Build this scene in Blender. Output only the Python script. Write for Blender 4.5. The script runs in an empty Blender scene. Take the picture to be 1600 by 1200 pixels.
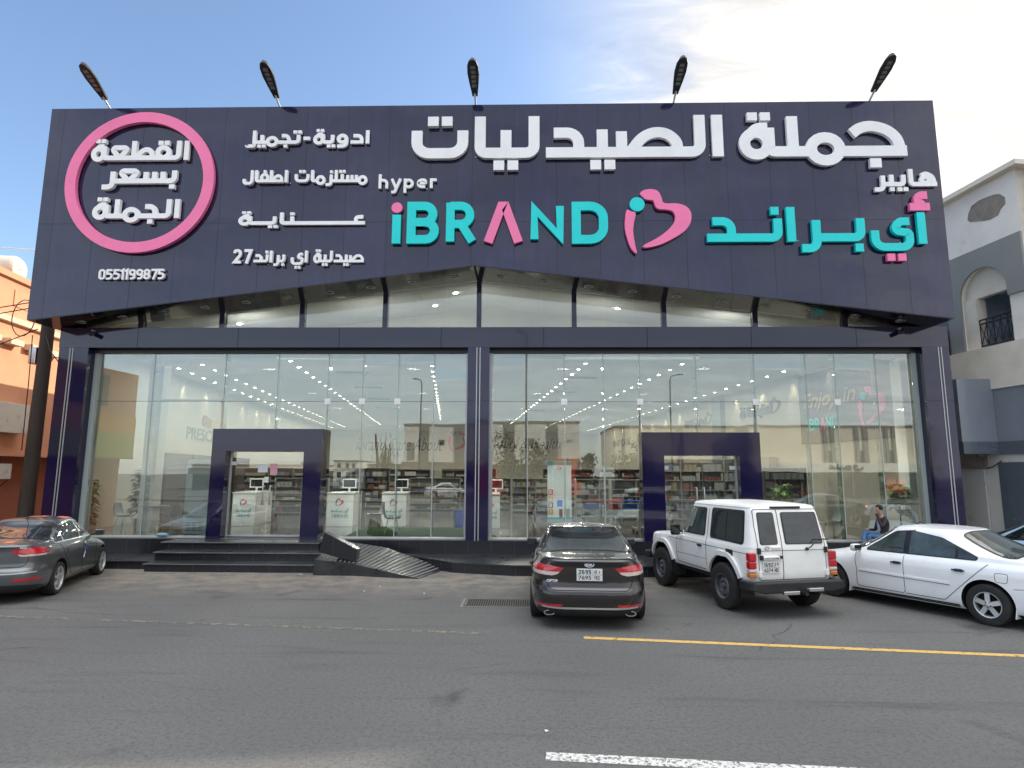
import bpy, bmesh, math, random
import numpy as np
from mathutils import Vector, Matrix
from mathutils.bvhtree import BVHTree
from mathutils.geometry import tessellate_polygon

rnd = random.Random(7)
SC = bpy.context.scene
COL = SC.collection
rad = math.radians

# ------------------------------------------------------------------ camera
F_PX = 959.0; CAM_YAW = rad(-1.30); CAM_PITCH = rad(8.27); CAM_ROLL = rad(0.215)
CAM = Vector((0.0, -17.3, 2.40))
def _basis():
    cy, sy = math.cos(CAM_YAW), math.sin(CAM_YAW); cp, sp = math.cos(CAM_PITCH), math.sin(CAM_PITCH)
    fwd = Vector((sy*cp, cy*cp, sp)); right = Vector((cy, -sy, 0)); up = right.cross(fwd)
    c, s = math.cos(CAM_ROLL), math.sin(CAM_ROLL)
    return c*right + s*up, -s*right + c*up, fwd
RT, UP, FW = _basis()
def ray(u, v): return RT*((u-800)/F_PX) - UP*((v-600)/F_PX) + FW
def gz(u, v, z=0.0): d = ray(u, v); return CAM + d*((z-CAM.z)/d.z)
def gy(u, v, y=0.0): d = ray(u, v); return CAM + d*((y-CAM.y)/d.y)
def gpl(u, v, p, n): d = ray(u, v); return CAM + d*((Vector(p)-CAM).dot(n)/d.dot(n))
cam_data = bpy.data.cameras.new('camera'); cam = bpy.data.objects.new('camera', cam_data); COL.objects.link(cam)
cam.matrix_world = Matrix(((RT.x, UP.x, -FW.x, CAM.x), (RT.y, UP.y, -FW.y, CAM.y), (RT.z, UP.z, -FW.z, CAM.z), (0, 0, 0, 1)))
cam_data.sensor_fit = 'HORIZONTAL'; cam_data.sensor_width = 36.0; cam_data.lens = 36.0*F_PX/1600.0
cam_data.clip_start = 0.1; cam_data.clip_end = 3000
SC.camera = cam

# ------------------------------------------------------------------ render settings
SC.render.engine = 'CYCLES'
SC.cycles.use_denoising = True
SC.cycles.max_bounces = 7; SC.cycles.diffuse_bounces = 3; SC.cycles.glossy_bounces = 4
SC.cycles.transmission_bounces = 4; SC.cycles.transparent_max_bounces = 16
SC.cycles.caustics_reflective = False; SC.cycles.caustics_refractive = False
SC.view_settings.view_transform = 'Standard'
try: SC.view_settings.look = 'None'
except Exception: pass
SC.view_settings.exposure = 1.25
SC.view_settings.gamma = 1.0
SC.view_settings.use_curve_mapping = False

# ------------------------------------------------------------------ sun and sky
SUN_AZ = rad(60.0)      # clockwise from +Y (the facade's depth axis) towards +X
SUN_EL = rad(27.0)
SUN_DIR = Vector((math.sin(SUN_AZ)*math.cos(SUN_EL), math.cos(SUN_AZ)*math.cos(SUN_EL), math.sin(SUN_EL)))
sl = bpy.data.lights.new('sun', 'SUN'); sl.energy = 2.4; sl.angle = rad(0.6); sl.color = (1.0, 0.88, 0.74)
so = bpy.data.objects.new('sun', sl); COL.objects.link(so)
so.location = SUN_DIR*60; so.rotation_euler = SUN_DIR.to_track_quat('Z', 'Y').to_euler()

world = bpy.data.worlds.new('World'); SC.world = world; world.use_nodes = True
def build_world():
    nt = world.node_tree; N = nt.nodes; L = nt.links; N.clear()
    out = N.new('ShaderNodeOutputWorld')
    sky = N.new('ShaderNodeTexSky'); sky.sky_type = 'NISHITA'; sky.sun_disc = False
    sky.sun_elevation = SUN_EL; sky.sun_rotation = SUN_AZ
    sky.air_density = 1.0; sky.dust_density = 1.2; sky.ozone_density = 2.2; sky.altitude = 10
    bg = N.new('ShaderNodeBackground'); bg.inputs[1].default_value = 0.118
    L.new(sky.outputs[0], bg.inputs[0])
    tc = N.new('ShaderNodeTexCoord')
    sep = N.new('ShaderNodeSeparateXYZ'); L.new(tc.outputs['Generated'], sep.inputs[0])
    def m(op, a, b=None, clamp=False):
        n = N.new('ShaderNodeMath'); n.operation = op; n.use_clamp = clamp
        for i, x in enumerate((a, b)):
            if x is None: continue
            if isinstance(x, (int, float)): n.inputs[i].default_value = x
            else: L.new(x, n.inputs[i])
        return n.outputs[0]
    zz = m('ADD', m('MAXIMUM', sep.outputs[2], 0.0), 0.14)
    px = m('DIVIDE', sep.outputs[0], zz); py = m('DIVIDE', sep.outputs[1], zz)
    cb = N.new('ShaderNodeCombineXYZ'); L.new(px, cb.inputs[0]); L.new(py, cb.inputs[1])
    mp = N.new('ShaderNodeMapping'); L.new(cb.outputs[0], mp.inputs[0])
    mp.inputs['Rotation'].default_value = (0, 0, rad(38)); mp.inputs['Scale'].default_value = (1.0, 3.4, 1.0)
    n1 = N.new('ShaderNodeTexNoise'); L.new(mp.outputs[0], n1.inputs['Vector'])
    n1.inputs['Scale'].default_value = 2.6; n1.inputs['Detail'].default_value = 9; n1.inputs['Roughness'].default_value = 0.62
    n1.inputs['Distortion'].default_value = 0.7
    n2 = N.new('ShaderNodeTexNoise'); L.new(cb.outputs[0], n2.inputs['Vector'])
    n2.inputs['Scale'].default_value = 0.7; n2.inputs['Detail'].default_value = 3
    # clouds thicken towards the sun side (one weather front)
    side = m('ADD', m('MULTIPLY', sep.outputs[0], math.sin(SUN_AZ+rad(20))), m('MULTIPLY', sep.outputs[1], math.cos(SUN_AZ+rad(20))))
    front = N.new('ShaderNodeMapRange'); front.interpolation_type = 'SMOOTHSTEP'
    L.new(side, front.inputs[0]); front.inputs[1].default_value = 0.06; front.inputs[2].default_value = 0.48
    front.inputs[3].default_value = -0.34; front.inputs[4].default_value = 0.46
    dens = m('ADD', m('ADD', m('MULTIPLY', n1.outputs[0], 0.95), m('MULTIPLY', n2.outputs[0], 0.35)), front.outputs[0])
    mask = N.new('ShaderNodeMapRange'); mask.interpolation_type = 'SMOOTHSTEP'
    L.new(dens, mask.inputs[0]); mask.inputs[1].default_value = 0.52; mask.inputs[2].default_value = 1.02
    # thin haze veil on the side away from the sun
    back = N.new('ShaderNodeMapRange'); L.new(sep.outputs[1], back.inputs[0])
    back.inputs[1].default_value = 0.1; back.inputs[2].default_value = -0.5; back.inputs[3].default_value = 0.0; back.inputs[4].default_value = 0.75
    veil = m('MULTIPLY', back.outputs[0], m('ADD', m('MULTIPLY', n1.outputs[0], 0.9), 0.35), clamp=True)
    fac = m('MAXIMUM', mask.outputs[0], veil)
    # cloud colour: warmer and brighter near the sun
    dotn = N.new('ShaderNodeVectorMath'); dotn.operation = 'DOT_PRODUCT'
    L.new(tc.outputs['Generated'], dotn.inputs[0]); dotn.inputs[1].default_value = SUN_DIR
    glow = N.new('ShaderNodeMapRange'); glow.interpolation_type = 'SMOOTHSTEP'
    L.new(dotn.outputs['Value'], glow.inputs[0]); glow.inputs[1].default_value = 0.62; glow.inputs[2].default_value = 1.0
    cmix = N.new('ShaderNodeMix'); cmix.data_type = 'RGBA'
    L.new(glow.outputs[0], cmix.inputs[0])
    cmix.inputs[6].default_value = (0.86, 0.88, 0.91, 1); cmix.inputs[7].default_value = (1.0, 0.95, 0.88, 1)
    cst = m('ADD', m('ADD', m('MULTIPLY', glow.outputs[0], 0.16), m('MULTIPLY', back.outputs[0], 0.34)), m('MAXIMUM', m('ADD', m('MULTIPLY', n1.outputs[0], 0.62), 0.08), 0.16))  # back term: sky behind the camera brightened to light the shaded front
    # the cloud sheet closes up round the sun
    shut = N.new('ShaderNodeMapRange'); shut.interpolation_type = 'SMOOTHSTEP'; L.new(dotn.outputs['Value'], shut.inputs[0]); shut.inputs[1].default_value = 0.60; shut.inputs[2].default_value = 0.86; shut.inputs[3].default_value = 0.0; shut.inputs[4].default_value = 0.93
    fac = m('MAXIMUM', fac, shut.outputs[0])
    # bright cloud overhead, out of view, added to lift the light on the ground
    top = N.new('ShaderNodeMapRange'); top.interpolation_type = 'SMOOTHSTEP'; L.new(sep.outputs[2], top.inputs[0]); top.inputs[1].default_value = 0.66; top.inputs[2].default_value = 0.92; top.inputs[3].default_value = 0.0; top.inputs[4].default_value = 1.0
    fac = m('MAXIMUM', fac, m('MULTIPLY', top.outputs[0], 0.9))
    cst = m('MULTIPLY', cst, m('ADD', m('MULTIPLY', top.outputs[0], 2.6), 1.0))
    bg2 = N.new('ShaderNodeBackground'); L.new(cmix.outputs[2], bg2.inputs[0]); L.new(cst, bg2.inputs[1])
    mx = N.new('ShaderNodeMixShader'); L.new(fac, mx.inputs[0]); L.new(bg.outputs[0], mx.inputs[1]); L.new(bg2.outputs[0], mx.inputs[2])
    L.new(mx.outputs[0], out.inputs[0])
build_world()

# ------------------------------------------------------------------ materials
MATS = {}
def _nt(name):
    m = bpy.data.materials.new(name); m.use_nodes = True
    nt = m.node_tree; b = nt.nodes['Principled BSDF']; MATS[name] = m
    return m, nt, b
def mat(name, col, rough=0.5, metal=0.0, coat=0.0, var=0.0, vscale=3.0, bump=0.0, bscale=40.0, spec=0.5, stretch=(1, 1, 1), emit=None, estr=0.0, dirt=None, dscale=1.2, dlo=0.5, dhi=0.8, coat_rough=0.03):
    m, nt, b = _nt(name); N, L = nt.nodes, nt.links
    b.inputs['Base Color'].default_value = (*col, 1); b.inputs['Roughness'].default_value = rough
    b.inputs['Metallic'].default_value = metal; b.inputs['Coat Weight'].default_value = coat; b.inputs['Coat Roughness'].default_value = coat_rough
    b.inputs['Specular IOR Level'].default_value = spec
    if emit: b.inputs['Emission Color'].default_value = (*emit, 1); b.inputs['Emission Strength'].default_value = estr
    if var or bump or dirt:
        tc = N.new('ShaderNodeTexCoord'); mp = N.new('ShaderNodeMapping'); L.new(tc.outputs['Object'], mp.inputs[0]); mp.inputs['Scale'].default_value = stretch
    last = None
    if var:
        n = N.new('ShaderNodeTexNoise'); L.new(mp.outputs[0], n.inputs['Vector']); n.inputs['Scale'].default_value = vscale; n.inputs['Detail'].default_value = 6; n.inputs['Roughness'].default_value = 0.6
        r = N.new('ShaderNodeMapRange'); L.new(n.outputs[0], r.inputs[0]); r.inputs[1].default_value = 0.3; r.inputs[2].default_value = 0.7; r.inputs[3].default_value = 1-var; r.inputs[4].default_value = 1+var
        v = N.new('ShaderNodeVectorMath'); v.operation = 'SCALE'; v.inputs[0].default_value = col; L.new(r.outputs[0], v.inputs['Scale'])
        last = v.outputs[0]; L.new(last, b.inputs['Base Color'])
        r2 = N.new('ShaderNodeMapRange'); L.new(n.outputs[0], r2.inputs[0]); r2.inputs[3].default_value = max(0, rough-0.12*min(1, rough*3)); r2.inputs[4].default_value = min(1, rough+0.12*min(1, rough*3)); L.new(r2.outputs[0], b.inputs['Roughness'])
    if dirt:
        n = N.new('ShaderNodeTexNoise'); L.new(mp.outputs[0], n.inputs['Vector']); n.inputs['Scale'].default_value = dscale; n.inputs['Detail'].default_value = 8; n.inputs['Roughness'].default_value = 0.65
        r = N.new('ShaderNodeMapRange'); r.interpolation_type = 'SMOOTHSTEP'; L.new(n.outputs[0], r.inputs[0]); r.inputs[1].default_value = dlo; r.inputs[2].default_value = dhi
        x = N.new('ShaderNodeMix'); x.data_type = 'RGBA'; L.new(r.outputs[0], x.inputs[0])
        if last: L.new(last, x.inputs[6])
        else: x.inputs[6].default_value = (*col, 1)
        x.inputs[7].default_value = (*dirt, 1); L.new(x.outputs[2], b.inputs['Base Color'])
    if bump:
        n = N.new('ShaderNodeTexNoise'); L.new(mp.outputs[0], n.inputs['Vector']); n.inputs['Scale'].default_value = bscale; n.inputs['Detail'].default_value = 4
        bp = N.new('ShaderNodeBump'); L.new(n.outputs[0], bp.inputs['Height']); bp.inputs['Strength'].default_value = bump; bp.inputs['Distance'].default_value = 0.02
        L.new(bp.outputs[0], b.inputs['Normal'])
    return m
def glass_mat(name, tint, refl_lo, refl_hi, rough=0.0):
    m = bpy.data.materials.new(name); m.use_nodes = True; nt = m.node_tree; N, L = nt.nodes, nt.links; N.clear(); MATS[name] = m
    out = N.new('ShaderNodeOutputMaterial'); t = N.new('ShaderNodeBsdfTransparent'); t.inputs[0].default_value = (*tint, 1)
    g = N.new('ShaderNodeBsdfGlossy'); g.inputs['Roughness'].default_value = rough; g.inputs[0].default_value = (0.95, 0.98, 0.97, 1)
    lw = N.new('ShaderNodeFresnel'); lw.inputs[0].default_value = 1.5
    r = N.new('ShaderNodeMapRange'); L.new(lw.outputs[0], r.inputs[0]); r.inputs[1].default_value = 0.04; r.inputs[2].default_value = 1.0; r.inputs[3].default_value = refl_lo; r.inputs[4].default_value = refl_hi
    # slight waviness of tempered panes
    tc = N.new('ShaderNodeTexCoord'); n = N.new('ShaderNodeTexNoise'); L.new(tc.outputs['Object'], n.inputs['Vector']); n.inputs['Scale'].default_value = 0.9; n.inputs['Detail'].default_value = 1
    bp = N.new('ShaderNodeBump'); L.new(n.outputs[0], bp.inputs['Height']); bp.inputs['Strength'].default_value = 0.15; bp.inputs['Distance'].default_value = 0.006; L.new(bp.outputs[0], g.inputs['Normal'])
    mx = N.new('ShaderNodeMixShader'); L.new(r.outputs[0], mx.inputs[0]); L.new(t.outputs[0], mx.inputs[1]); L.new(g.outputs[0], mx.inputs[2]); L.new(mx.outputs[0], out.inputs[0])
    return m
def panel_mat(name, col, rough, sx, sz, ox=0.0, oz=0.0, gap=0.010, axis='x', seam=0.35, coat=0.6, wav=0.05, spec=0.5, mild=0.0, tone=0.0):
    """glossy composite cladding: panels sx by sz metres with thin seams and slight waviness"""
    m, nt, b = _nt(name); N, L = nt.nodes, nt.links
    tc = N.new('ShaderNodeTexCoord'); sep = N.new('ShaderNodeSeparateXYZ'); L.new(tc.outputs['Object'], sep.inputs[0])
    def mt(op, a, bb=None, clamp=False):
        n = N.new('ShaderNodeMath'); n.operation = op; n.use_clamp = clamp
        for i, x in enumerate((a, bb)):
            if x is None: continue
            if isinstance(x, (int, float)): n.inputs[i].default_value = x
            else: L.new(x, n.inputs[i])
        return n.outputs[0]
    def line(c, s, o): return mt('LESS_THAN', mt('MULTIPLY', mt('FRACT', mt('DIVIDE', mt('ADD', c, o), s)), s), gap)
    mask = None
    if sx: mask = line(sep.outputs['XYZ'.index(axis.upper())], sx, ox)
    if sz:
        lz = line(sep.outputs[2], sz, oz); mask = lz if mask is None else mt('MAXIMUM', mask, lz)
    if mask is not None and mild: mask = mt('MULTIPLY', mask, mild)
    n = N.new('ShaderNodeTexNoise'); L.new(tc.outputs['Object'], n.inputs['Vector']); n.inputs['Scale'].default_value = 0.6; n.inputs['Detail'].default_value = 7; n.inputs['Roughness'].default_value = 0.65
    rr = N.new('ShaderNodeMapRange'); L.new(n.outputs[0], rr.inputs[0]); rr.inputs[1].default_value = 0.25; rr.inputs[2].default_value = 0.75; rr.inputs[3].default_value = rough*0.6; rr.inputs[4].default_value = rough*1.5
    L.new(mt('MAXIMUM', rr.outputs[0], mask) if mask is not None else rr.outputs[0], b.inputs['Roughness'])
    if mask is not None: L.new(mt('MULTIPLY', mt('SUBTRACT', 1.0, mask), coat), b.inputs['Coat Weight']); L.new(mt('MULTIPLY', mt('SUBTRACT', 1.0, mask), spec), b.inputs['Specular IOR Level'])
    v = N.new('ShaderNodeMapRange'); L.new(n.outputs[0], v.inputs[0]); v.inputs[1].default_value = 0.3; v.inputs[2].default_value = 0.7; v.inputs[3].default_value = 0.88; v.inputs[4].default_value = 1.12
    vv = v.outputs[0]
    if tone:
        wn = N.new('ShaderNodeTexWhiteNoise'); wn.noise_dimensions = '2D'; cbx = N.new('ShaderNodeCombineXYZ')
        L.new(mt('FLOOR', mt('DIVIDE', mt('ADD', sep.outputs['XYZ'.index(axis.upper())], ox), sx)), cbx.inputs[0])
        if sz: L.new(mt('FLOOR', mt('DIVIDE', mt('ADD', sep.outputs[2], oz), sz)), cbx.inputs[1])
        L.new(cbx.outputs[0], wn.inputs['Vector']); vv = mt('MULTIPLY', vv, mt('ADD', mt('MULTIPLY', wn.outputs[0], tone*2), 1.0-tone))
        mps = N.new('ShaderNodeMapping'); L.new(tc.outputs['Object'], mps.inputs[0]); mps.inputs['Scale'].default_value = (2.2, 1, .22)
        ns = N.new('ShaderNodeTexNoise'); L.new(mps.outputs[0], ns.inputs['Vector']); ns.inputs['Scale'].default_value = 1.6; ns.inputs['Detail'].default_value = 7; ns.inputs['Roughness'].default_value = .7
        st = N.new('ShaderNodeMapRange'); L.new(ns.outputs[0], st.inputs[0]); st.inputs[1].default_value = .45; st.inputs[2].default_value = .75; st.inputs[3].default_value = 1.0; st.inputs[4].default_value = 1.0+tone*4; vv = mt('MULTIPLY', vv, st.outputs[0])
    sc = mt('MULTIPLY', vv, mt('SUBTRACT', 1.0, mt('MULTIPLY', mask, 1-seam)) if mask is not None else 1.0)
    vm = N.new('ShaderNodeVectorMath'); vm.operation = 'SCALE'; vm.inputs[0].default_value = col; L.new(sc, vm.inputs['Scale']); L.new(vm.outputs[0], b.inputs['Base Color'])
    if mask is None: b.inputs['Coat Weight'].default_value = coat; b.inputs['Specular IOR Level'].default_value = spec
    b.inputs['Coat Roughness'].default_value = rough*0.5
    n2 = N.new('ShaderNodeTexNoise'); L.new(tc.outputs['Object'], n2.inputs['Vector']); n2.inputs['Scale'].default_value = 0.8; n2.inputs['Detail'].default_value = 2
    h = n2.outputs[0]
    bp = N.new('ShaderNodeBump'); L.new(h, bp.inputs['Height']); bp.inputs['Strength'].default_value = wav; bp.inputs['Distance'].default_value = 0.1
    L.new(bp.outputs[0], b.inputs['Normal']); L.new(bp.outputs[0], b.inputs['Coat Normal'])
    return m

# ------------------------------------------------------------------ mesh builder
class MB:
    def __init__(s): s.v = []; s.f = []; s.m = []; s.cur = 0
    def add(s, vs, fs):
        o = len(s.v); s.v += [tuple(p) for p in vs]
        for f in fs: s.f.append(tuple(i+o for i in f)); s.m.append(s.cur)
        return s
    def box(s, x0, x1, y0, y1, z0, z1):
        return s.add([(x0,y0,z0),(x1,y0,z0),(x1,y1,z0),(x0,y1,z0),(x0,y0,z1),(x1,y0,z1),(x1,y1,z1),(x0,y1,z1)],
                     [(0,3,2,1),(4,5,6,7),(0,1,5,4),(1,2,6,5),(2,3,7,6),(3,0,4,7)])
    def obox(s, c, sx, sy, sz, U=(1,0,0), V=(0,1,0), W=(0,0,1)):
        c = Vector(c); U = Vector(U)*sx/2; V = Vector(V)*sy/2; W = Vector(W)*sz/2
        p = [c+a*U+b*V+d*W for d in (-1,1) for a, b in ((-1,-1),(1,-1),(1,1),(-1,1))]
        return s.add(p, [(0,3,2,1),(4,5,6,7),(0,1,5,4),(1,2,6,5),(2,3,7,6),(3,0,4,7)])
    def prism(s, poly, off, holes=()):
        """poly: list of 3D points (planar), extruded by vector off"""
        off = Vector(off); loops = [[Vector(p) for p in poly]] + [[Vector(p) for p in h] for h in holes]
        tris = tessellate_polygon(loops); flat = [p for l in loops for p in l]; n = len(flat)
        fs = [tuple(t) for t in tris] + [tuple(i+n for i in t[::-1]) for t in tris]
        o = 0
        for l in loops:
            k = len(l)
            for i in range(k): a, b = o+i, o+(i+1) % k; fs.append((a, b, b+n, a+n))
            o += k
        return s.add(flat+[p+off for p in flat], fs)
    def quad(s, a, b, c, d): return s.add([a, b, c, d], [(0,1,2,3)])
    def tube(s, path, r, n=8, cap=True):
        path = [Vector(p) for p in path]; rings = []; k = len(path)
        rs = r if isinstance(r, (list, tuple)) else [r]*k
        prev = None
        for i, p in enumerate(path):
            t = (path[min(i+1, k-1)]-path[max(i-1, 0)]).normalized()
            if prev is None: a = t.orthogonal().normalized()
            else:
                a = prev - t*prev.dot(t)
                a = a.normalized() if a.length > 1e-6 else t.orthogonal().normalized()
            prev = a; b = t.cross(a)
            rings.append([p + (a*math.cos(2*math.pi*j/n)+b*math.sin(2*math.pi*j/n))*rs[i] for j in range(n)])
        vs = [q for ring in rings for q in ring]; fs = []
        for i in range(k-1):
            for j in range(n): fs.append((i*n+j, i*n+(j+1) % n, (i+1)*n+(j+1) % n, (i+1)*n+j))
        if cap: fs += [tuple(range(n))[::-1], tuple((k-1)*n+j for j in range(n))]
        return s.add(vs, fs)
    def lathe(s, prof, o=(0,0,0), ax=(0,0,1), n=24, cap=True):
        ax = Vector(ax).normalized(); a = ax.orthogonal().normalized(); b = ax.cross(a); o = Vector(o)
        vs = []; fs = []; k = len(prof)
        for r, h in prof:
            for j in range(n): vs.append(o+ax*h+(a*math.cos(2*math.pi*j/n)+b*math.sin(2*math.pi*j/n))*r)
        for i in range(k-1):
            for j in range(n): fs.append((i*n+j, i*n+(j+1) % n, (i+1)*n+(j+1) % n, (i+1)*n+j))
        if cap: fs += [tuple(range(n))[::-1], tuple((k-1)*n+j for j in range(n))]
        return s.add(vs, fs)
    def ball(s, c, rx, ry=None, rz=None, n=14, k=8):
        ry = rx if ry is None else ry; rz = rx if rz is None else rz; c = Vector(c); vs = []; fs = []
        for i in range(1, k):
            th = math.pi*i/k
            for j in range(n): ph = 2*math.pi*j/n; vs.append(c+Vector((rx*math.sin(th)*math.cos(ph), ry*math.sin(th)*math.sin(ph), rz*math.cos(th))))
        top = len(vs); vs.append(c+Vector((0,0,rz))); vs.append(c-Vector((0,0,rz)))
        for i in range(k-2):
            for j in range(n): fs.append((i*n+j, i*n+(j+1) % n, (i+1)*n+(j+1) % n, (i+1)*n+j)[::-1])
        for j in range(n): fs.append((top, j, (j+1) % n)); fs.append((top+1, (k-2)*n+(j+1) % n, (k-2)*n+j))
        return s.add(vs, fs)
    def build(s, name, mats, parent=None, smooth=None, bevel=0.0, local=False, recalc=True):
        if not isinstance(mats, (list, tuple)): mats = [mats]
        me = bpy.data.meshes.new(name); vs = s.v
        if parent is not None and not local:
            inv = world_of(parent).inverted(); vs = [tuple(inv @ Vector(p)) for p in vs]
        me.from_pydata(vs, [], s.f)
        for m in mats: me.materials.append(MATS[m] if isinstance(m, str) else m)
        me.polygons.foreach_set('material_index', s.m)
        if recalc:
            bm = bmesh.new(); bm.from_mesh(me); bmesh.ops.recalc_face_normals(bm, faces=bm.faces); bm.to_mesh(me); bm.free()
        if smooth is not None:
            me.polygons.foreach_set('use_smooth', [True]*len(me.polygons)); me.set_sharp_from_angle(angle=rad(smooth))
        o = bpy.data.objects.new(name, me); COL.objects.link(o)
        if parent is not None: o.parent = parent
        if bevel:
            b = o.modifiers.new('bevel', 'BEVEL'); b.width = bevel; b.segments = 2; b.limit_method = 'ANGLE'; b.angle_limit = rad(40)
        return o
def prune(mb, least=6):
    par = list(range(len(mb.v)))
    def find(i):
        while par[i] != i: par[i] = par[par[i]]; i = par[i]
        return i
    for f in mb.f:
        for i in f[1:]: par[find(i)] = find(f[0])
    cnt = {}
    for f in mb.f: cnt[find(f[0])] = cnt.get(find(f[0]), 0)+1
    big = max(cnt.values()) if cnt else 0
    keep = [k for k, f in enumerate(mb.f) if cnt[find(f[0])] >= max(least, big*.15)]
    used = sorted({i for k in keep for i in mb.f[k]}); idx = {o: n for n, o in enumerate(used)}
    mb.f = [tuple(idx[i] for i in mb.f[k]) for k in keep]; mb.m = [mb.m[k] for k in keep]; mb.v = [mb.v[i] for i in used]
    return mb
def world_of(o):
    m = Matrix.LocRotScale(o.location, o.rotation_euler, o.scale)
    return world_of(o.parent) @ m if o.parent else m
def tag(o, label, cat, group=None, kind=None):
    if label: o['label'] = label
    if cat: o['category'] = cat
    if group: o['group'] = group
    if kind: o['kind'] = kind
    return o
def thing(name, label, cat, loc=(0,0,0), rz=0.0, group=None):
    o = bpy.data.objects.new(name, None); COL.objects.link(o); o.location = loc; o.rotation_euler = (0, 0, rz); o.empty_display_size = 0.2
    return tag(o, label, cat, group)
CHILD = {}
def dup(root, loc=None, rz=None, label=None, group=None):
    def cp(o, par):
        c = o.copy(); COL.objects.link(c)
        if par is not None: c.parent = par
        for ch in list(o.children): cp(ch, c)
        return c
    r = cp(root, None)
    if loc is not None: r.location = loc
    if rz is not None: r.rotation_euler = (0, 0, rz)
    if label: r['label'] = label
    if group: r['group'] = group
    return r
def structure(o): o['kind'] = 'structure'; return o

# ------------------------------------------------------------------ 2D paths
def fillet(pts, radii, closed=False, n=6):
    """polyline with rounded corners; radii: number or list"""
    k = len(pts); out = []
    rs = radii if isinstance(radii, (list, tuple)) else [radii]*k
    for i in range(k):
        p = Vector(pts[i]).to_2d()
        if (not closed and i in (0, k-1)) or rs[i] <= 0: out.append(p); continue
        a = Vector(pts[i-1]).to_2d(); b = Vector(pts[(i+1) % k]).to_2d()
        u = (a-p); v = (b-p); lu, lv = u.length, v.length
        if lu < 1e-9 or lv < 1e-9: continue
        u /= lu; v /= lv; ang = math.acos(max(-1, min(1, u.dot(v))))
        if ang > math.pi-0.02: out.append(p); continue
        t = min(rs[i]/math.tan(ang/2), lu*0.499, lv*0.499); r = t*math.tan(ang/2)
        c = p + (u+v).normalized()*(r/math.sin(ang/2)); p0 = p+u*t; p1 = p+v*t
        a0 = math.atan2(p0.y-c.y, p0.x-c.x); a1 = math.atan2(p1.y-c.y, p1.x-c.x); d = (a1-a0+math.pi) % (2*math.pi)-math.pi
        for j in range(n+1): t2 = a0+d*j/n; out.append(Vector((c.x+r*math.cos(t2), c.y+r*math.sin(t2))))
    return out
def smooth_path(pts, n=6, closed=False):
    """Catmull-Rom through 2D points"""
    P = [Vector(p).to_2d() for p in pts]; k = len(P); out = []
    for i in range(k if closed else k-1):
        p0 = P[i-1] if (i > 0 or closed) else P[0]*2-P[1]; p1 = P[i]; p2 = P[(i+1) % k]
        p3 = P[(i+2) % k] if (i+2 < k or closed) else P[-1]*2-P[-2]
        for j in range(n):
            t = j/n; out.append(0.5*((2*p1)+(p2-p0)*t+(2*p0-5*p1+4*p2-p3)*t*t+(3*p1-p0-3*p2+p3)*t**3))
    if not closed: out.append(P[-1])
    return out
def ribbon_sides(path, w, closed=False):
    P = [Vector(p).to_2d() for p in path]
    Q = [P[0]]
    for p in P[1:]:
        if (p-Q[-1]).length > 1e-5: Q.append(p)
    if closed and (Q[0]-Q[-1]).length < 1e-5: Q.pop()
    P = Q; k = len(P); Ls, Rs = [], []
    for i in range(k):
        a = P[i-1] if (i > 0 or closed) else None; b = P[(i+1) % k] if (i < k-1 or closed) else None
        d1 = (P[i]-a).normalized() if a is not None else None; d2 = (b-P[i]).normalized() if b is not None else None
        d1 = d1 if d1 is not None else d2; d2 = d2 if d2 is not None else d1
        n1 = Vector((-d1.y, d1.x)); n2 = Vector((-d2.y, d2.x)); m = n1+n2
        m = m.normalized() if m.length > 1e-6 else n1
        s = min(1/max(0.35, m.dot(n1)), 2.2)
        Ls.append(P[i]+m*(w/2*s)); Rs.append(P[i]-m*(w/2*s))
    return Ls, Rs
def circle2(cx, cy, r, n=28, a0=0.0, a1=2*math.pi, ry=None):
    ry = r if ry is None else ry
    full = abs(a1-a0) > 6.28
    return [Vector((cx+r*math.cos(a0+(a1-a0)*i/n), cy+ry*math.sin(a0+(a1-a0)*i/n))) for i in range(n+(0 if full else 1))]
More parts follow.
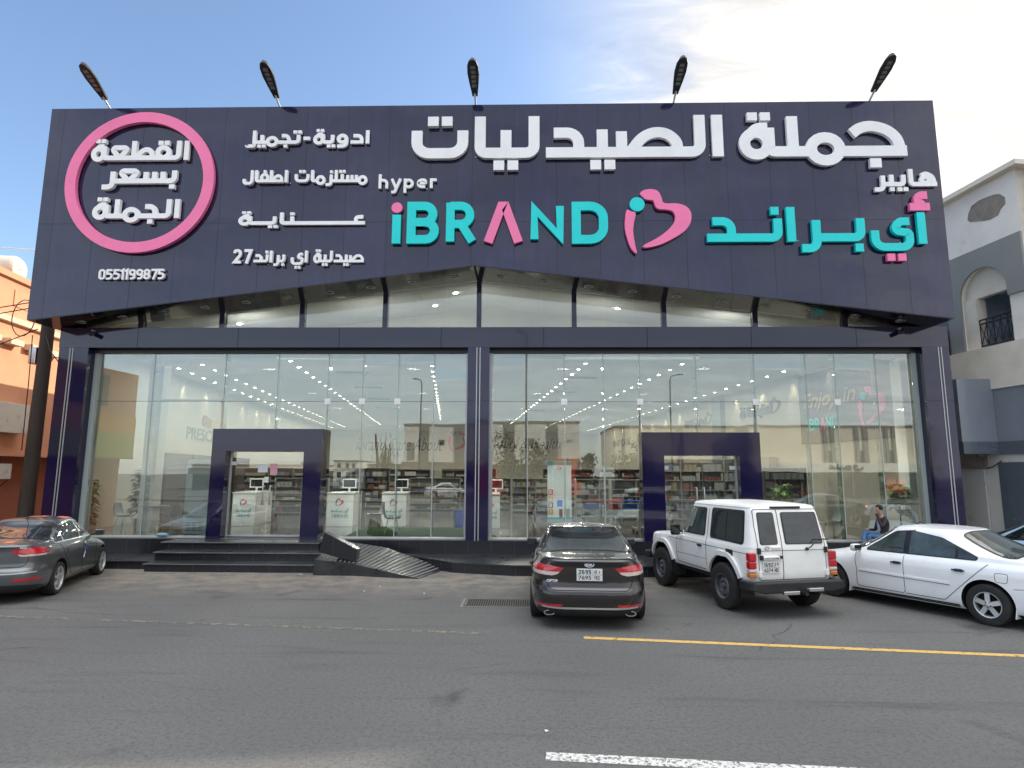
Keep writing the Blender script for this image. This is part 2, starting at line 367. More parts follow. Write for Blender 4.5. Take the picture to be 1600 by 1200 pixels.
# ------------------------------------------------------------------ stroke lettering (square kufi style and plain latin), stroke width 1
def S(pts, r=0.0, closed=False, sm=False): 
    return ('s', (smooth_path(pts, 6, closed) if sm else fillet(pts, r, closed)), closed)
def DOT(x, y, s=0.95): return ('p', [Vector((x-s/2, y-s/2)), Vector((x+s/2, y-s/2)), Vector((x+s/2, y+s/2)), Vector((x-s/2, y+s/2))])
def _base(adv, p, n, lo, hi):
    x0 = 0 if n else lo; x1 = adv if p else hi
    return [S([(x0, .5), (x1, .5)])]
def _dots(c, kind):
    if kind == '2u': return [DOT(c-.62, 3.75), DOT(c+.62, 3.75)]
    if kind == '1u': return [DOT(c, 3.75)]
    if kind == '2d': return [DOT(c-.62, -.75), DOT(c+.62, -.75)]
    if kind == '1d': return [DOT(c, -.75)]
    return []
AH = 4.2
def ar_glyph(ch, p, n):
    """p: joined on the right, n: joined on the left -> elements, advance"""
    if ch in 'اأ':
        if p: return [S([(.5, AH), (.5, .5), (1.7, .5)], .9)], 1.7
        return [S([(.5, 0), (.5, AH)])], 1.0
    if ch == 'ل':
        if p and n: return [S([(1, .5), (1, AH)])]+_base(2, 1, 1, 0, 2), 2.0
        if n: return [S([(1.5, AH), (1.5, .5), (0, .5)], .9)], 2.0
        if p: return [S([(.4, -.4), (.4, -.7), (1.6, -.7), (2.3, -.7), (2.3, AH)], [0, .4, 0, .7, 0]), S([(2.3, .5), (3.2, .5)])], 3.2
        return [S([(.5, 1.2), (.5, -.3), (3.2, -.3), (3.2, AH)], [0, 1.0, 1.0, 0])], 3.7
    if ch in 'بتين' and (n or ch == 'ت' and not n and p):
        d = {'ب': '1d', 'ت': '2u', 'ي': '2d', 'ن': '1u'}[ch]
        if not n: return [S([(.5, 2.8), (.5, .5), (3.2, .5)], 1.0)]+_dots(1.6, d), 3.2
        if p: return [S([(1.1, .5), (1.1, 2.8)])]+_base(2.1, 1, 1, 0, 0)+_dots(1.1, d), 2.1
        return [S([(1.5, 2.8), (1.5, .5), (0, .5)], .8)]+_dots(1.2, d), 2.0
    if ch == 'ت': return [S([(.5, 2.8), (.5, .5), (4.6, .5), (4.6, 2.8)], 1.5)]+_dots(2.55, '2u'), 5.1
    if ch in 'ي': return [S([(4.7, 3.0), (3.5, 3.0), (2.7, 1.75), (4.6, 1.5), (4.6, -.4), (.5, -.4), (.5, 1.8)], [0, .7, .5, .4, 1.2, 1.6, 0])]+[DOT(2.2, -1.75), DOT(3.5, -1.75)], 5.1
    if ch == 'د': return [S([(.7, 2.5), (2.9, 2.5), (2.9, .4)], [0, 1.9, 0])]+_base(3.9, p, False, 0, 3.4), 3.9 if p else 3.4
    if ch in 'رز':
        e = [S([(1.9, 2.6), (1.9, -.8), (.1, -.8)], [0, 1.1, 0])]
        if p: e += [S([(1.9, .5), (2.6, .5)])]
        if ch == 'ز': e += [DOT(1.9, 3.6)]
        return e, 2.6 if p else 2.4
    if ch == 'س':
        e = [S([(.9, .5), (.9, 2.5)]), S([(2.4, .5), (2.4, 2.5)])]
        e += [S([(3.9, .5), (3.9, 2.5)])] if p else [S([(3.9, 2.5), (3.9, .5), (3.2, .5)], .5)]
        return e+_base(4.4, p, n, 0, 3.9), 4.4
    if ch == 'ص':
        return [S([(.7, .5), (.7, 2.6)]), S([(1.5, .6), (2.5, 1.9), (3.6, 2.45), (4.7, 2.3), (5.5, 1.5), (5.6, .5)], sm=True)]+_base(6.1, p, n, 0, 6.1), 6.1
    if ch == 'ط':
        return [S([(.7, .5), (.7, AH)]), S([(1.3, .6), (2.2, 1.8), (3.2, 2.3), (4.1, 1.9), (4.4, .9), (4.4, .5)], sm=True)]+_base(4.9, p, n, 0, 4.9), 4.9
    if ch == 'ع':
        if p: return [S([(2.1, .45), (.35, 2.75), (3.85, 2.75)], .45, True)]+_base(4.2, 1, n, 0, 4.2), 4.2
        return [S([(2.7, 2.6), (1.1, 2.6), (1.1, .5)], [0, .9, 0])]+_base(3.1, False, n, 0, 3.1), 3.1
    if ch in 'فق':
        return [S(circle2(1.65, 1.65, 1.1, 20), 0, True)]+_base(3.2, p, n, 0, 2.2)+_dots(1.65, '1u' if ch == 'ف' else '2u'), 3.2 if p else 2.8
    if ch == 'م':
        return [S(circle2(1.7, .75, 1.2, 20), 0, True)]+([S([(0, .5), (.6, .5)])] if n else [])+([S([(2.7, .5), (3.4, .5)])] if p else []), 3.4 if p else 2.9
    if ch == 'ة':
        return [S(circle2(1.5, 1.35, 1.0, 20, ry=1.15), 0, True), S([(2.5, 3.0), (1.6, 3.0), (.7, 2.0)], .8), S([(2.6, 3.0), (2.6, .5), (3.6, .5)], .8), DOT(1.25, 4.2, .85), DOT(2.35, 4.2, .85)], 3.6
    if ch == 'ج':
        if p: return [S([(.8, 2.6), (2.4, 2.6), (2.9, .5)], [0, 1.2, 0])]+_base(3.7, 1, n, 0, 0)+_dots(1.9, '1d'), 3.7
        return [S([(.6, 2.35), (1.3, 2.9), (2.3, 3.1), (3.5, 2.7), (4.3, 1.8), (4.6, .5)], sm=True)]+_base(5.1, False, n, 0, 5.1)+_dots(2.4, '1d'), 5.1
    if ch == 'و': return [S(circle2(1.6, 1.55, 1.05, 20), 0, True), S([(2.65, 1.5), (2.65, -.8), (.3, -.8)], [0, 1.2, 0])], 3.2
    if ch == 'ه': return [S([(.9, 2.6), (2.0, 3.0), (3.2, 2.2), (3.6, .5)], sm=True), S(circle2(1.75, 1.5, .75, 16), 0, True)]+_base(4.1, False, n, 0, 4.1), 4.1
    if ch == '_': return _base(3.0, 1, 1, 0, 0), 3.0
    if ch == '-': return [S([(0.3, 1.7), (2.0, 1.7)])], 2.3
    return [], 1.8
NOJOIN = set('اأدرزوة -')
def ar_word(txt):
    els = []; x = 0.0; k = len(txt)
    for i, ch in enumerate(txt):
        if ch == ' ': x -= 1.9; continue
        p = i > 0 and txt[i-1] not in NOJOIN; n = i < k-1 and txt[i+1] != ' ' and ch not in NOJOIN and txt[i+1] != '-'
        if ch == '-': p = n = False
        g, adv = ar_glyph(ch, p, n)
        if not p and i > 0: x -= 0.55
        x -= adv
        for e in g: els.append((e[0], [Vector((q.x+x, q.y)) for q in e[1]]) + tuple(e[2:]))
        if ch == 'أ': els += [('h',)+tuple(e[1:]) if False else (e[0], [Vector((q.x+x, q.y)) for q in e[1]])+tuple(e[2:])+('hamza',) for e in HAMZA]
    return els
HAMZA = [S([(1.5, 6.5), (.5, 6.5), (.2, 5.7), (.9, 5.2)], .6), S([(-.7, 4.95), (1.7, 4.95)])]
LAT = {
 '0': ([S([(.5,.5),(2.4,.5),(2.4,4.5),(.5,4.5)], .9, True)], 2.9), '1': ([S([(.1,3.9),(1.0,4.6),(1.0,0)])], 1.6),
 '2': ([S([(.5,3.6),(.5,4.5),(2.4,4.5),(2.4,2.9),(.5,.5),(2.8,.5)], [0,.9,.9,.6,0,0])], 2.9), '5': ([S([(2.5,4.5),(.6,4.5),(.6,2.8),(2.4,2.8),(2.4,.5),(.3,.5)], [0,0,0,1,1,0])], 2.9),
 '6': ([S([(.5,.5),(2.4,.5),(2.4,2.7),(.5,2.7)], .9, True), S([(.5,1.6),(.5,4.5),(2.2,4.5)], 1.0)], 2.9), '7': ([S([(.2,4.5),(2.5,4.5),(1.1,0)])], 2.7),
 '8': ([S([(.5,.5),(2.4,.5),(2.4,2.5),(.5,2.5)], .9, True), S([(.6,2.5),(2.3,2.5),(2.3,4.5),(.6,4.5)], .9, True)], 2.9),
 '9': ([S([(.5,2.3),(2.4,2.3),(2.4,4.5),(.5,4.5)], .9, True), S([(2.4,3.4),(2.4,.5),(.7,.5)], 1.0)], 2.9),
 'h': ([S([(.5,0),(.5,5)]), S([(.5,2.9),(2.6,2.9),(2.6,0)], 1.1)], 3.4), 'y': ([S([(.3,3.4),(1.6,.1)]), S([(2.9,3.4),(1.2,-1.3),(.2,-1.3)], .5)], 3.4),
 'p': ([S([(.5,-1.6),(.5,3.4)]), S([(.5,.5),(2.7,.5),(2.7,2.9),(.5,2.9)], 1.1, True)], 3.6), 'e': ([S([(.5,1.75),(2.7,1.75),(2.7,2.9),(.5,2.9),(.5,.5),(2.6,.5)], [0,.2,1.1,1.1,1.1,0])], 3.5),
 'r': ([S([(.5,0),(.5,3.4)]), S([(.5,2.0),(.6,2.9),(2.1,2.9)], .7)], 2.4),
 'B': ([S([(.5,.5),(3.1,.5),(3.1,2.55),(.5,2.55)], [0,1,1,0], True), S([(.5,2.55),(2.9,2.55),(2.9,4.5),(.5,4.5)], [0,.95,.95,0], True)], 3.6),
 'R': ([S([(.5,0),(.5,4.9)]), S([(.5,2.2),(2.8,2.2),(2.8,4.5),(.5,4.5)], [0,1.1,1.1,0]), S([(1.8,2.2),(3.1,0)])], 3.6), 'A': ([S([(.45,0),(1.9,4.4),(2.3,4.4),(3.75,0)])], 4.2),
 'N': ([S([(.5,0),(.5,4.6),(3.3,.4),(3.3,5)], .0)], 3.8), 'D': ([S([(.5,.5),(3.4,.5),(3.4,4.5),(.5,4.5)], [0,1.9,1.9,0], True)], 3.9), 'i': ([S([(.5,0),(.5,3.5)])], 1.0),
}
def lat_word(txt, gap=0.5):
    els = []; x = 0
    for ch in txt:
        if ch == ' ': x += 1.6; continue
        g, adv = LAT[ch]
        for e in g: els.append((e[0], [Vector((q.x+x, q.y)) for q in e[1]])+tuple(e[2:]))
        x += adv+gap
    return els
def els_bounds(els):
    x0 = y0 = 1e9; x1 = y1 = -1e9
    for e in els:
        if e[0] == 's': 
            l, r = ribbon_sides(e[1], 1.0, e[2]); pts = l+r
        else: pts = e[1]
        for q in pts: x0 = min(x0, q.x); x1 = max(x1, q.x); y0 = min(y0, q.y); y1 = max(y1, q.y)
    return x0, x1, y0, y1
def els_mesh(mb, els, bounds, box, org, U, W, out, depth, step=0.0012, wmul=1.0):
    """map stroke elements into a box (x0,x1,z0,z1) on the plane org+U*x+W*z; extrude 'depth' along 'out'"""
    bx0, bx1, by0, by1 = bounds; x0, x1, z0, z1 = box; sx = (x1-x0)/(bx1-bx0); sz = (z1-z0)/(by1-by0); w = math.sqrt(sx*sz)
    U = Vector(U); W = Vector(W); out = Vector(out); org = Vector(org)
    def P(q): return org+U*(x0+(q.x-bx0)*sx)+W*(z0+(q.y-by0)*sz)
    for i, e in enumerate(els):
        d = out*(depth+i*step)
        if e[0] == 'p': mb.prism([P(q) for q in e[1]], d); continue
        pts = [Vector(((q.x-bx0)*sx, (q.y-by0)*sz)) for q in e[1]]
        # stroke width follows its own direction so the stretched letters keep even weight
        L, R = ribbon_sides(pts, w*wmul, e[2]); k = len(L)
        L = [org+U*(x0+q.x)+W*(z0+q.y) for q in L]; R = [org+U*(x0+q.x)+W*(z0+q.y) for q in R]
        vs = L+R+[q+d for q in L]+[q+d for q in R]; fs = []
        rng = range(k) if e[2] else range(k-1)
        for a in rng:
            b = (a+1) % k
            fs += [(a, b, k+b, k+a), (2*k+a, 3*k+a, 3*k+b, 2*k+b), (a, 2*k+a, 2*k+b, b), (k+a, k+b, 3*k+b, 3*k+a)]
        if not e[2]: fs += [(0, k, 3*k, 2*k), (k-1, 3*k-1, 4*k-1, 2*k-1)]
        mb.add(vs, fs)
def text_mesh(txt, shear=0.0, extrude=0.01, offset=0.0):
    c = bpy.data.curves.new('txt', 'FONT'); c.body = txt; c.shear = shear; c.extrude = extrude; c.offset = offset; c.size = 1.0; c.resolution_u = 3
    o = bpy.data.objects.new('txt', c); COL.objects.link(o); bpy.context.view_layer.update()
    me = bpy.data.meshes.new_from_object(o.evaluated_get(bpy.context.evaluated_depsgraph_get()))
    vs = [v.co.copy() for v in me.vertices]; fs = [tuple(p.vertices) for p in me.polygons]
    bpy.data.objects.remove(o); bpy.data.curves.remove(c); bpy.data.meshes.remove(me)
    return vs, fs
_TXT = {}
def put_text(mb, txt, org, U, W, box, out, depth=0.004, shear=0.0, offset=0.0):
    """plain latin text fitted in a box on a plane"""
    key = (txt, shear, offset)
    if key not in _TXT: _TXT[key] = text_mesh(txt, shear, 0.01, offset)
    vs, fs = _TXT[key]
    if not vs: return
    ax = min(v.x for v in vs); bx = max(v.x for v in vs); ay = min(v.y for v in vs); by = max(v.y for v in vs)
    x0, x1, z0, z1 = box; U = Vector(U); W = Vector(W); out = Vector(out); org = Vector(org)
    mb.add([org+U*(x0+(v.x-ax)/(bx-ax)*(x1-x0))+W*(z0+(v.y-ay)/(by-ay)*(z1-z0))+out*(depth if v.z > 0 else 0.0) for v in vs], fs)
# heart emblem, in units where the whole emblem is about 1 tall (x 0..1, y 0..1)
def _lg(pts): return smooth_path([((x-308)/400.0, (1024-y)/400.0) for x, y in pts], 4, True)
LOGO_R = _lg([(404,648),(430,628),(475,622),(513,637),(532,675),(538,703),(560,714),(620,714),(672,730),(702,765),(706,805),(695,845),(660,890),(600,930),(520,970),(440,990),(412,983),(430,968),(500,930),(560,885),(598,840),(610,800),(600,768),(570,754),(520,750),(500,740),(490,720),(480,694),(440,688),(420,670)])
LOGO_L = _lg([(320,757),(350,764),(375,775),(362,840),(358,900),(368,980),(376,1022),(366,1022),(340,990),(318,920),(308,850)])
LOGO_C = circle2((385-308)/400.0, (1024-718)/400.0, 0.112, 24)
def logo_parts(org, U, W, s, out, depth):
    U = Vector(U)*s; W = Vector(W)*s; out = Vector(out)*depth; org = Vector(org); res = []
    for poly in (LOGO_R, LOGO_L, LOGO_C):
        mb = MB(); mb.prism([org+U*q.x+W*q.y for q in poly], out); res.append(mb)
    return res

# ------------------------------------------------------------------ the fascia signs
FY = -1.30                               # fascia front plane
def fbox(px):                            # photo rectangle -> size on the sign plane
    x0, y0, x1, y1 = px; c = 0.5*(y0+y1); m = 0.5*(x0+x1); yy = FY-0.10
    return gy(x0, c, yy).x, gy(x1, c, yy).x, gy(m, y1, yy).z, gy(m, y0, yy).z
mat('sign_white', (0.88, 0.88, 0.88), 0.45, var=0.05, vscale=2.0)
mat('sign_teal', (0.0, 0.68, 0.67), 0.35, var=0.05, vscale=2)
mat('sign_pink', (0.93, 0.20, 0.41), 0.38, var=0.05, vscale=2)
mat('steel', (0.55, 0.55, 0.56), 0.28, metal=1.0)
def fascia_sign(els, px, label, m='sign_white', depth=0.09, split=None, wmul=1.0):
    b = els_bounds(els); bx = fbox(px)
    t = thing('sign_lettering', label, 'sign', ((bx[0]+bx[1])/2, FY, bx[2]), 0, 'raised lettering on the dark fascia')
    main = [e for e in els if not (split and (e[-1] == 'hamza' or e[0] == 'p'))]
    mb = MB(); els_mesh(mb, main, b, bx, (0, FY-0.03, 0), (1,0,0), (0,0,1), (0,-1,0), depth, wmul=wmul); mb.build('lettering', m, t)
    if split:
        for nm, sel in (('hamza', [e for e in els if e[-1] == 'hamza']), ('dot', [e for e in els if e[0] == 'p'])):
            mb = MB(); els_mesh(mb, sel, b, bx, (0, FY-0.03, 0), (1,0,0), (0,0,1), (0,-1,0), depth); mb.build(nm, split, t)
    # stand-off studs that carry the letters
    mb = MB(); k = max(3, int((bx[1]-bx[0])/0.7))
    for i in range(k):
        x = bx[0]+(i+.5)*(bx[1]-bx[0])/k; z = bx[2]+(bx[3]-bx[2])*.28
        mb.box(x-.012, x+.012, FY-.031, FY+.01, z-.012, z+.012)
    mb.build('stud', 'steel', t)
    return t
def make_fascia_signs():
    fascia_sign(ar_word('القطعة'), (144, 218, 296, 253), 'white raised Arabic word at the top inside the pink ring')
    fascia_sign(ar_word('بسعر'), (161, 264, 277, 296), 'short white raised Arabic word in the middle of the pink ring')
    fascia_sign(ar_word('الجملة'), (145, 309, 281, 350), 'white raised Arabic word at the bottom inside the pink ring')
    fascia_sign(lat_word('0551199875', .1), (153, 418, 257, 437), 'white raised telephone number 0551199875 below the pink ring', depth=.055, wmul=.85)
    fascia_sign(ar_word('ادوية-تجميل'), (384, 202, 577, 231), 'white Arabic line with a dash, topmost of the small sign list', depth=.065)
    fascia_sign(ar_word('مستلزمات اطفال'), (380, 266, 574, 291), 'white Arabic two-word line beside hyper, second in the small list', depth=.065)
    fascia_sign(ar_word('ع____ناي_ة'), (372, 330, 570, 356), 'white Arabic word with very long stretched stroke in the small list', depth=.065)
    fascia_sign(ar_word('صيدلية اي براند'), (397, 390, 568, 420), 'white Arabic line before the number 27, lowest of the small list', depth=.065)
    fascia_sign(lat_word('27', .8), (362, 389, 394, 412), 'white raised number 27 at the end of the lowest list line', depth=.06)
    fascia_sign(lat_word('hyper', .45), (591, 272, 682, 302), 'white raised lower-case word hyper above the teal lettering', depth=.07, wmul=.88)
    fascia_sign(ar_word('الصيدليات'), (643, 182, 1130, 266), 'very large white Arabic word left of the other large white word', depth=.10)
    fascia_sign(ar_word('جملة'), (1153, 176, 1415, 263), 'large white four-letter Arabic word at the upper right of the fascia', depth=.10)
    fascia_sign(ar_word('هايبر'), (1366, 264, 1464, 299), 'small white Arabic word close to the right edge of the fascia', depth=.065)
    fascia_sign(ar_word('أي'), (1359, 300, 1455, 408), 'teal Arabic letters with pink hamza and pink dots at far right', 'sign_teal', .10, 'sign_pink')
    fascia_sign(ar_word('ب_ران_د'), (1104, 324, 1351, 395), 'wide teal Arabic word right of the heart emblem', 'sign_teal', .10)
    # latin brand lettering, letter by letter
    bx = fbox((613, 316, 950, 381))
    t = thing('sign_lettering', 'large latin lettering in teal with a pink letter and pink i dot', 'sign', ((bx[0]+bx[1])/2, FY, bx[2]), 0, 'raised lettering on the dark fascia')
    for ch, x0, x1, m in (('i', 613, 626, 'sign_teal'), ('B', 636, 686, 'sign_teal'), ('R', 697, 744, 'sign_teal'), ('A', 756, 817, 'sign_pink'), ('N', 828, 882, 'sign_teal'), ('D', 893, 950, 'sign_teal')):
        els = LAT[ch][0]; b = els_bounds(els); q = fbox((x0, 316 if ch != 'i' else 336, x1, 381))
        mb = MB(); els_mesh(mb, els, b, q, (0, FY-0.03, 0), (1,0,0), (0,0,1), (0,-1,0), .10); mb.build('letter', m, t)
    c = gy(620.5, 325, FY-.1); mb = MB(); mb.lathe([(.15, 0), (.15, .10)], (c.x, FY-.03, c.z), (0,-1,0), 28); mb.build('dot', 'sign_pink', t, smooth=40)
    # heart emblem
    c = gy(977, 396, FY-.1); s = (gy(1026, 296, FY-.1).z-c.z)/1.005
    t = thing('emblem', 'pink heart emblem with a teal dot between the two brand words', 'emblem', (c.x+s*.5, FY, c.z), 0, 'raised lettering on the dark fascia')
    for mb, nm, m in zip(logo_parts((c.x, FY-.03, c.z), (1,0,0), (0,0,1), s, (0,-1,0), .10), ('heart_stroke', 'heart_stroke', 'dot'), ('sign_pink', 'sign_pink', 'sign_teal')): mb.build(nm, m, t)
    # pink ring
    c = gy(218, 283.5, FY-.12); rx = (gy(334, 283, FY-.12).x-gy(102, 283, FY-.12).x)/2; rz = (gy(218, 174, FY-.12).z-gy(218, 393, FY-.12).z)/2
    w = .30; mb = MB()
    o1 = [Vector((c.x+q.x*rx, FY-.03, c.z+q.y*rz)) for q in circle2(0, 0, 1, 72)]; i1 = [Vector((c.x+q.x*(rx-w), FY-.03, c.z+q.y*(rz-w))) for q in circle2(0, 0, 1, 72)]
    k = 72; d = Vector((0, -.11, 0)); vs = o1+i1+[p+d for p in o1]+[p+d for p in i1]; fs = []
    for a in range(k): b = (a+1) % k; fs += [(a, b, k+b, k+a), (2*k+a, 3*k+a, 3*k+b, 2*k+b), (a, 2*k+a, 2*k+b, b), (k+a, k+b, 3*k+b, 3*k+a)]
    mb.add(vs, fs); o = mb.build('ring_sign', 'sign_pink', None, smooth=40)
    tag(o, 'large pink ring framing three white Arabic words', 'sign', 'raised lettering on the dark fascia')
# ------------------------------------------------------------------ the store
SD = Vector((-0.1226, 0.9925, 0)).normalized()      # depth axis of the street grid (the facade is slightly skewed to it)
SS = Vector((0.9925, 0.1226, 0)).normalized()       # street direction
FLOOR_Z = 0.62; CEIL_Z = 6.3
panel_mat('navy_fascia', (0.012, 0.011, 0.044), 0.09, 1.17, 6.0, 0.2, -3.22, 0.016, seam=0.3, spec=0.45, coat=0.55, mild=0.40, tone=0.16, wav=0.10)
panel_mat('navy_panel', (0.012, 0.011, 0.042), 0.08, 2.9, 0, 1.1, 0, 0.012, spec=0.45, coat=0.5)
panel_mat('navy_column', (0.011, 0.009, 0.045), 0.07, 0, 2.4, 0, 0.4, 0.008, spec=0.4, coat=0.45)
mat('black_gloss', (0.012, 0.012, 0.016), 0.10, coat=0.3, var=0.3, vscale=1.5)
mat('black_trim', (0.012, 0.012, 0.016), 0.35)
mat('alu_white', (0.50, 0.52, 0.52), 0.4, metal=0.4)
mat('silicone', (0.42, 0.46, 0.44), 0.4)
mat('patch_white', (0.92, 0.90, 0.86), 0.4)
glass_mat('glass', (0.91, 0.945, 0.92), 0.15, 1.0)
glass_mat('glass_high', (0.93, 0.96, 0.94), 0.075, 1.0)
glass_mat('glass_fin', (0.86, 0.92, 0.89), 0.07, 0.7)
mat('wall_white', (0.56, 0.54, 0.48), 0.6, var=0.05, vscale=0.7)
mat('ceiling_white', (0.74, 0.74, 0.71), 0.6, var=0.03, vscale=0.8)
mat('ceiling_front', (0.70, 0.71, 0.69), 0.6, var=0.04, vscale=0.8)
panel_mat('floor_tile', (0.15, 0.15, 0.145), 0.13, 0.8, 0, 0, 0, 0.006, seam=0.6, coat=0.2, wav=0.0)
panel_mat('black_tile', (0.020, 0.021, 0.026), 0.22, 0.62, 0, 0.25, 0, 0.008, seam=3.5, coat=0.15, wav=0.02)
mat('black_stone', (0.030, 0.031, 0.034), 0.30, var=0.35, vscale=2.5, dirt=(0.10, 0.095, 0.085), dscale=1.4, dlo=0.50, dhi=0.85)
mat('stone_edge', (0.16, 0.16, 0.155), 0.45, var=0.3, vscale=4)
mat('sill_white', (0.50, 0.50, 0.48), 0.35, var=0.15, vscale=3)
mat('downlight_ring', (0.45, 0.46, 0.46), 0.3, metal=0.6)
mat('lens_off', (0.10, 0.10, 0.10), 0.2)
mat('lamp_glow', (1, 1, 1), 0.4, emit=(1.0, 0.93, 0.80), estr=42.0)
mat('strip_pale', (.27, .27, .255), .6)
mat('roof_grey', (0.25, 0.25, 0.25), 0.8)

PY = -.36; DOOR_Y = -.03
store = thing('store_building', 'large dark navy storefront with gabled sign board and tall glass front', 'store', (-1.3, 0, 0))
fl = {k: gy(u, v, FY) for k, (u, v) in dict(TL=(80,170), TR=(1456,157), BL=(43.5,497), BR=(1494,500), RI=(743,414.5)).items()}
XL, XR = (fl['TL'].x+fl['BL'].x)/2, (fl['TR'].x+fl['BR'].x)/2; ZT = (fl['TL'].z+fl['TR'].z)/2; RX, RZ = fl['RI'].x, fl['RI'].z; ZB = (fl['BL'].z+fl['BR'].z)/2
def edge_z(x): return ZB+(RZ-ZB)*((x-XL)/(RX-XL) if x < RX else (XR-x)/(XR-RX))
def make_store_front():
    mb = MB(); mb.prism([(XL, FY, ZB), (RX, FY, RZ), (XR, FY, ZB), (XR, FY, ZT), (XL, FY, ZT)], (0, .9, 0)); mb.build('fascia', 'navy_fascia', store)
    mb = MB()
    for a, b in ((XL+.02, RX), (RX, XR-.02)):
        mb.prism([(a, FY+.012, edge_z(a)-.02), (b, FY+.012, edge_z(b)-.02), (b, .14, edge_z(b)-.02), (a, .14, edge_z(a)-.02)], (0, 0, .05))
    so_ = mb.build('soffit', 'black_gloss', store)
    for side in (0, 1):
        for i in range(10):
            x = XL+1.0+i*(RX-XL-1.2)/9.4 if side == 0 else XR-1.0-i*(XR-RX-1.2)/9.4
            z = edge_z(x)-.022; mb = MB(); mb.lathe([(.125, -.012), (.125, .0), (.085, .0)], (x, -.62, z), (0,0,-1), 20, False)
            mb.lathe([(.125, 0), (.130, .012), (.10, .016), (.088, .006)], (x, -.62, z), (0,0,-1), 20, False); mb.cur = 1
            mb.lathe([(.088, .004), (.001, .005)], (x, -.62, z), (0,0,-1), 20, False); mb.build('soffit_downlight', ['downlight_ring', 'lens_off'], so_, smooth=40)
    # header beam
    mb = MB(); mb.box(-13.36, 11.72, -.36, .10, 5.91, 6.49); mb.build('header_beam', 'navy_panel', store)
    mb = MB(); mb.box(-12.5, 10.98, -.10, .10, 5.80, 5.91); mb.build('head_frame', 'black_trim', store)
    # columns with twin metal strips
    for x0, x1, st in ((-13.35, -12.50, (-13.02, -12.94)), (-1.63, -1.02, (-1.375, -1.285)), (10.98, 11.72, (11.42, 11.50))):
        mb = MB(); mb.box(x0, x1, -.35, .32, 0.0 if x0 < -5 or x0 > 5 else .30, 5.908); c = mb.build('column', 'navy_column', store)
        for s in st: mb = MB(); mb.box(s-.012, s+.012, -.365, -.349, .35, 5.905); mb.build('metal_strip', 'alu_white', c)
    # jambs beside the glass
    mb = MB(); mb.box(-12.5, -12.36, -.05, .2, .62, 5.8); mb.build('jamb', 'silicone', store)
    mb = MB(); mb.box(-1.705, -1.632, -.05, .2, .62, 5.8); mb.build('jamb', 'alu_white', store)
    mb = MB(); mb.box(-1.018, -.94, -.05, .2, .62, 5.8); mb.build('jamb', 'alu_white', store)
    mb = MB(); mb.box(10.86, 10.98, -.05, .2, .62, 5.8); mb.build('jamb', 'silicone', store)
    # main glass
    Lx = [gy(u, 620, 0).x for u in (238, 350, 433, 512, 566.5, 622, 678)]; Rx = [gy(u, 620, 0).x for u in (824, 882, 943, 1000, 1088.5, 1180, 1261, 1307, 1371)]
    Ls = [-12.36]+Lx+[-1.705]; Rs = [-.94]+Rx+[10.86]
    zj = gy(750, 627.5, 0).z
    pL = (gy(331, 700, PY).x, gy(503, 700, PY).x); pR = (gy(1003, 700, PY).x, gy(1188, 700, PY).x)
    ztopL, ztopR = gy(420, 670, PY).z, gy(1090, 675.5, PY).z
    for xs in (Ls, Rs):
        for i in range(len(xs)-1):
            a, b = xs[i]+.004, xs[i+1]-.004
            mb = MB(); mb.box(a, b, -.006, .006, zj+.005, 5.82); mb.build('upper_pane', 'glass', store)
            (p0, p1, pz) = (pL[0], pL[1], ztopL) if xs is Ls else (pR[0], pR[1], ztopR)
            segs = [(a, b, .64)]
            if b > p0 and a < p1:
                segs = []
                if a < p0: segs.append((a, p0, .64))
                segs.append((max(a, p0), min(b, p1), pz))
                if b > p1: segs.append((p1, b, .64))
            for sa, sb, zb in segs:
                if sb-sa > .12 and zj-.005-zb > .05: mb = MB(); mb.box(sa, sb, -.006, .006, zb, zj-.005); mb.build('lower_pane', 'glass', store)
        for k, x in enumerate(xs[1:-1]):
            zb = .64
            if pL[0] < x < pL[1]: zb = ztopL
            if pR[0] < x < pR[1]: zb = ztopR
            mb = MB(); mb.box(x-.011, x+.011, .012, .26, zb, 5.80); mb.build('glass_fin', 'glass_fin', store)
            mb = MB(); mb.box(x-.012, x+.012, -.008, .010, zb, 5.80); mb.build('glass_joint', 'silicone', store)
    mb = MB(); mb.box(-12.36, -1.705, -.005, .005, zj-.005, zj+.005); mb.box(-.94, 10.86, -.005, .005, zj-.005, zj+.005); mb.build('transom_joint', 'black_trim', store)
    for u in (512, 566, 621, 881.5, 1000, 1180.5, 1308):
        x = gy(u, 627, 0).x; mb = MB(); mb.box(x-.085, x+.085, -.022, -.007, zj-.085, zj+.085)
        mb.lathe([(.02, 0), (.02, .012)], (x-.035, -.022, zj), (0,-1,0), 10); mb.lathe([(.02, 0), (.02, .012)], (x+.035, -.022, zj), (0,-1,0), 10); mb.build('patch_fitting', 'patch_white', store, smooth=30)
    # interior tie rod at the first bay
    a = gy(236, 625, .45); b = gy(347, 626, .45); mb = MB(); mb.tube([a, b], .03, 8); mb.ball(a, .09); mb.ball(b, .06); mb.build('tie_rod', 'alu_white', store, smooth=40)
    # clerestory
    ps = [gy(u, 500, 0).x for u in (222, 348, 472.5, 602, 748.5, 897, 1037, 1179, 1319)]
    xs = [-13.2]+ps+[11.5]
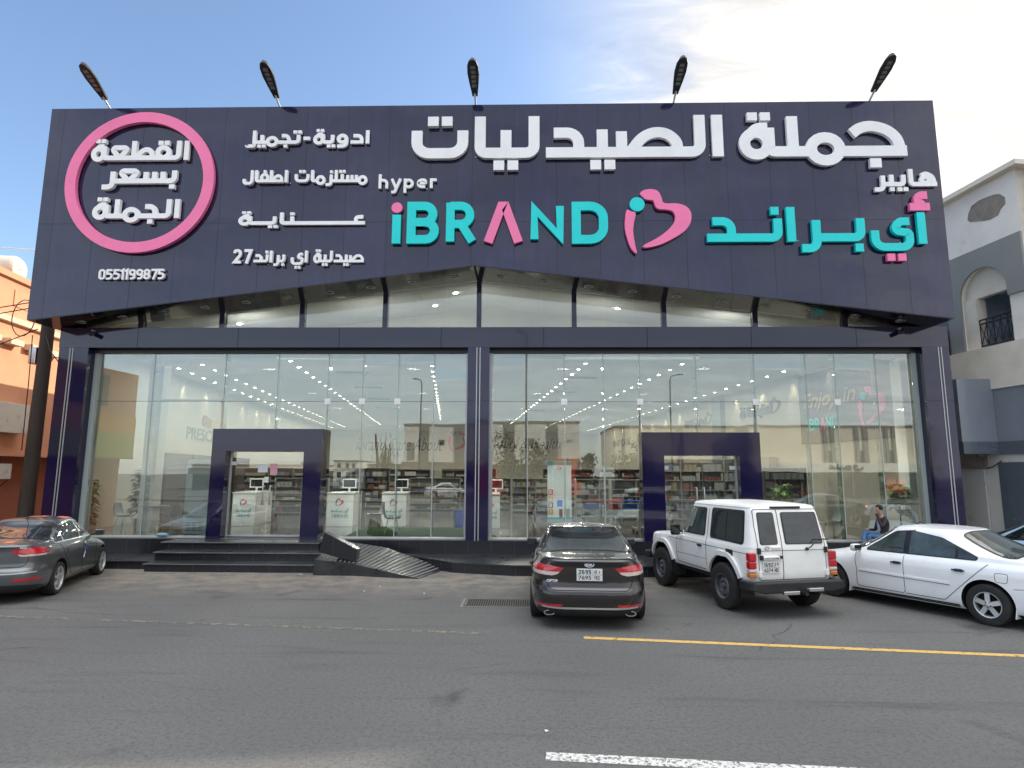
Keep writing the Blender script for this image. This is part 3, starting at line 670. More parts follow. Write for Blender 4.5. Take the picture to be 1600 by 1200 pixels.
    for i in range(len(xs)-1):
        a, b = xs[i]+(.07 if i else 0), xs[i+1]-(.07 if i < len(xs)-2 else 0); k = 3
        for j in range(k):
            u0 = a+(b-a)*j/k+.004; u1 = a+(b-a)*(j+1)/k-.004
            pts = [(u0, -.006, 6.492), (u1, -.006, 6.492), (u1, -.006, max(6.50, edge_z(u1)-.03)), (u0, -.006, max(6.497, edge_z(u0)-.03))]
            if u0 < RX < u1: pts.insert(3, (RX, -.006, RZ-.03))
            if max(p[2] for p in pts) < 6.52: continue
            mb = MB(); mb.prism(pts, (0, .012, 0)); mb.build('clerestory_pane', 'glass_high', store)
    for x in ps:
        mb = MB(); mb.prism([(x-.07, -.06, 6.49), (x+.07, -.06, 6.49), (x+.07, -.06, max(6.5, edge_z(x+.07)-.02)), (x-.07, -.06, max(6.5, edge_z(x-.07)-.02))], (0, .2, 0)); mb.build('clerestory_post', 'navy_column', store)
    # sill
    for a, b in ((-12.5, pL[0]-.01), (pL[1]+.01, -1.632), (-1.018, pR[0]-.01), (pR[1]+.01, 10.98)): mb = MB(); mb.box(a, b, -.16, .06, .60, .645); mb.build('sill', 'sill_white', store)
    # portals
    for (p0, p1), pz, u0, u1, ul in ((pL, ztopL, 352, 474, 705), (pR, ztopR, 1038, 1156, 711.5)):
        i0 = gy(u0, 720, PY).x; i1 = gy(u1, 720, PY).x; zl = gy((u0+u1)/2, ul, PY).z
        mb = MB(); mb.prism([(p0, PY, .605), (i0, PY, .605), (i0, PY, zl), (i1, PY, zl), (i1, PY, .605), (p1, PY, .605), (p1, PY, pz), (p0, PY, pz)], (0, .46, 0))
        por = mb.build('entrance_portal', 'navy_column', store)
        mid = (i0+i1)/2
        for a, b, hx in ((i0+.02, mid-.006, mid-.10), (mid+.006, i1-.02, mid+.10)):
            mb = MB(); mb.box(a, b, DOOR_Y-.006, DOOR_Y+.006, .64, zl-.30); d = mb.build('door_leaf', 'glass', por)
            mb = MB(); mb.box(a, b, DOOR_Y-.02, DOOR_Y+.02, .622, .68)
            mb.build('bottom_rail', 'alu_white', d)
            mb = MB(); hz = 1.15+.62
            mb.tube([(hx, DOOR_Y, hz-.24), (hx, DOOR_Y-.07, hz-.26), (hx, DOOR_Y-.08, hz-.2), (hx, DOOR_Y-.08, hz+.2), (hx, DOOR_Y-.07, hz+.26), (hx, DOOR_Y, hz+.24)], .016, 8); mb.build('pull_handle', 'steel', d, smooth=60)
            q = a if hx > a+(b-a)/2 else b-.16
            mb = MB(); mb.box(q, q+.16, DOOR_Y-.022, DOOR_Y+.022, zl-.38, zl-.28); mb.build('hinge_fitting', 'patch_white', d)
        mb = MB(); mb.box(i0+.02, i1-.02, DOOR_Y-.006, DOOR_Y+.006, zl-.29, zl-.002); mb.build('transom_pane', 'glass', por)
        for s in (i0+.012, i1-.012): mb = MB(); mb.box(s-.012, s+.012, DOOR_Y-.05, DOOR_Y+.05, .62, zl); mb.build('side_frame', 'alu_white', por)
        mb = MB(); mb.box(i0, i1, -.05, .02, .62, .64); mb.build('threshold', 'sill_white', por)
    return pL, pR

def make_shell():
    W0 = Vector((-13.35, 0.33, 0)); E0 = Vector((11.60, 0.33, 0)); dep = 39.5
    def sl(z0, z1, name, m, pts):
        mb = MB(); mb.prism([(p.x, p.y, z0) for p in pts], (0, 0, z1-z0)); return mb.build(name, m, store)
    W1 = W0+SD*dep; E1 = E0+SD*(dep+3.05)
    fr = [Vector((-13.34, -.34, 0)), Vector((11.70, -.34, 0)), E1+SS*.2, W1-SS*.2]
    sl(.30, FLOOR_Z, 'floor', 'floor_tile', fr)
    # ceilings: main hall, raised front bay under the gable, and the bulkhead between
    yb = 3.3
    A = W0+SD*(yb/.9925); B = E0+SD*(yb/.9925)
    sl(CEIL_Z, CEIL_Z+.12, 'ceiling', 'ceiling_white', [A, B, E1, W1])
    mb = MB()
    mb.prism([(A.x, yb, CEIL_Z+.121), (B.x, yb, CEIL_Z+.121), (B.x, yb, 6.9), (RX, yb, 8.6), (A.x, yb, 6.9)], (0, .12, 0)); mb.build('bulkhead', 'wall_white', store)
    mb = MB()
    for a, b in ((XL+.25, RX), (RX, XR-.25)):
        mb.prism([(a, .15, edge_z(a)+.08), (b, .15, edge_z(b)+.08), (b, yb+.13, edge_z(b)+.08), (a, yb+.13, edge_z(a)+.08)], (0, 0, .1))
    mb.build('front_ceiling', 'ceiling_front', store)
    mb = MB()
    for a, b in ((-13.6, RX), (RX, 11.9)):
        off = SD*(dep+.3)
        za, zb = (6.95 if a < RX-1 else 8.75), (6.95 if b > RX+1 else 8.75)
        mb.prism([Vector((a, .1, za)), Vector((b, .1, zb)), Vector((b, .1, zb))+off, Vector((a, .1, za))+off], (0, 0, .12))
    mb.build('roof', 'roof_grey', store)
    th = .22
    mb = MB(); mb.prism([(p.x, p.y, .0) for p in (W0, W1, W1-SS*th, W0-SS*th)], (0, 0, 6.9)); mb.build('side_wall', 'wall_white', store)
    mb = MB(); mb.prism([(p.x, p.y, .0) for p in (E0, E0+SS*th, E1+SS*th, E1)], (0, 0, 6.9)); mb.build('side_wall', 'wall_white', store)
    mb = MB(); mb.prism([(p.x, p.y, .0) for p in (W1-SS*.3, E1+SS*.3, E1+SS*.3+SD*.2, W1-SS*.3+SD*.2)], (0, 0, 6.9)); mb.build('back_wall', 'wall_white', store)
    return W0, W1, E0, E1

def make_podium():
    # front of the floor slab under the glass
    mb = MB(); mb.box(-13.36, 11.74, -.40, -.342, 0.0, .598); o = mb.build('plinth', 'black_tile', store)
    # landing and steps at the left entrance
    t = thing('entrance_steps', 'three black tiled steps leading up to the left entrance', 'steps', (-7.2, -1.6, 0))
    lv = [(.20, (222, 881, 497, 881)), (.41, (238, 863, 506, 863)), (.60, (250, 847, 500, 847))]
    res = []
    for z, (u0, v0, u1, v1) in lv:
        a = gz(u0, v0, z); b = gz(u1, v1, z); y = (a.y+b.y)/2; res.append((a.x, b.x, y, z))
    yb = -.402; prevz = 0.0
    for i, (a, b, y, z) in enumerate(res):
        mb = MB(); mb.box(a, b, y, yb, prevz, z-.03); s_ = mb.build('riser', 'black_tile', t)
        mb = MB(); mb.box(a-.025, b+.025, y-.03, yb, z-.03, z); mb.build('tread', 'black_stone', t, bevel=.006)
        mb = MB(); mb.box(a-.03, b+.03, y-.038, y-.0305, z-.026, z-.002); mb.build('nosing', 'stone_edge', t)
        prevz = z
    # aprons
    zA = .25; zL = .20
    p = [gz(598, 852.5, zA), gz(640, 862, zA), gz(706, 878, zA), gz(800, 883, zA)]
    yf = p[-1].y; poly = [(p[0].x, -.405), (p[0].x, p[0].y if p[0].y < -.45 else -.45), (p[1].x, min(p[1].y, -.6)), (p[2].x, p[2].y), (p[3].x, yf), (12.4, yf-.05), (12.4, -.405)]
    mb = MB(); mb.prism([(x, y, 0) for x, y in poly], (0, 0, zA-.03)); mb.cur = 1
    mb.prism([(x, y-.02 if y < -.41 else y, zA-.029) for x, y in poly], (0, 0, .029)); structure(mb.build('sidewalk', ['black_tile', 'black_stone'], None))
    a = gz(165, 876, zL); mb = MB(); mb.box(-13.8, res[0][0]-.03, a.y, -.405, 0, zL-.03); mb.cur = 1; mb.box(-13.8, res[0][0]-.03, a.y-.02, -.405, zL-.029, zL); structure(mb.build('sidewalk', ['black_tile', 'black_stone'], None))
    # ramp with anti-slip strips
    t = thing('access_ramp', 'black access ramp with pale anti-slip strips beside the entrance steps', 'ramp', (-3.2, -1.9, 0))
    xa = res[0][1]+.05
    Fp = [Vector((xa, -2.45, .36)), Vector((-4.05, -2.48, .27)), Vector((-2.45, -2.84, .012))]; Bp = [Vector((xa, -.50, .60)), Vector((-3.7, -.78, .46)), Vector((-1.98, -1.36, .012))]
    def along(P, t): return P[0].lerp(P[1], t/.40) if t < .40 else P[1].lerp(P[2], (t-.40)/.60)
    n = 25; Fs = [along(Fp, i/(n-1)) for i in range(n)]; Bs = [along(Bp, i/(n-1)) for i in range(n)]; dn = lambda P: [Vector((p.x, p.y, 0)) for p in P]
    vs = Fs+Bs+dn(Fs)+dn(Bs); fs = []
    for i in range(n-1): fs += [(i, i+1, n+i+1, n+i), (i, 2*n+i, 2*n+i+1, i+1), (n+i, n+i+1, 3*n+i+1, 3*n+i)]
    fs += [(0, n, 3*n, 2*n), (n-1, 3*n-1, 4*n-1, 2*n-1)]
    mb = MB(); mb.add(vs, fs); mb.build('ramp_body', 'black_stone', t)
    mb = MB(); Z = Vector((0, 0, .004))
    for i in range(18):
        t0 = .20+i*.044; t1 = t0+.010; a, b, c, d = along(Fp, t0)+Z, along(Fp, t1)+Z, along(Bp, t1)+Z, along(Bp, t0)+Z; w = (d-a).normalized()*.06
        mb.prism([a+w, b+w, c-w, d-w], (0, 0, .010))
    mb.build('grip_strip', 'strip_pale', t)
    # kerb parapet between steps and ramp
    yp = -2.36; q = [gy(u, v, yp) for u, v in ((506, 831), (559, 859), (555, 879), (498, 863))]
    mb = MB(); mb.prism(q, (0, .30, 0)); o = mb.build('ramp_parapet', 'black_tile', None, bevel=.012); tag(o, 'short sloping black tiled parapet between the steps and the ramp', 'parapet')
    mb = MB(); mb.box(q[3].x-.02, q[2].x-.05, yp-.05, yp+.32, 0, q[2].z-.02); mb.build('parapet_base', 'black_tile', t)

# roof-edge floodlights
mat('lamp_black', (0.012, 0.012, 0.014), 0.55); mat('led_lens', (0.16, 0.16, 0.155), 0.35)
def make_floodlight(label):
    t = thing('floodlight', label, 'floodlight', (0, 0, 0), 0, 'floodlights along the roof edge')
    # pole comes out over the board, head pitched up and out
    mb = MB(); mb.tube([(0, .1, -.25), (0, .02, .02), (0, -.40, .21)], .03, 10); mb.build('arm', 'steel', t, smooth=60, local=True)
    d = Vector((0, -.93, .36)).normalized(); u = Vector((1, 0, 0)); n = d.cross(u).normalized()
    if n.z > 0: n = -n
    o = Vector((0, -.30, .17))
    K = .78; prof = [(a*K, b*K) for a, b in ((0, .10), (.12, .115), (.5, .17), (.85, .21), (1.15, .195), (1.32, .13), (1.38, .04))]
    def ring(off, sc): return [o+d*l+u*(w*sc)+n*off for l, w in prof]+[o+d*l-u*(w*sc)+n*off for l, w in prof[::-1]]
    A = ring(.0, .93); B = ring(-.035, 1.0); C = ring(-.10, .72); k = len(A)
    vs = A+B+C; fs = [tuple(range(k)), tuple(2*k+i for i in range(k))[::-1]]
    for r in (0, 1):
        for i in range(k): j = (i+1) % k; fs.append((r*k+i, r*k+j, (r+1)*k+j, (r+1)*k+i))
    mb = MB(); mb.add(vs, fs); h = mb.build('lamp_head', 'lamp_black', t, smooth=35, local=True)
    for i in range(5):
        c = o+d*(.42+.17*i)*K+n*.004; mb = MB(); mb.obox(c, .16*K, .115*K, .012, u, d, n); mb.build('led_lens', 'led_lens', h, local=True)
    return t
def make_floodlights():
    names = ['black floodlight above the pink ring, leftmost on the roof edge', 'black floodlight above the small sign list', 'black floodlight leaning straight out near the middle of the roof edge',
             'black floodlight against the clouds above the large white lettering', 'black floodlight nearest the right end of the roof edge']
    f0 = make_floodlight(names[0])
    for i, (u, v) in enumerate(((170, 168), (436, 165), (743, 162), (1053, 160), (1360, 158))):
        p = gy(u, v, FY); f = f0 if i == 0 else dup(f0, None, None, names[i])
        f.location = (p.x, FY+.12, ZT-.03)
# ------------------------------------------------------------------ vehicles
mat('paint_brown', (0.030, 0.026, 0.026), 0.25, metal=0.5, coat=1.0, var=0.06, vscale=2, dirt=(0.08, 0.07, 0.06), dscale=5, dlo=.58, dhi=.95)
mat('paint_grey', (0.125, 0.135, 0.140), 0.32, metal=0.5, coat=0.8, var=0.08, vscale=2, dirt=(0.20, 0.19, 0.175), dscale=3, dlo=.52, dhi=.9)
mat('paint_white', (0.86, 0.87, 0.88), 0.3, coat=0.7, var=0.03, vscale=2)
mat('paint_cream', (0.87, 0.86, 0.82), 0.38, coat=0.4, var=0.05, vscale=2.5, dirt=(0.62, 0.57, 0.50), dscale=2.2, dlo=.58, dhi=.9)
mat('paint_blue', (0.30, 0.45, 0.58), 0.3, coat=0.8)
mat('paint_black', (0.010, 0.010, 0.012), 0.2, coat=1.0)
mat('car_glass', (0.012, 0.015, 0.015), 0.03, coat=0.5, spec=0.6)
mat('car_glass_light', (0.045, 0.060, 0.058), 0.03, coat=0.5, spec=0.6, var=0.7, vscale=1.6)
mat('car_glass_rear', (0.030, 0.034, 0.036), 0.05, coat=0.5, var=0.5, vscale=1.5)
mat('black_plastic', (0.018, 0.018, 0.019), 0.5, var=0.2)
mat('dark_well', (0.006, 0.006, 0.006), 0.9)
mat('rubber', (0.016, 0.016, 0.016), 0.75, bump=0.25, bscale=30, dirt=(0.06, 0.055, 0.05), dscale=3, dlo=.5, dhi=.9)
mat('chrome', (0.75, 0.75, 0.76), 0.22, metal=1.0)
mat('rim_alloy', (0.66, 0.66, 0.67), 0.38, metal=0.6, var=0.15)
mat('rim_steel', (0.20, 0.21, 0.22), 0.45, metal=0.6, var=0.2)
mat('lamp_red', (0.42, 0.012, 0.022), 0.12, coat=1.0, emit=(0.5, 0.01, 0.02), estr=0.04)
mat('lamp_clear', (0.62, 0.52, 0.48), 0.12, coat=1.0)
mat('lamp_amber', (0.60, 0.18, 0.03), 0.15, coat=1.0)
mat('plate_white', (0.72, 0.72, 0.70), 0.4)
mat('plate_ink', (0.05, 0.05, 0.06), 0.5)
mat('seam', (0.006, 0.006, 0.006), 0.7)
mat('tape_white', (0.8, 0.8, 0.8), 0.5); mat('tape_blue', (0.05, 0.15, 0.5), 0.5)
mat('tape_red', (0.75, 0.22, 0.12), 0.5)

def pch(pts):
    """monotone cubic interpolation through (x, y) points"""
    xs = np.array([p[0] for p in pts], float); ys = np.array([p[1] for p in pts], float)
    h = np.diff(xs); d = np.diff(ys)/h; m = np.zeros(len(xs)); m[0], m[-1] = d[0], d[-1]
    for i in range(1, len(xs)-1):
        if d[i-1]*d[i] > 0: w1 = 2*h[i]+h[i-1]; w2 = h[i]+2*h[i-1]; m[i] = (w1+w2)/(w1/d[i-1]+w2/d[i])
    def f(x):
        x = min(max(x, xs[0]), xs[-1]); i = int(min(np.searchsorted(xs, x, side='right')-1, len(xs)-2)); i = max(i, 0); t = (x-xs[i])/h[i]
        return (2*t**3-3*t**2+1)*ys[i]+(t**3-2*t**2+t)*h[i]*m[i]+(-2*t**3+3*t**2)*ys[i+1]+(t**3-t**2)*h[i]*m[i+1]
    return f
def lin(pts):
    xs = [p[0] for p in pts]; ys = [p[1] for p in pts]
    return lambda x: float(np.interp(x, xs, ys))
class Body:
    """car body as stacked plan outlines: rear(z), front(z), half width(z), corner sharpness(z)"""
    def __init__(s, rear, front, width, nr, nf, ztop, crown, K=16, M=34):
        fr, ff, fw = pch(rear), pch(front), pch(width); fnr, fnf = lin(nr), lin(nf)
        z0 = rear[0][0]
        zs = [z0]; z = z0                                       # adaptive levels along the silhouette
        while z < ztop-1e-6:
            dz = 0.03
            while dz > 0.0012 and (abs(fr(z+dz)-fr(z)) > .05 or abs(ff(z+dz)-ff(z)) > .05 or abs(fw(z+dz)-fw(z)) > .02): dz *= .7
            z = min(z+dz, ztop); zs.append(z)
        lev = [(z, fr(z), ff(z), fw(z), fnr(z), fnf(z)) for z in zs]
        z, xr, xf, w, a, b = lev[-1]; xm = (xr+xf)/2
        for sc in (.97, .92, .84, .72, .55, .35, .12): lev.append((z+crown*(1-sc*sc), xm+(xr-xm)*sc, xm+(xf-xm)*sc, w*sc, a, b))
        vs = []; fs = []
        q = [(1, t) for t in np.linspace(0, 1, K, endpoint=False)]+[(t, 1) for t in np.linspace(1, 0, M, endpoint=False)]
        for z, xr, xf, w, a, b in lev:
            xm = (xr+xf)/2; ring = []
            def sq(c, e, n): r = 1/(abs(c)**n+abs(e)**n)**(1/n); return c*r, e*r
            Q1 = [sq(c, e, b) for c, e in q]; Q2 = [sq(c, e, a) for c, e in q]
            ring += [(xm+(xf-xm)*c, w*e) for c, e in Q1]
            ring += [(xm, w)]
            ring += [(xm+(xr-xm)*c, w*e) for c, e in Q2[::-1]]
            ring += [(xm+(xr-xm)*c, -w*e) for c, e in Q2[1:]]
            ring += [(xm, -w)]
            ring += [(xm+(xf-xm)*c, -w*e) for c, e in Q1[:0:-1]]
            vs += [(x, y, z) for x, y in ring]
        n = len(vs)//len(lev)
        for i in range(len(lev)-1):
            for j in range(n): fs.append((i*n+j, i*n+(j+1) % n, (i+1)*n+(j+1) % n, (i+1)*n+j))
        fs.append(tuple(range(n))[::-1]); k = (len(lev)-1)*n; fs.append(tuple(k+j for j in range(n)))
        s.v, s.f = vs, fs; s.bvh = BVHTree.FromPolygons([Vector(p) for p in vs], fs)
    def hit(s, o, d):
        l, n, i, t = s.bvh.ray_cast(o, d)
        s.miss = l is None
        if l is None:
            l, n, i, t = s.bvh.find_nearest(o+d*3)
        if n.dot(d) > 0: n = -n
        return l, n
VIEW = {'L': (Vector((0, 3, 0)), Vector((1,0,0)), Vector((0,0,1)), Vector((0,-1,0))), 'R': (Vector((0,-3,0)), Vector((1,0,0)), Vector((0,0,1)), Vector((0,1,0))),
        'B': (Vector((-5,0,0)), Vector((0,1,0)), Vector((0,0,1)), Vector((1,0,0))), 'F': (Vector((5,0,0)), Vector((0,1,0)), Vector((0,0,1)), Vector((-1,0,0))),
        'T': (Vector((0,0,4)), Vector((1,0,0)), Vector((0,1,0)), Vector((0,0,-1)))}
def _proj(body, mb, tv, tf, frame, off, thick):
    o, U, V, d = frame; top = []; bot = []; bad = set()
    for i, (u, v) in enumerate(tv):
        l, n = body.hit(o+U*u+V*v, d)
        if body.miss or abs(n.dot(d)) < .12: bad.add(i)
        top.append(l+n*off); bot.append(l+n*(off-thick))
    tf = [f for f in tf if not any(i in bad for i in f)]
    k = len(tv); cnt = {}
    for f in tf:
        for i in range(len(f)):
            a, b = f[i], f[(i+1) % len(f)]; cnt.setdefault((min(a, b), max(a, b)), []).append((a, b))
    fs = [tuple(f) for f in tf]
    for e, l in cnt.items():
        if len(l) == 1: a, b = l[0]; fs.append((b, a, a+k, b+k))
    mb.add(top+bot, fs)
def patch(body, mb, poly, frame, off=.004, thick=.012, grid=.07):
    frame = VIEW[frame] if isinstance(frame, str) else frame
    P = []
    for i, p in enumerate(poly):
        a = Vector(p).to_2d(); b = Vector(poly[(i+1) % len(poly)]).to_2d(); n = max(1, int((b-a).length/grid))
        P += [a.lerp(b, t/n) for t in range(n)]
    tris = tessellate_polygon([[p.to_3d() for p in P]])
    bm = bmesh.new(); vv = [bm.verts.new((p.x, p.y, 0)) for p in P]
    for t in tris:
        try: bm.faces.new([vv[i] for i in t])
        except ValueError: pass
    for ax in (0, 1):
        lo = min(p[ax] for p in P); hi = max(p[ax] for p in P); n = int((hi-lo)/grid)
        for i in range(1, n+1):
            co = [0, 0, 0]; no = [0, 0, 0]; co[ax] = lo+(hi-lo)*i/(n+1); no[ax] = 1
            bmesh.ops.bisect_plane(bm, geom=bm.verts[:]+bm.edges[:]+bm.faces[:], dist=1e-5, plane_co=co, plane_no=no)
    bm.verts.index_update()
    _proj(body, mb, [(v.co.x, v.co.y) for v in bm.verts], [[v.index for v in f.verts] for f in bm.faces], frame, off, thick); bm.free()
def strip(body, mb, path, w, frame, off=.003, thick=.01, closed=False, step=.04):
    frame = VIEW[frame] if isinstance(frame, str) else frame
    P = []; pts = [Vector(p).to_2d() for p in path]; k = len(pts)
    for i in range(k if closed else k-1):
        a, b = pts[i], pts[(i+1) % k]; n = max(1, int((b-a).length/step)); P += [a.lerp(b, t/n) for t in range(n)]
    if not closed: P.append(pts[-1])
    L, R = ribbon_sides(P, w, closed); k = len(L); tf = []
    for i in range(k if closed else k-1): j = (i+1) % k; tf.append([i, j, k+j, k+i])
    _proj(body, mb, [(p.x, p.y) for p in L+R], tf, frame, off, thick)
def mirror(poly): return [(-Vector(p).x, Vector(p).y) for p in poly]
def finish_body(body, paint, arches, parent, half_w, under=.0, name='body'):
    """cut the wheel wells out of the closed body and make it a part"""
    mb = MB(); mb.add(body.v, body.f); o = mb.build(name, [paint, 'dark_well'], parent, smooth=38, local=True)
    cm = MB()
    for x, z, r in arches:
        for s in (-1, 1): cm.lathe([(r, 0), (r, .42)], (x, s*(half_w-.34), z), (0, s, 0), 40)
    cm.cur = 0; c = cm.build('cutter', ['dark_well', 'dark_well'], None)
    c.data.polygons.foreach_set('material_index', [1]*len(c.data.polygons))
    for l in (o,):
        m = l.modifiers.new('arch', 'BOOLEAN'); m.operation = 'DIFFERENCE'; m.solver = 'EXACT'; m.object = c
        try: m.material_mode = 'INDEX'
        except Exception: pass
    c.parent = None; c.matrix_world = world_of(parent)
    bpy.context.view_layer.update()
    me = bpy.data.meshes.new_from_object(o.evaluated_get(bpy.context.evaluated_depsgraph_get())); me.name = name
    o.modifiers.clear(); o.data = me; bpy.data.objects.remove(c)
    for p in me.polygons:
        if p.normal.z < -.75 and p.center.z < .5: p.material_index = 1
    me.set_sharp_from_angle(angle=rad(38))
    return o
def make_wheel(parent, x, y, r, w, rim_r, style, side, steer=0.0):
    wl = bpy.data.objects.new('wheel', None); COL.objects.link(wl); wl.parent = parent; wl.location = (x, y, r); wl.rotation_euler = (0, 0, (0 if side > 0 else math.pi)+steer); wl.empty_display_size = .1
    # local: +y outward
    mb = MB(); h = w/2
    prof = [(rim_r*.96, -h*.8), (rim_r+.01, -h*.95), (r*.86, -h), (r*.965, -h*.88), (r, -h*.62), (r, -h*.12), (r*.988, -h*.1), (r*.988, h*.1), (r, h*.12), (r, h*.62), (r*.965, h*.88), (r*.86, h), (rim_r+.01, h*.95), (rim_r*.96, h*.8)]
    mb.lathe(prof, (0,0,0), (0,1,0), 44, False); mb.build('tyre', 'rubber', wl, smooth=35, local=True)
    mb = MB(); R = rim_r
    mb.lathe([(R*.97, -h*.7), (R*.90, -h*.3), (R*.90, h*.6), (R*.93, h*.9), (R, h*.93), (R*1.005, h*.84)], (0,0,0), (0,1,0), 40, False)
    if style == 'steel':
        mb.lathe([(R*.90, h*.35), (R*.78, h*.30), (R*.62, h*.62), (R*.45, h*.70), (R*.40, h*.45), (R*.30, h*.45), (.001, h*.45)], (0,0,0), (0,1,0), 40, False)
        mb.lathe([(R*.25, h*.45), (R*.22, h*.95), (.001, h*.98)], (0,0,0), (0,1,0), 20, False)
        mb.cur = 1
        for i in range(8): a = 2*math.pi*i/8; c = Vector((math.cos(a), 0, math.sin(a))); t = Vector((-c.z, 0, c.x)); mb.obox(c*R*.70+Vector((0, h*.49, 0)), R*.14, .015, R*.16, c, (0,1,0), t)
    else:
        nsp = 5
        for i in range(nsp):
            for dd in ((-.085, .085) if style == 'twin' else (0,)):
                a = 2*math.pi*i/nsp+dd+.3; c = Vector((math.cos(a), 0, math.sin(a))); t = Vector((-c.z, 0, c.x)); wi = R*(.16 if style == 'twin' else .34); wo = R*(.10 if style == 'twin' else .36)
                p = [c*R*.12+t*wi/2, c*R*.92+t*wo/2, c*R*.92-t*wo/2, c*R*.12-t*wi/2]
                y0, y1 = h*.55, h*.86
                mb.add([q+Vector((0, y0, 0)) for q in p]+[q*0.98+Vector((0, y1 if k in (0, 3) else y1-.008, 0)) for k, q in enumerate(p)], [(0,1,2,3),(7,6,5,4),(0,4,5,1),(1,5,6,2),(2,6,7,3),(3,7,4,0)])
        mb.lathe([(R*.26, h*.5), (R*.26, h*.84), (R*.20, h*.9), (.001, h*.9)], (0,0,0), (0,1,0), 20, False)
        mb.cur = 1; mb.lathe([(R*.90, h*.1), (.001, h*.1)], (0,0,0), (0,1,0), 30, False)
        for i in range(5): a = 2*math.pi*(i+.5)/5+.3; mb.lathe([(.014, h*.84), (.012, h*.90)], (math.cos(a)*R*.2, 0, math.sin(a)*R*.2), (0,1,0), 8)
    mb.build('rim', ['rim_steel' if style == 'steel' else 'rim_alloy', 'dark_well'], wl, smooth=30, local=True)
    return wl
def plate(car, org, U, W, out, w, h, rows):
    mb = MB(); o = Vector(org); U = Vector(U); W = Vector(W); out = Vector(out)
    mb.obox(o+out*.006, w, .012, h, U, out, W); p = mb.build('number_plate', 'plate_white', car, bevel=.003, local=True)
    mb = MB(); e = out*.0125
    mb.obox(o+e, w*.98, .001, .004, U, out, W); mb.obox(o+e+U*(w*.13), .003, .0012, h*.9, U, out, W)
    kw = w
    for i, (l, r) in enumerate(rows):
        z0, z1 = (.07*h, .40*h) if i == 0 else (-.40*h, -.07*h)
        if isinstance(l, str): put_text(mb, l, o+e, U, W, (-.44*w, .07*w, z0, z1), out, .0015, offset=.02)
        else: els_mesh(mb, l, els_bounds(l), (-.44*w, .07*w, z0, z1), o+e, U, W, out, .0015, .0002)
        if isinstance(r, str): put_text(mb, r, o+e, U, W, (.17*w, .40*w, z0, z1), out, .0015, offset=.02)
        else: els_mesh(mb, r, els_bounds(r), (.17*w, .40*w, z0, z1), o+e, U, W, out, .0015, .0002)
    mb.build('plate_characters', 'plate_ink', p, local=False) if False else None
    me = mb.build('plate_characters', 'plate_ink', None); me.parent = p
    return p
def mirror_part(car, x, y, z, s, paint, sz=(.13, .20, .14)):
    mb = MB(); U = Vector((.97, -s*.18, 0)).normalized(); V = Vector((s*.18, .97, 0)).normalized()
    mb.obox((x, s*(y+.11), z), sz[0]*.8, sz[1]*1.0, sz[2]*.95, U, V); m = mb.build('door_mirror', paint, car, smooth=50, bevel=.035, local=True)
    mb = MB(); mb.tube([(x+.04, s*(y-.07), z-.05), (x+.02, s*(y+.05), z-.035)], .024, 8); mb.build('mirror_arm', 'black_plastic', m, local=True)
    mb = MB(); mb.obox(Vector((x, s*(y+.11), z))-U*(sz[0]*.40+.002), .004, sz[1]*.80, sz[2]*.72, U, V); mb.build('mirror_glass', 'car_glass', m, bevel=.001, local=True)
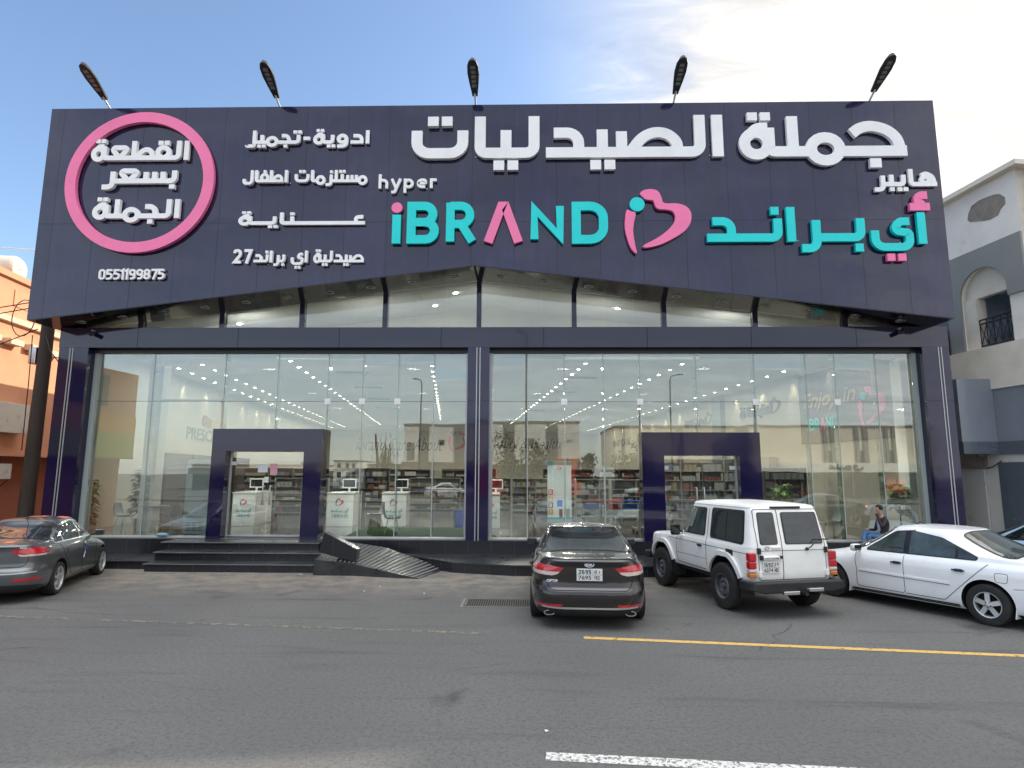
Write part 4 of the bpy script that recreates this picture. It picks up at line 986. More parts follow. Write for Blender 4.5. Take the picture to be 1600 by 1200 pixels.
def sedan(name, label, loc, heading, p):
    """heading: degrees clockwise from +Y. p: dict of dimensions"""
    car = thing(name, label, 'car', loc, rad(90-heading), p.get('group'))
    xr, xf, W, Hh, wb = p['xr'], p['xf'], p['W']/2, p['H'], p['wb']; ra, fa = -wb/2, wb/2; wr = p.get('wr', .325)
    zb = p.get('belt', .95); zd = p.get('deck', 1.06)      # belt line and deck height
    bl0, bl1 = p['bl0'], p['bl1']; ws0, ws1 = p['ws0'], p['ws1']   # backlight base/top x, windscreen base/top x
    zr = Hh-.045
    k = p.get('tail', .03)
    rear = [(.19, xr+.16), (.26, xr+.06), (.36, xr+.015), (.50, xr), (.58, xr+.012), (.64, xr+k+.02), (.74, xr+k+.04), (zd-.13, xr+k+.04), (zd-.05, xr+k+.015), (zd-.025, xr+k+.03), (zd-.008, xr+k+.09),
            (zd+.02, bl0-.12), (zd+.045, bl0), (zd+.13, bl0+(bl1-bl0)*.36), (zr-.12, bl0+(bl1-bl0)*.74), (zr, bl1)]
    front = [(.19, xf-.18), (.28, xf-.06), (.40, xf-.01), (.52, xf), (.62, xf-.02), (.70, xf-.10), (.78, xf-.34), (.86, xf-.72), (.92, xf-1.0), (zb+.02, ws0+.08), (zb+.05, ws0), (zb+.20, ws0+(ws1-ws0)*.45), (zr-.08, ws1+(ws0-ws1)*.16), (zr, ws1)]
    width = [(.19, W-.10), (.26, W-.035), (.38, W-.012), (.52, W-.004), (.66, W), (.78, W-.004), (zb-.08, W-.025), (zb-.01, W-.065), (zb+.03, W-.095), (zb+.18, W-.15), (zr-.14, W-.235), (zr-.04, W-.295), (zr, W-.335)]
    nr = [(.19, 5), (.6, 5.5), (zd-.15, 5), (zd, 4.2), (zd+.05, 3.6), (zr, 3.8)]
    nf = [(.19, 3.6), (.5, 3.8), (.8, 3.4), (zb, 3.6), (zr, 4.0)]
    B = Body(rear, front, width, nr, nf, zr, .045)
    body = finish_body(B, p['paint'], [(ra, wr+.015, wr+.052), (fa, wr+.015, wr+.052)], car, W)
    sides = [('L', 1), ('R', -1)]
    # side glass outline (daylight opening)
    dlo = [(ws0-.38, zb+.012), (ws1-.06, zr-.085), (ws1-.45, zr-.040), (bl1+.28+1.3*p.get('dlo_s', 0), zr-.055), (bl1-.10+p.get('dlo_s', 0), zr-.13), (bl0+.18+p.get('dlo_s', 0), zb+.09), (bl0+.22+p.get('dlo_s', 0), zb+.035)]
    dl = fillet(dlo, [.03, .22, .4, .4, .3, .06, .05], True)
    bx = p.get('bpillar', -.12); qx = p.get('qpillar', bl0+.62)
    for vw, s in sides:
        mb = MB(); patch(B, mb, dl, vw, .003, .01); tr = mb.build('window_surround', p.get('surround', 'black_trim'), car, smooth=40, local=True)
        def clip(x0, x1, inset=.022):
            # part of the opening between two x limits
            pts = [Vector(q) for q in dl]; out = []
            for lim, sg in ((x0, 1), (x1, -1)):
                out = []
                for i in range(len(pts)):
                    a, b = pts[i], pts[(i+1) % len(pts)]; ia, ib = (a.x-lim)*sg >= 0, (b.x-lim)*sg >= 0
                    if ia: out.append(a)
                    if ia != ib: t = (lim-a.x)/(b.x-a.x); out.append(a.lerp(b, t))
                pts = out
            c = sum(pts, Vector((0, 0)))/len(pts); L, R = ribbon_sides(pts, inset*2, True)
            ar = sum(pts[i].x*pts[(i+1) % len(pts)].y-pts[(i+1) % len(pts)].x*pts[i].y for i in range(len(pts)))
            return L if ar > 0 else R
        for x0, x1, nm in ((bx+.035, 9, 'front_window'), (qx+.012, bx-.035, 'rear_window'), (-9, qx-.012, 'quarter_window')):
            pl = clip(x0, x1, .014)
            if len(pl) > 2: mb = MB(); patch(B, mb, pl, vw, .007, .006); mb.build(nm, p.get('sglass', 'car_glass'), car, smooth=40, local=True)
        # door and panel seams
        z1 = .30; fx = ws0-.30
        mb = MB()
        strip(B, mb, fillet([(fx+.04, zb), (fx-.02, .62), (fx+.0, z1), (bx+.02, z1), (bx+.02, zb)], .06), .009, vw)
        strip(B, mb, fillet([(bx+.02, z1), (ra+wr+.30, z1), (ra+wr+.12, .48), (ra+.16, .76), (bl0+.40, zb)], .10), .009, vw)
        strip(B, mb, [(xf-.62, .60), (fa+wr+.04, .62)], .007, vw); strip(B, mb, [(xr+.48, .64), (ra-wr-.05, .62)], .007, vw)
        mb.build('door_seam', 'seam', car, local=True)
        if p.get('bright'): mb = MB(); strip(B, mb, dl, .028, vw, .009, .01, True); [strip(B, mb, [(x, zb+.03), (x, zr-.08)], .05, vw, .0095, .01) for x in (bx, qx)]; mb.build('window_trim', p['bright'], car, smooth=40, local=True)
        for hx in (bx+.14, qx+.10 if p.get('hq') is None else p['hq']):
            l, n = B.hit(Vector((hx, 3*s, zb-.14)), Vector((0, -s, 0))); t = Vector((1, 0, 0)); t = (t-n*t.dot(n)).normalized(); w_ = n.cross(t)
            mb = MB(); mb.obox(l+n*.022, .19, .016, .026, t, n, w_); mb.obox(l+n*.010+t*.08, .02, .03, .022, t, n, w_); mb.obox(l+n*.010-t*.08, .02, .03, .022, t, n, w_); mb.cur = 1; mb.obox(l+n*.003, .12, .004, .05, t, n, w_)
            mb.build('door_handle', [p.get('handle', p['paint']), 'seam'], car, bevel=.006, local=True)
        if p.get('moulding'): mb = MB(); strip(B, mb, [(fx-.06, .60), (ra+wr+.20, .58)], .035, vw, .012, .014); mb.build('side_moulding', p['paint'], car, smooth=40, local=True)
        if p.get('moulding'): mb = MB(); strip(B, mb, [(fx-.06, .577), (ra+wr+.20, .557)], .008, vw, .006, .01); mb.build('moulding_seam', 'seam', car, local=True)
        mirror_part(car, ws0-.36, W-.07, zb+.06, s, p.get('mirror', p['paint']))
        mb = MB(); strip(B, mb, [(fa-wr-.10, .235), (ra+wr+.10, .235)], .05, vw, .004, .01); mb.build('sill_trim', 'black_plastic', car, local=True)
        for x in (ra, fa): make_wheel(car, x, s*(W-.115), wr, .215, wr*p.get('rimf', .66), p.get('rim', 'twin'), s)
    # windscreen and backlight projected square to the glass
    for nm, x0, z0, x1, z1_, sg, gl in (('windscreen', ws0, zb+.05, ws1, zr, 1, 'car_glass'), ('rear_screen', bl0, zd+.045, bl1, zr, -1, p.get('rglass', 'car_glass_rear'))):
        a = Vector((x0, 0, z0)); b = Vector((x1, 0, z1_)); V = (b-a).normalized(); U = Vector((0, 1, 0)); d = U.cross(V).normalized()
        if d.x*sg > 0: d = -d
        H_ = (b-a).length; wl = W-.16; wu = W-.38
        fr = (a-d*2, U, V, d)
        out = fillet([(-wl, .03), (wl, .03), (wu+.03, H_-.03), (-wu-.03, H_-.03)], .09, True)
        mb = MB(); patch(B, mb, out, fr, .003, .01); sr = mb.build(nm+'_surround', 'black_trim', car, smooth=40, local=True)
        inn = fillet([(-wl+.035, .065), (wl-.035, .065), (wu, H_-.06), (-wu, H_-.06)], .08, True)
        mb = MB(); patch(B, mb, inn, fr, .006, .006); mb.build(nm, gl, car, smooth=40, local=True)
    p['_B'] = B; p['_body'] = body
    return car, B, p
def rear_common(car, B, p, lamps, trunk, reflectors=None, chrome=None, lower=None, exhaust=None, plate_at=None, rows=None, emblem=None, word=None):
    xr = p['xr']
    for s in (1, -1):
        for nm, poly, m, wrap in lamps:
            mb = MB(); pl = [(s*y, z) for y, z in poly]
            patch(B, mb, pl if s > 0 else pl[::-1], 'B', .010, .02, .04)
            prune(mb).build(nm, m, car, smooth=40, local=True)
            if wrap: mb = MB(); patch(B, mb, wrap, 'L' if s > 0 else 'R', .0105, .02, .04); prune(mb).build('side_'+nm, m, car, smooth=40, local=True)
        if reflectors: mb = MB(); pl = [(s*y, z) for y, z in reflectors]; patch(B, mb, pl if s > 0 else pl[::-1], 'B', .008, .02, .04); mb.build('reflector', 'lamp_red', car, smooth=40, local=True)
    mb = MB(); strip(B, mb, trunk, .010, 'B', .004, .01, True); mb.build('boot_seam', 'seam', car, local=True)
    if lower: mb = MB(); patch(B, mb, lower, 'B', .006, .015, .05); mb.build('lower_bumper', 'black_plastic', car, smooth=40, local=True)
    if chrome: mb = MB(); strip(B, mb, chrome, .022, 'B', .012, .02); mb.build('bumper_strip', 'alu_white', car, smooth=40, local=True)
    if exhaust:
        for s in (1, -1):
            l, n = B.hit(Vector((-5, s*exhaust[0], exhaust[1])), Vector((1, 0, 0))); c = l-Vector((.035, 0, 0)); mb = MB()
            o_ = [Vector((c.x, c.y+q.x, c.z+q.y)) for q in circle2(0, 0, .085, 24, ry=.042)]; i_ = [Vector((c.x, c.y+q.x, c.z+q.y)) for q in circle2(0, 0, .068, 24, ry=.028)]
            mb.prism(o_, (.08, 0, 0), [i_]); mb.cur = 1; mb.prism([q+Vector((.02, 0, 0)) for q in i_], (.03, 0, 0)); mb.build('tailpipe', ['chrome', 'dark_well'], car, smooth=30, local=True)
    if plate_at:
        y, z, w, h = plate_at; l, n = B.hit(Vector((-5, y, z)), Vector((1, 0, 0))); n = Vector((-1, 0, n.z*.6)).normalized(); U = Vector((0, -1, 0)); V = n.cross(U); V = V if V.z > 0 else -V
        plate(car, l+n*.012, U, V, n, w, h, rows)
    if emblem:
        y, z, w, h, tx = emblem; l, n = B.hit(Vector((-5, y, z-.02)), Vector((1, 0, 0))); n = Vector((-1, 0, .25)).normalized(); l = l+Vector((-.012, 0, .02)); U = Vector((0, -1, 0)); V = n.cross(U); V = V if V.z > 0 else -V; mb = MB()
        mb.prism([l+U*q.x+V*q.y+n*.002 for q in circle2(0, 0, w/2, 28, ry=h/2)], n*.006); b = mb.build('badge', 'chrome', car, local=True)
        mb = MB(); mb.prism([l+U*q.x+V*q.y+n*.0085 for q in circle2(0, 0, w*.45, 28, ry=h*.40)], n*.001); q_ = mb.build('badge_field', 'seam', None); q_.parent = b
        mb = MB(); put_text(mb, tx, l+n*.0095, U, V, (-w*.33, w*.33, -h*.22, h*.22), n, .002, offset=.015); q_ = mb.build('badge_letters', 'chrome', None); q_.parent = b
    if word:
        y, z, w, h, tx = word; l, n = B.hit(Vector((-5, y, z)), Vector((1, 0, 0))); U = Vector((0, -1, 0)); V = n.cross(U); V = V if V.z > 0 else -V
        mb = MB(); put_text(mb, tx, l+n*.006, U, V, (-w/2, w/2, -h/2, h/2), n, .005, offset=.02); mb.build('model_letters', 'tape_white', car, local=True)
def ar_digits(n):
    return lat_word(n, .7)
def make_brown_sedan():
    p = dict(xr=-2.46, xf=2.40, W=1.92, H=1.475, wb=2.80, belt=.965, deck=1.075, bl0=-1.78, bl1=-.78, ws0=1.02, ws1=.12, paint='paint_brown', wr=.335, rimf=.68, tail=.05)
    car, B, p = sedan('parked_car', 'dark brown saloon car parked nose-in before the right entrance, seen from behind', (1.10, -4.98, 0), 2.5, p)
    lamp = fillet([(.915, .965), (.60, .955), (.42, .925), (.50, .835), (.58, .80), (.92, .80)], [0, .03, .02, .04, .03, 0], True)
    lampR = [(.92, .965), (.60, .958), (.40, .925), (.46, .872), (.92, .872)]; lampC = [(.92, .870), (.46, .870), (.50, .835), (.58, .812), (.92, .820)]
    wrapR = [(-2.40, .965), (-2.05, .965), (-2.16, .90), (-2.40, .872)]; wrapC = [(-2.40, .870), (-2.18, .895), (-2.26, .84), (-2.40, .82)]
    rear_common(car, B, p, [('tail_lamp', lampR, 'lamp_red', wrapR), ('reverse_lamp', lampC, 'lamp_clear', None)],
        fillet([(-.73, 1.02), (-.70, .80), (-.62, .60), (.62, .60), (.70, .80), (.73, 1.02)], [.04, .06, .10, .10, .06, .04], True),
        reflectors=[(.42, .395), (.80, .385), (.84, .365), (.82, .350), (.44, .358)], chrome=[(-.74, .350), (-.4, .338), (.4, .338), (.74, .350)],
        lower=fillet([(-.80, .20), (-.84, .30), (-.66, .325), (-.55, .30), (.55, .30), (.66, .325), (.84, .30), (.80, .20)], .03, True), exhaust=(.63, .255), plate_at=(0.0, .835, .40, .185),
        rows=[(ar_digits('2695'), ar_word('ح ر ي')), ('7695', 'VRD')], emblem=(0, .985, .15, .075, 'KIA'), word=(.55, .735, .24, .042, 'OPTIMA'))
    mb = MB(); mb.prism([(-.45, -.02, 1.448), (-.45, .02, 1.448), (-.62, .0, 1.440), ], (0, 0, .055)); mb.build('roof_fin', p['paint'], car, local=True)
def make_grey_sedan():
    p = dict(xr=-2.26, xf=2.16, W=1.73, H=1.46, wb=2.50, belt=.97, deck=1.07, bl0=-1.62, bl1=-.74, ws0=1.02, ws1=.18, paint='paint_grey', wr=.315, rimf=.72, tail=.05, surround='black_trim', bright='chrome', qpillar=-1.02)
    hd = Vector((math.sin(rad(-18)), math.cos(rad(-18)), 0)); rt = Vector((hd.y, -hd.x, 0)); c = Vector((-9.33, -4.93, 0))+hd*1.25-rt*(1.73/2-.10)
    car, B, p = sedan('parked_car', 'dusty dark grey saloon cut by the left frame edge', c, -18, p)
    lampR = [(.88, .985), (.62, .975), (.36, .955), (.40, .90), (.60, .872), (.88, .872)]; lampC = [(.86, .868), (.60, .868), (.46, .885), (.50, .845), (.86, .835)]
    wrapR = [(-2.24, .985), (-1.90, .995), (-1.96, .93), (-2.02, .88), (-2.24, .872)]; wrapC = [(-2.24, .868), (-2.04, .876), (-2.08, .845), (-2.24, .835)]
    rear_common(car, B, p, [('tail_lamp', lampR, 'lamp_red', wrapR), ('reverse_lamp', lampC, 'lamp_clear', wrapC)],
        fillet([(-.66, 1.01), (-.62, .82), (-.58, .66), (.58, .66), (.62, .82), (.66, 1.01)], [.04, .06, .10, .10, .06, .04], True),
        reflectors=[(.45, .455), (.78, .455), (.76, .405), (.48, .405)], chrome=[(-.74, .560), (-.4, .55), (.4, .55), (.74, .560)],
        lower=fillet([(-.76, .20), (-.78, .31), (-.55, .35), (.55, .35), (.78, .31), (.76, .20)], .03, True), word=(-.50, 1.0, .16, .045, 'RIO'))
    # delivery tape left on the paint and roof aerial
    mb = MB(); mb.tube([(-.72, 0, 1.44), (-.80, 0, 1.62)], .006, 6); mb.lathe([(.022, 0), (.014, .02)], (-.72, 0, 1.435), (0,0,1), 10); mb.build('roof_aerial', 'black_plastic', car, local=True)
    mb = MB(); strip(B, mb, [(-.06, .56), (.0, .70), (.03, .90)], .03, 'R', .006, .008); mb.build('door_protector', 'tape_white', car, local=True)
    mb = MB(); strip(B, mb, [(-.02, .70), (.02, .82)], .05, 'R', .012, .008); mb.build('door_label', 'tape_blue', car, local=True)
    # coloured transport film pieces on roof and boot
    mb = MB()
    for x0, x1, y0, y1 in ((-.35, .0, -.18, .12), (-.30, .05, -.52, -.36)): patch(B, mb, [(x0, y0), (x1, y0), (x1, y1), (x0, y1)], 'T', .004, .006, .06)
    for y0, y1 in ((.05, .25), (-.28, -.12)): patch(B, mb, [(-1.95, y0), (-1.78, y0), (-1.78, y1), (-1.95, y1)], 'T', .004, .006, .06)
    mb.build('orange_film', 'tape_red', car, local=True)
def make_white_sedan():
    p = dict(xr=-2.42, xf=2.36, W=1.795, H=1.49, wb=2.72, belt=.955, deck=1.06, bl0=-1.80, bl1=-.92, ws0=1.12, ws1=.22, paint='paint_white', wr=.325, rimf=.62, tail=.03, handle='black_plastic', moulding=True, sglass='car_glass_light', rglass='car_glass_light', rim='five', qpillar=-.93, bpillar=-.10, hq=-.98, mirror='paint_white', dlo_s=.36)
    c = Vector((6.18+7.52, -4.42-6.77, 0))*.5; h = -29.7; hd = Vector((math.sin(rad(h)), math.cos(rad(h)), 0)); right = Vector((hd.y, -hd.x, 0))
    c = c+right*(1.795/2-.10)
    car, B, p = sedan('parked_car', 'white saloon parked at an angle on the right, black door handles', c, h, p)
    lampR = [(.74, .95), (.56, .94), (.50, .80), (.60, .74), (.74, .74)]; wrapR = None
    rear_common(car, B, p, [('tail_lamp', lampR, 'lamp_red', wrapR)], fillet([(-.68, 1.0), (-.64, .80), (-.58, .60), (.58, .60), (.64, .80), (.68, 1.0)], [.04, .06, .10, .10, .06, .04], True),
        plate_at=(0, .74, .335, .155), rows=[(ar_digits('8215'), ar_word('ب د ر')), ('8215', 'BDR')], chrome=[(-.5, .93), (.5, .93)])
    mb = MB(); strip(B, mb, fillet([(-1.66, .70), (-1.50, .70), (-1.50, .84), (-1.68, .84)], .03, True), .006, 'L', .003, .008, True); mb.build('fuel_flap', 'seam', car, local=True)
    for x in (-1.36-.38, 1.36-.38):
        mb = MB(); mb.obox((x, .78, .27), .014, .16, .20, Vector((1, 0, .15)).normalized(), (0,1,0), Vector((-.15, 0, 1)).normalized()); mb.build('mud_flap', 'paint_white', car, local=True)
    # seats and wheel seen as dark shapes behind the tinted side glass are left to the glass
def make_blue_sedan():
    p = dict(xr=-2.30, xf=2.25, W=1.75, H=1.45, wb=2.62, belt=.96, deck=1.05, bl0=-1.65, bl1=-.80, ws0=1.02, ws1=.16, paint='paint_blue', wr=.31, rimf=.66)
    car, B, p = sedan('parked_car', 'light blue car mostly hidden behind the white saloon', (11.65, -3.0, 0), -30, p)
    lampR = [(.85, .95), (.56, .94), (.50, .84), (.85, .82)]
    rear_common(car, B, p, [('tail_lamp', lampR, 'lamp_red', None)], fillet([(-.66, 1.0), (-.62, .80), (-.58, .62), (.58, .62), (.62, .80), (.66, 1.0)], .05, True))
def make_offroader():
    car = thing('offroad_car', 'white boxy two-door off-road car with black steel rear bumper', 'car', (0, 0, 0), 0)
    wb = 2.31; ra, fa = -wb/2-.08, wb/2; wr = .405; W = .83
    rear = [(.56, -1.98), (.60, -2.04), (.75, -2.06), (1.10, -2.055), (1.22, -2.04), (1.50, -1.985), (1.76, -1.93), (1.83, -1.90), (1.865, -1.85)]
    front = [(.56, 1.80), (.64, 1.88), (.95, 1.90), (1.06, 1.87), (1.10, 1.78), (1.125, 1.50), (1.15, .80), (1.165, .54), (1.20, .48), (1.50, .32), (1.76, .19), (1.83, .14), (1.865, .08)]
    width = [(.56, W-.03), (.62, W-.01), (.80, W), (1.05, W), (1.13, W-.012), (1.18, W-.03), (1.50, W-.085), (1.76, W-.13), (1.83, W-.16), (1.865, W-.21)]
    B = Body(rear, front, width, [(.56, 14), (1.2, 14), (1.8, 11), (1.9, 8)], [(.56, 9), (1.0, 8), (1.15, 7), (1.25, 9), (1.9, 7)], 1.865, .05, 18, 34)
    body = finish_body(B, 'paint_cream', [(ra, wr+.05, wr+.10), (fa, wr+.05, wr+.10)], car, W)
    # drip gutter round the roof
    for vw, s in (('L', 1), ('R', -1)):
        mb = MB(); strip(B, mb, [(-1.84, 1.825), (.12, 1.825)], .03, vw, .016, .02); mb.build('roof_gutter', 'paint_cream', car, local=True)
        # windows
        for nm, pl in (('front_window', fillet([(.40, 1.225), (-.56, 1.215), (-.56, 1.755), (.14, 1.755)], [.04, .05, .05, .05], True)), ('rear_window', fillet([(-.74, 1.205), (-1.83, 1.18), (-1.77, 1.765), (-.74, 1.77)], .06, True))):
            L, R = ribbon_sides(pl, .06, True); big = L if vw else R
            mb = MB(); patch(B, mb, pl, vw, .006, .012); f = mb.build('window_rubber', 'black_trim', car, smooth=40, local=True)
            c = sum(pl, Vector((0, 0)))/len(pl)
            if nm == 'front_window': mb = MB(); patch(B, mb, [c+(q-c)*.92 for q in pl], vw, .010, .008); mb.build(nm, 'car_glass_light', car, smooth=40, local=True)
            else:
                inn = [c+Vector(((q-c).x*.94, (q-c).y*.88)) for q in pl]
                for x0, x1 in ((-9, -1.285), (-1.255, 9)):
                    pts = inn
                    for lim, sg in ((x0, 1), (x1, -1)):
                        out = []
                        for i in range(len(pts)):
                            a, b = pts[i], pts[(i+1) % len(pts)]; ia, ib = (a.x-lim)*sg >= 0, (b.x-lim)*sg >= 0
                            if ia: out.append(a)
                            if ia != ib: out.append(a.lerp(b, (lim-a.x)/(b.x-a.x)))
                        pts = out
                    mb = MB(); patch(B, mb, pts, vw, .010, .008); mb.build(nm, 'car_glass', car, smooth=40, local=True)
        mb = MB(); fx = .86
        strip(B, mb, fillet([(.44, 1.19), (.52, 1.05), (.52, .80), (.46, .62), (-.64, .60), (-.64, 1.74)], [0, .05, .1, .05, .05, 0]), .010, vw)
        strip(B, mb, [(.86, 1.075), (-1.98, 1.045)], .007, vw, .003); strip(B, mb, [(.52, .80), (-.66, .80)], .006, vw, .0025)
        mb.build('door_seam', 'seam', car, local=True)
        l, n = B.hit(Vector((-.42, 3*s, 1.03)), Vector((0, -s, 0))); mb = MB(); mb.obox(l+n*.012, .15, .024, .04, (1,0,0), n, (0,0,1)); mb.build('door_handle', 'black_plastic', car, bevel=.006, local=True)
        if s > 0: mb = MB(); patch(B, mb, fillet([(-1.32, .96), (-1.54, .955), (-1.54, 1.065), (-1.32, 1.07)], .02, True), vw, .004, .01); mb.build('fuel_flap', 'seam', car, local=True)
        # flared arches: raised lip bands
        for x, r0 in ((ra, wr+.13), (fa, wr+.13)):
            mb = MB(); pth = [(x+r0*math.cos(a), wr+.05+r0*math.sin(a)*1.0) for a in np.linspace(rad(12), rad(168), 26)]
            pth = [(x-wr-.20 if False else px_, min(pz, .97)) for px_, pz in pth]
            strip(B, mb, pth, .085, vw, .045, .05); prune(mb).build('wheel_flare', 'paint_cream', car, smooth=50, local=True)
        # mirror, indicator
        mirror_part(car, .30, W+.02, 1.27, s, 'black_plastic', (.10, .20, .24))
        l, n = B.hit(Vector((1.25, 3*s, 1.0)), Vector((0, -s, 0))); mb = MB(); mb.ball(l+n*.01, .035, .02, .025, 10, 6); mb.build('side_indicator', 'lamp_amber' if s < 0 else 'seam', car, local=True)
        for x in (ra, fa): make_wheel(car, x, s*(W-.06), wr, .25, .225, 'steel', s)
        for x in (ra-.50, fa-.52): mb = MB(); mb.obox((x, s*(W-.13), .47), .012, .26, .34, (1,0,0), (0,1,0), (0,0,1)); mb.build('mud_flap', 'black_plastic', car, local=True)
        mb = MB(); mb.box(-.62, .60, s*(W-.16)-.05, s*(W-.16)+.05, .47, .56); mb.build('sill_step', 'black_plastic', car, local=True)
        # rear lamps low on the corners
        for nm, z0, z1, m in (('tail_lamp', .935, 1.075, 'lamp_red'), ('brake_lamp', .81, .933, 'lamp_red'), ('reverse_lamp', .745, .808, 'lamp_clear'), ('turn_lamp', .665, .743, 'lamp_amber')):
            l, n = B.hit(Vector((-5, s*.755, (z0+z1)/2)), Vector((1, 0, 0))); mb = MB()
            y0, y1 = sorted((s*.725, s*.862)); mb.box(-2.082, -1.965, y0, y1, z0, z1); mb.build(nm, m, car, bevel=.02, local=True)
    # tail doors
    mb = MB(); yd = .20
    strip(B, mb, fillet([(-.66, .62), (.665, .62), (.665, 1.50), (.64, 1.79), (-.64, 1.79), (-.665, 1.50)], .05, True), .010, 'B', .003, .01, True); strip(B, mb, [(yd, .62), (yd, 1.79)], .012, 'B', .003)
    strip(B, mb, [(-.66, 1.10), (.665, 1.10)], .008, 'B', .0025); mb.build('tail_door_seam', 'seam', car, local=True)
    for pl in (fillet([(.62, 1.20), (.27, 1.20), (.27, 1.74), (.59, 1.74)], .04, True), fillet([(.13, 1.20), (-.63, 1.20), (-.59, 1.74), (.13, 1.74)], .04, True)):
        c = sum(pl, Vector((0, 0)))/len(pl); mb = MB(); patch(B, mb, pl, 'B', .006, .012); f = mb.build('window_rubber', 'black_trim', car, smooth=40, local=True)
        mb = MB(); patch(B, mb, [c+(q-c)*.94 for q in pl], 'B', .010, .006); mb.build('tail_door_window', 'car_glass_rear', car, smooth=40, local=True)
    def bk(y, z): return B.hit(Vector((-5, y, z)), Vector((1, 0, 0)))[0]
    mb = MB(); l = bk(-.28, 1.12); mb.tube([l+Vector((-.02, 0, 0)), l+Vector((-.05, -.06, .04)), l+Vector((-.04, -.20, .17)), l+Vector((-.035, -.42, .155))], .011, 6); mb.ball(l+Vector((-.02, 0, 0)), .03, .03, .03, 8, 6); mb.build('rear_wiper', 'black_plastic', car, smooth=50, local=True)
    l = bk(0, 1.815); mb = MB(); mb.box(l.x-.03, l.x+.03, -.30, .30, 1.805, 1.84); mb.build('high_brake_lamp', 'black_plastic', car, bevel=.01, local=True)
    l = bk(.44, .985); mb = MB(); mb.box(l.x-.045, l.x+.02, .28, .60, .955, 1.01); g = mb.build('plate_garnish', 'paint_cream', car, bevel=.012, local=True); mb = MB(); mb.box(l.x-.05, l.x-.0, .60, .655, .95, 1.03); mb.box(l.x-.05, l.x, .235, .28, .97, 1.02); mb.build('plate_lamp', 'black_plastic', car, bevel=.01, local=True)
    mb = MB(); put_text(mb, 'LAND CRUISER', l+Vector((-.0455, 0, 0)), (0,-1,0), (0,0,1), (-.585+.0, -.295, -.018, .012) if False else (.0-.14+.0, .14, -.015, .013), (-1,0,0), .002, offset=.01)
    o_ = mb.build('model_letters', 'plate_ink', None); o_.parent = g
    plate(car, Vector((bk(.44, .83).x-.004, .44, .83)), (0,-1,0), (0,0,1), (-1,0,0), .33, .20, [(ar_digits('1692'), ar_word('د ر ن')), ('6274', 'NRD')])
    l = bk(.50, 1.145); mb = MB(); mb.prism([l+Vector((-.004, q.x, q.y)) for q in circle2(0, 0, .045, 20, ry=.03)], (-.006, 0, 0), [[l+Vector((-.004, q.x, q.y)) for q in circle2(0, 0, .032, 20, ry=.018)]]); mb.build('badge', 'chrome', car, local=True)
    mb = MB(); l = bk(.30, 1.15); mb.box(l.x-.03, l.x+.01, .24, .42, 1.135, 1.17); mb.build('tail_door_handle', 'paint_cream', car, bevel=.01, local=True)
    for y in (.66, -.66):
        for z in (1.10, .72): mb = MB(); l = bk(y*.99, z); mb.box(l.x-.035, l.x+.02, y-.03, y+.03, z-.05, z+.05); mb.build('tail_door_hinge', 'black_plastic' if z > 1 else 'paint_cream', car, bevel=.008, local=True)
    # steel bumper, tow hitch, exhaust, underbody
    mb = MB(); mb.prism([(-2.05, y, z) for y, z in ((-.86, .60), (.86, .60), (.90, .47), (.66, .42), (-.66, .42), (-.90, .47))], (-.16, 0, 0)); mb.box(-2.05, -1.80, .80, .90, .45, .60); mb.box(-2.05, -1.80, -.90, -.80, .45, .60)
    mb.build('rear_bumper', 'black_plastic', car, bevel=.02, local=True)
    mb = MB(); mb.box(-2.26, -2.21, -.42, -.10, .44, .50); mb.box(-2.26, -2.21, .05, .36, .40, .46); mb.build('bumper_bracket', 'chrome', car, bevel=.01, local=True)
    mb = MB(); mb.tube([(-2.0, -.05, .40), (-2.30, -.05, .42)], .035, 8); mb.ball((-2.32, -.05, .48), .035); mb.build('tow_hitch', 'black_plastic', car, smooth=50, local=True)
    mb = MB(); mb.tube([(ra, -.70, wr), (ra, .70, wr)], .06, 10); mb.ball((ra, .10, wr), .17, .17, .15); mb.tube([(fa, -.70, wr), (fa, .70, wr)], .06, 10); mb.box(-1.95, 1.7, .32, .42, .46, .56); mb.box(-1.95, 1.7, -.42, -.32, .46, .56); mb.box(-1.85, -1.55, -.40, .40, .36, .55); mb.tube([(-1.2, -.5, .36), (-2.0, -.48, .36)], .04, 8); mb.build('chassis', 'dark_well', car, smooth=40, local=True)
    # front bumper, bonnet vent wings and lamps
    mb = MB(); mb.box(1.86, 2.04, -.84, .84, .50, .66); mb.build('front_bumper', 'black_plastic', car, bevel=.03, local=True)
    for s in (1, -1): mb = MB(); mb.lathe([(.09, 0), (.09, .04)], (1.87, s*.60, .88), (1,0,0), 18); mb.build('headlamp', 'lamp_clear', car, local=True)
    a = Vector((.52, 0, 1.18)); b = Vector((.14, 0, 1.80)); V = (b-a).normalized(); U = Vector((0, 1, 0)); d = U.cross(V); d = -d if d.x > 0 else d
    mb = MB(); patch(B, mb, fillet([(-.72, .05), (.72, .05), (.64, .66), (-.64, .66)], .05, True), (a-d*2, U, V, d), .005, .01); mb.build('windscreen', 'car_glass', car, smooth=40, local=True)
    h = -14.5; hd = Vector((math.sin(rad(h)), math.cos(rad(h)), 0)); c = Vector((4.40, -5.50, 0))+hd*(wb/2+.08)
    car.location = c; car.rotation_euler = (0, 0, rad(90-h))
def make_cars():
    make_brown_sedan(); make_grey_sedan(); make_white_sedan(); make_blue_sedan(); make_offroader()
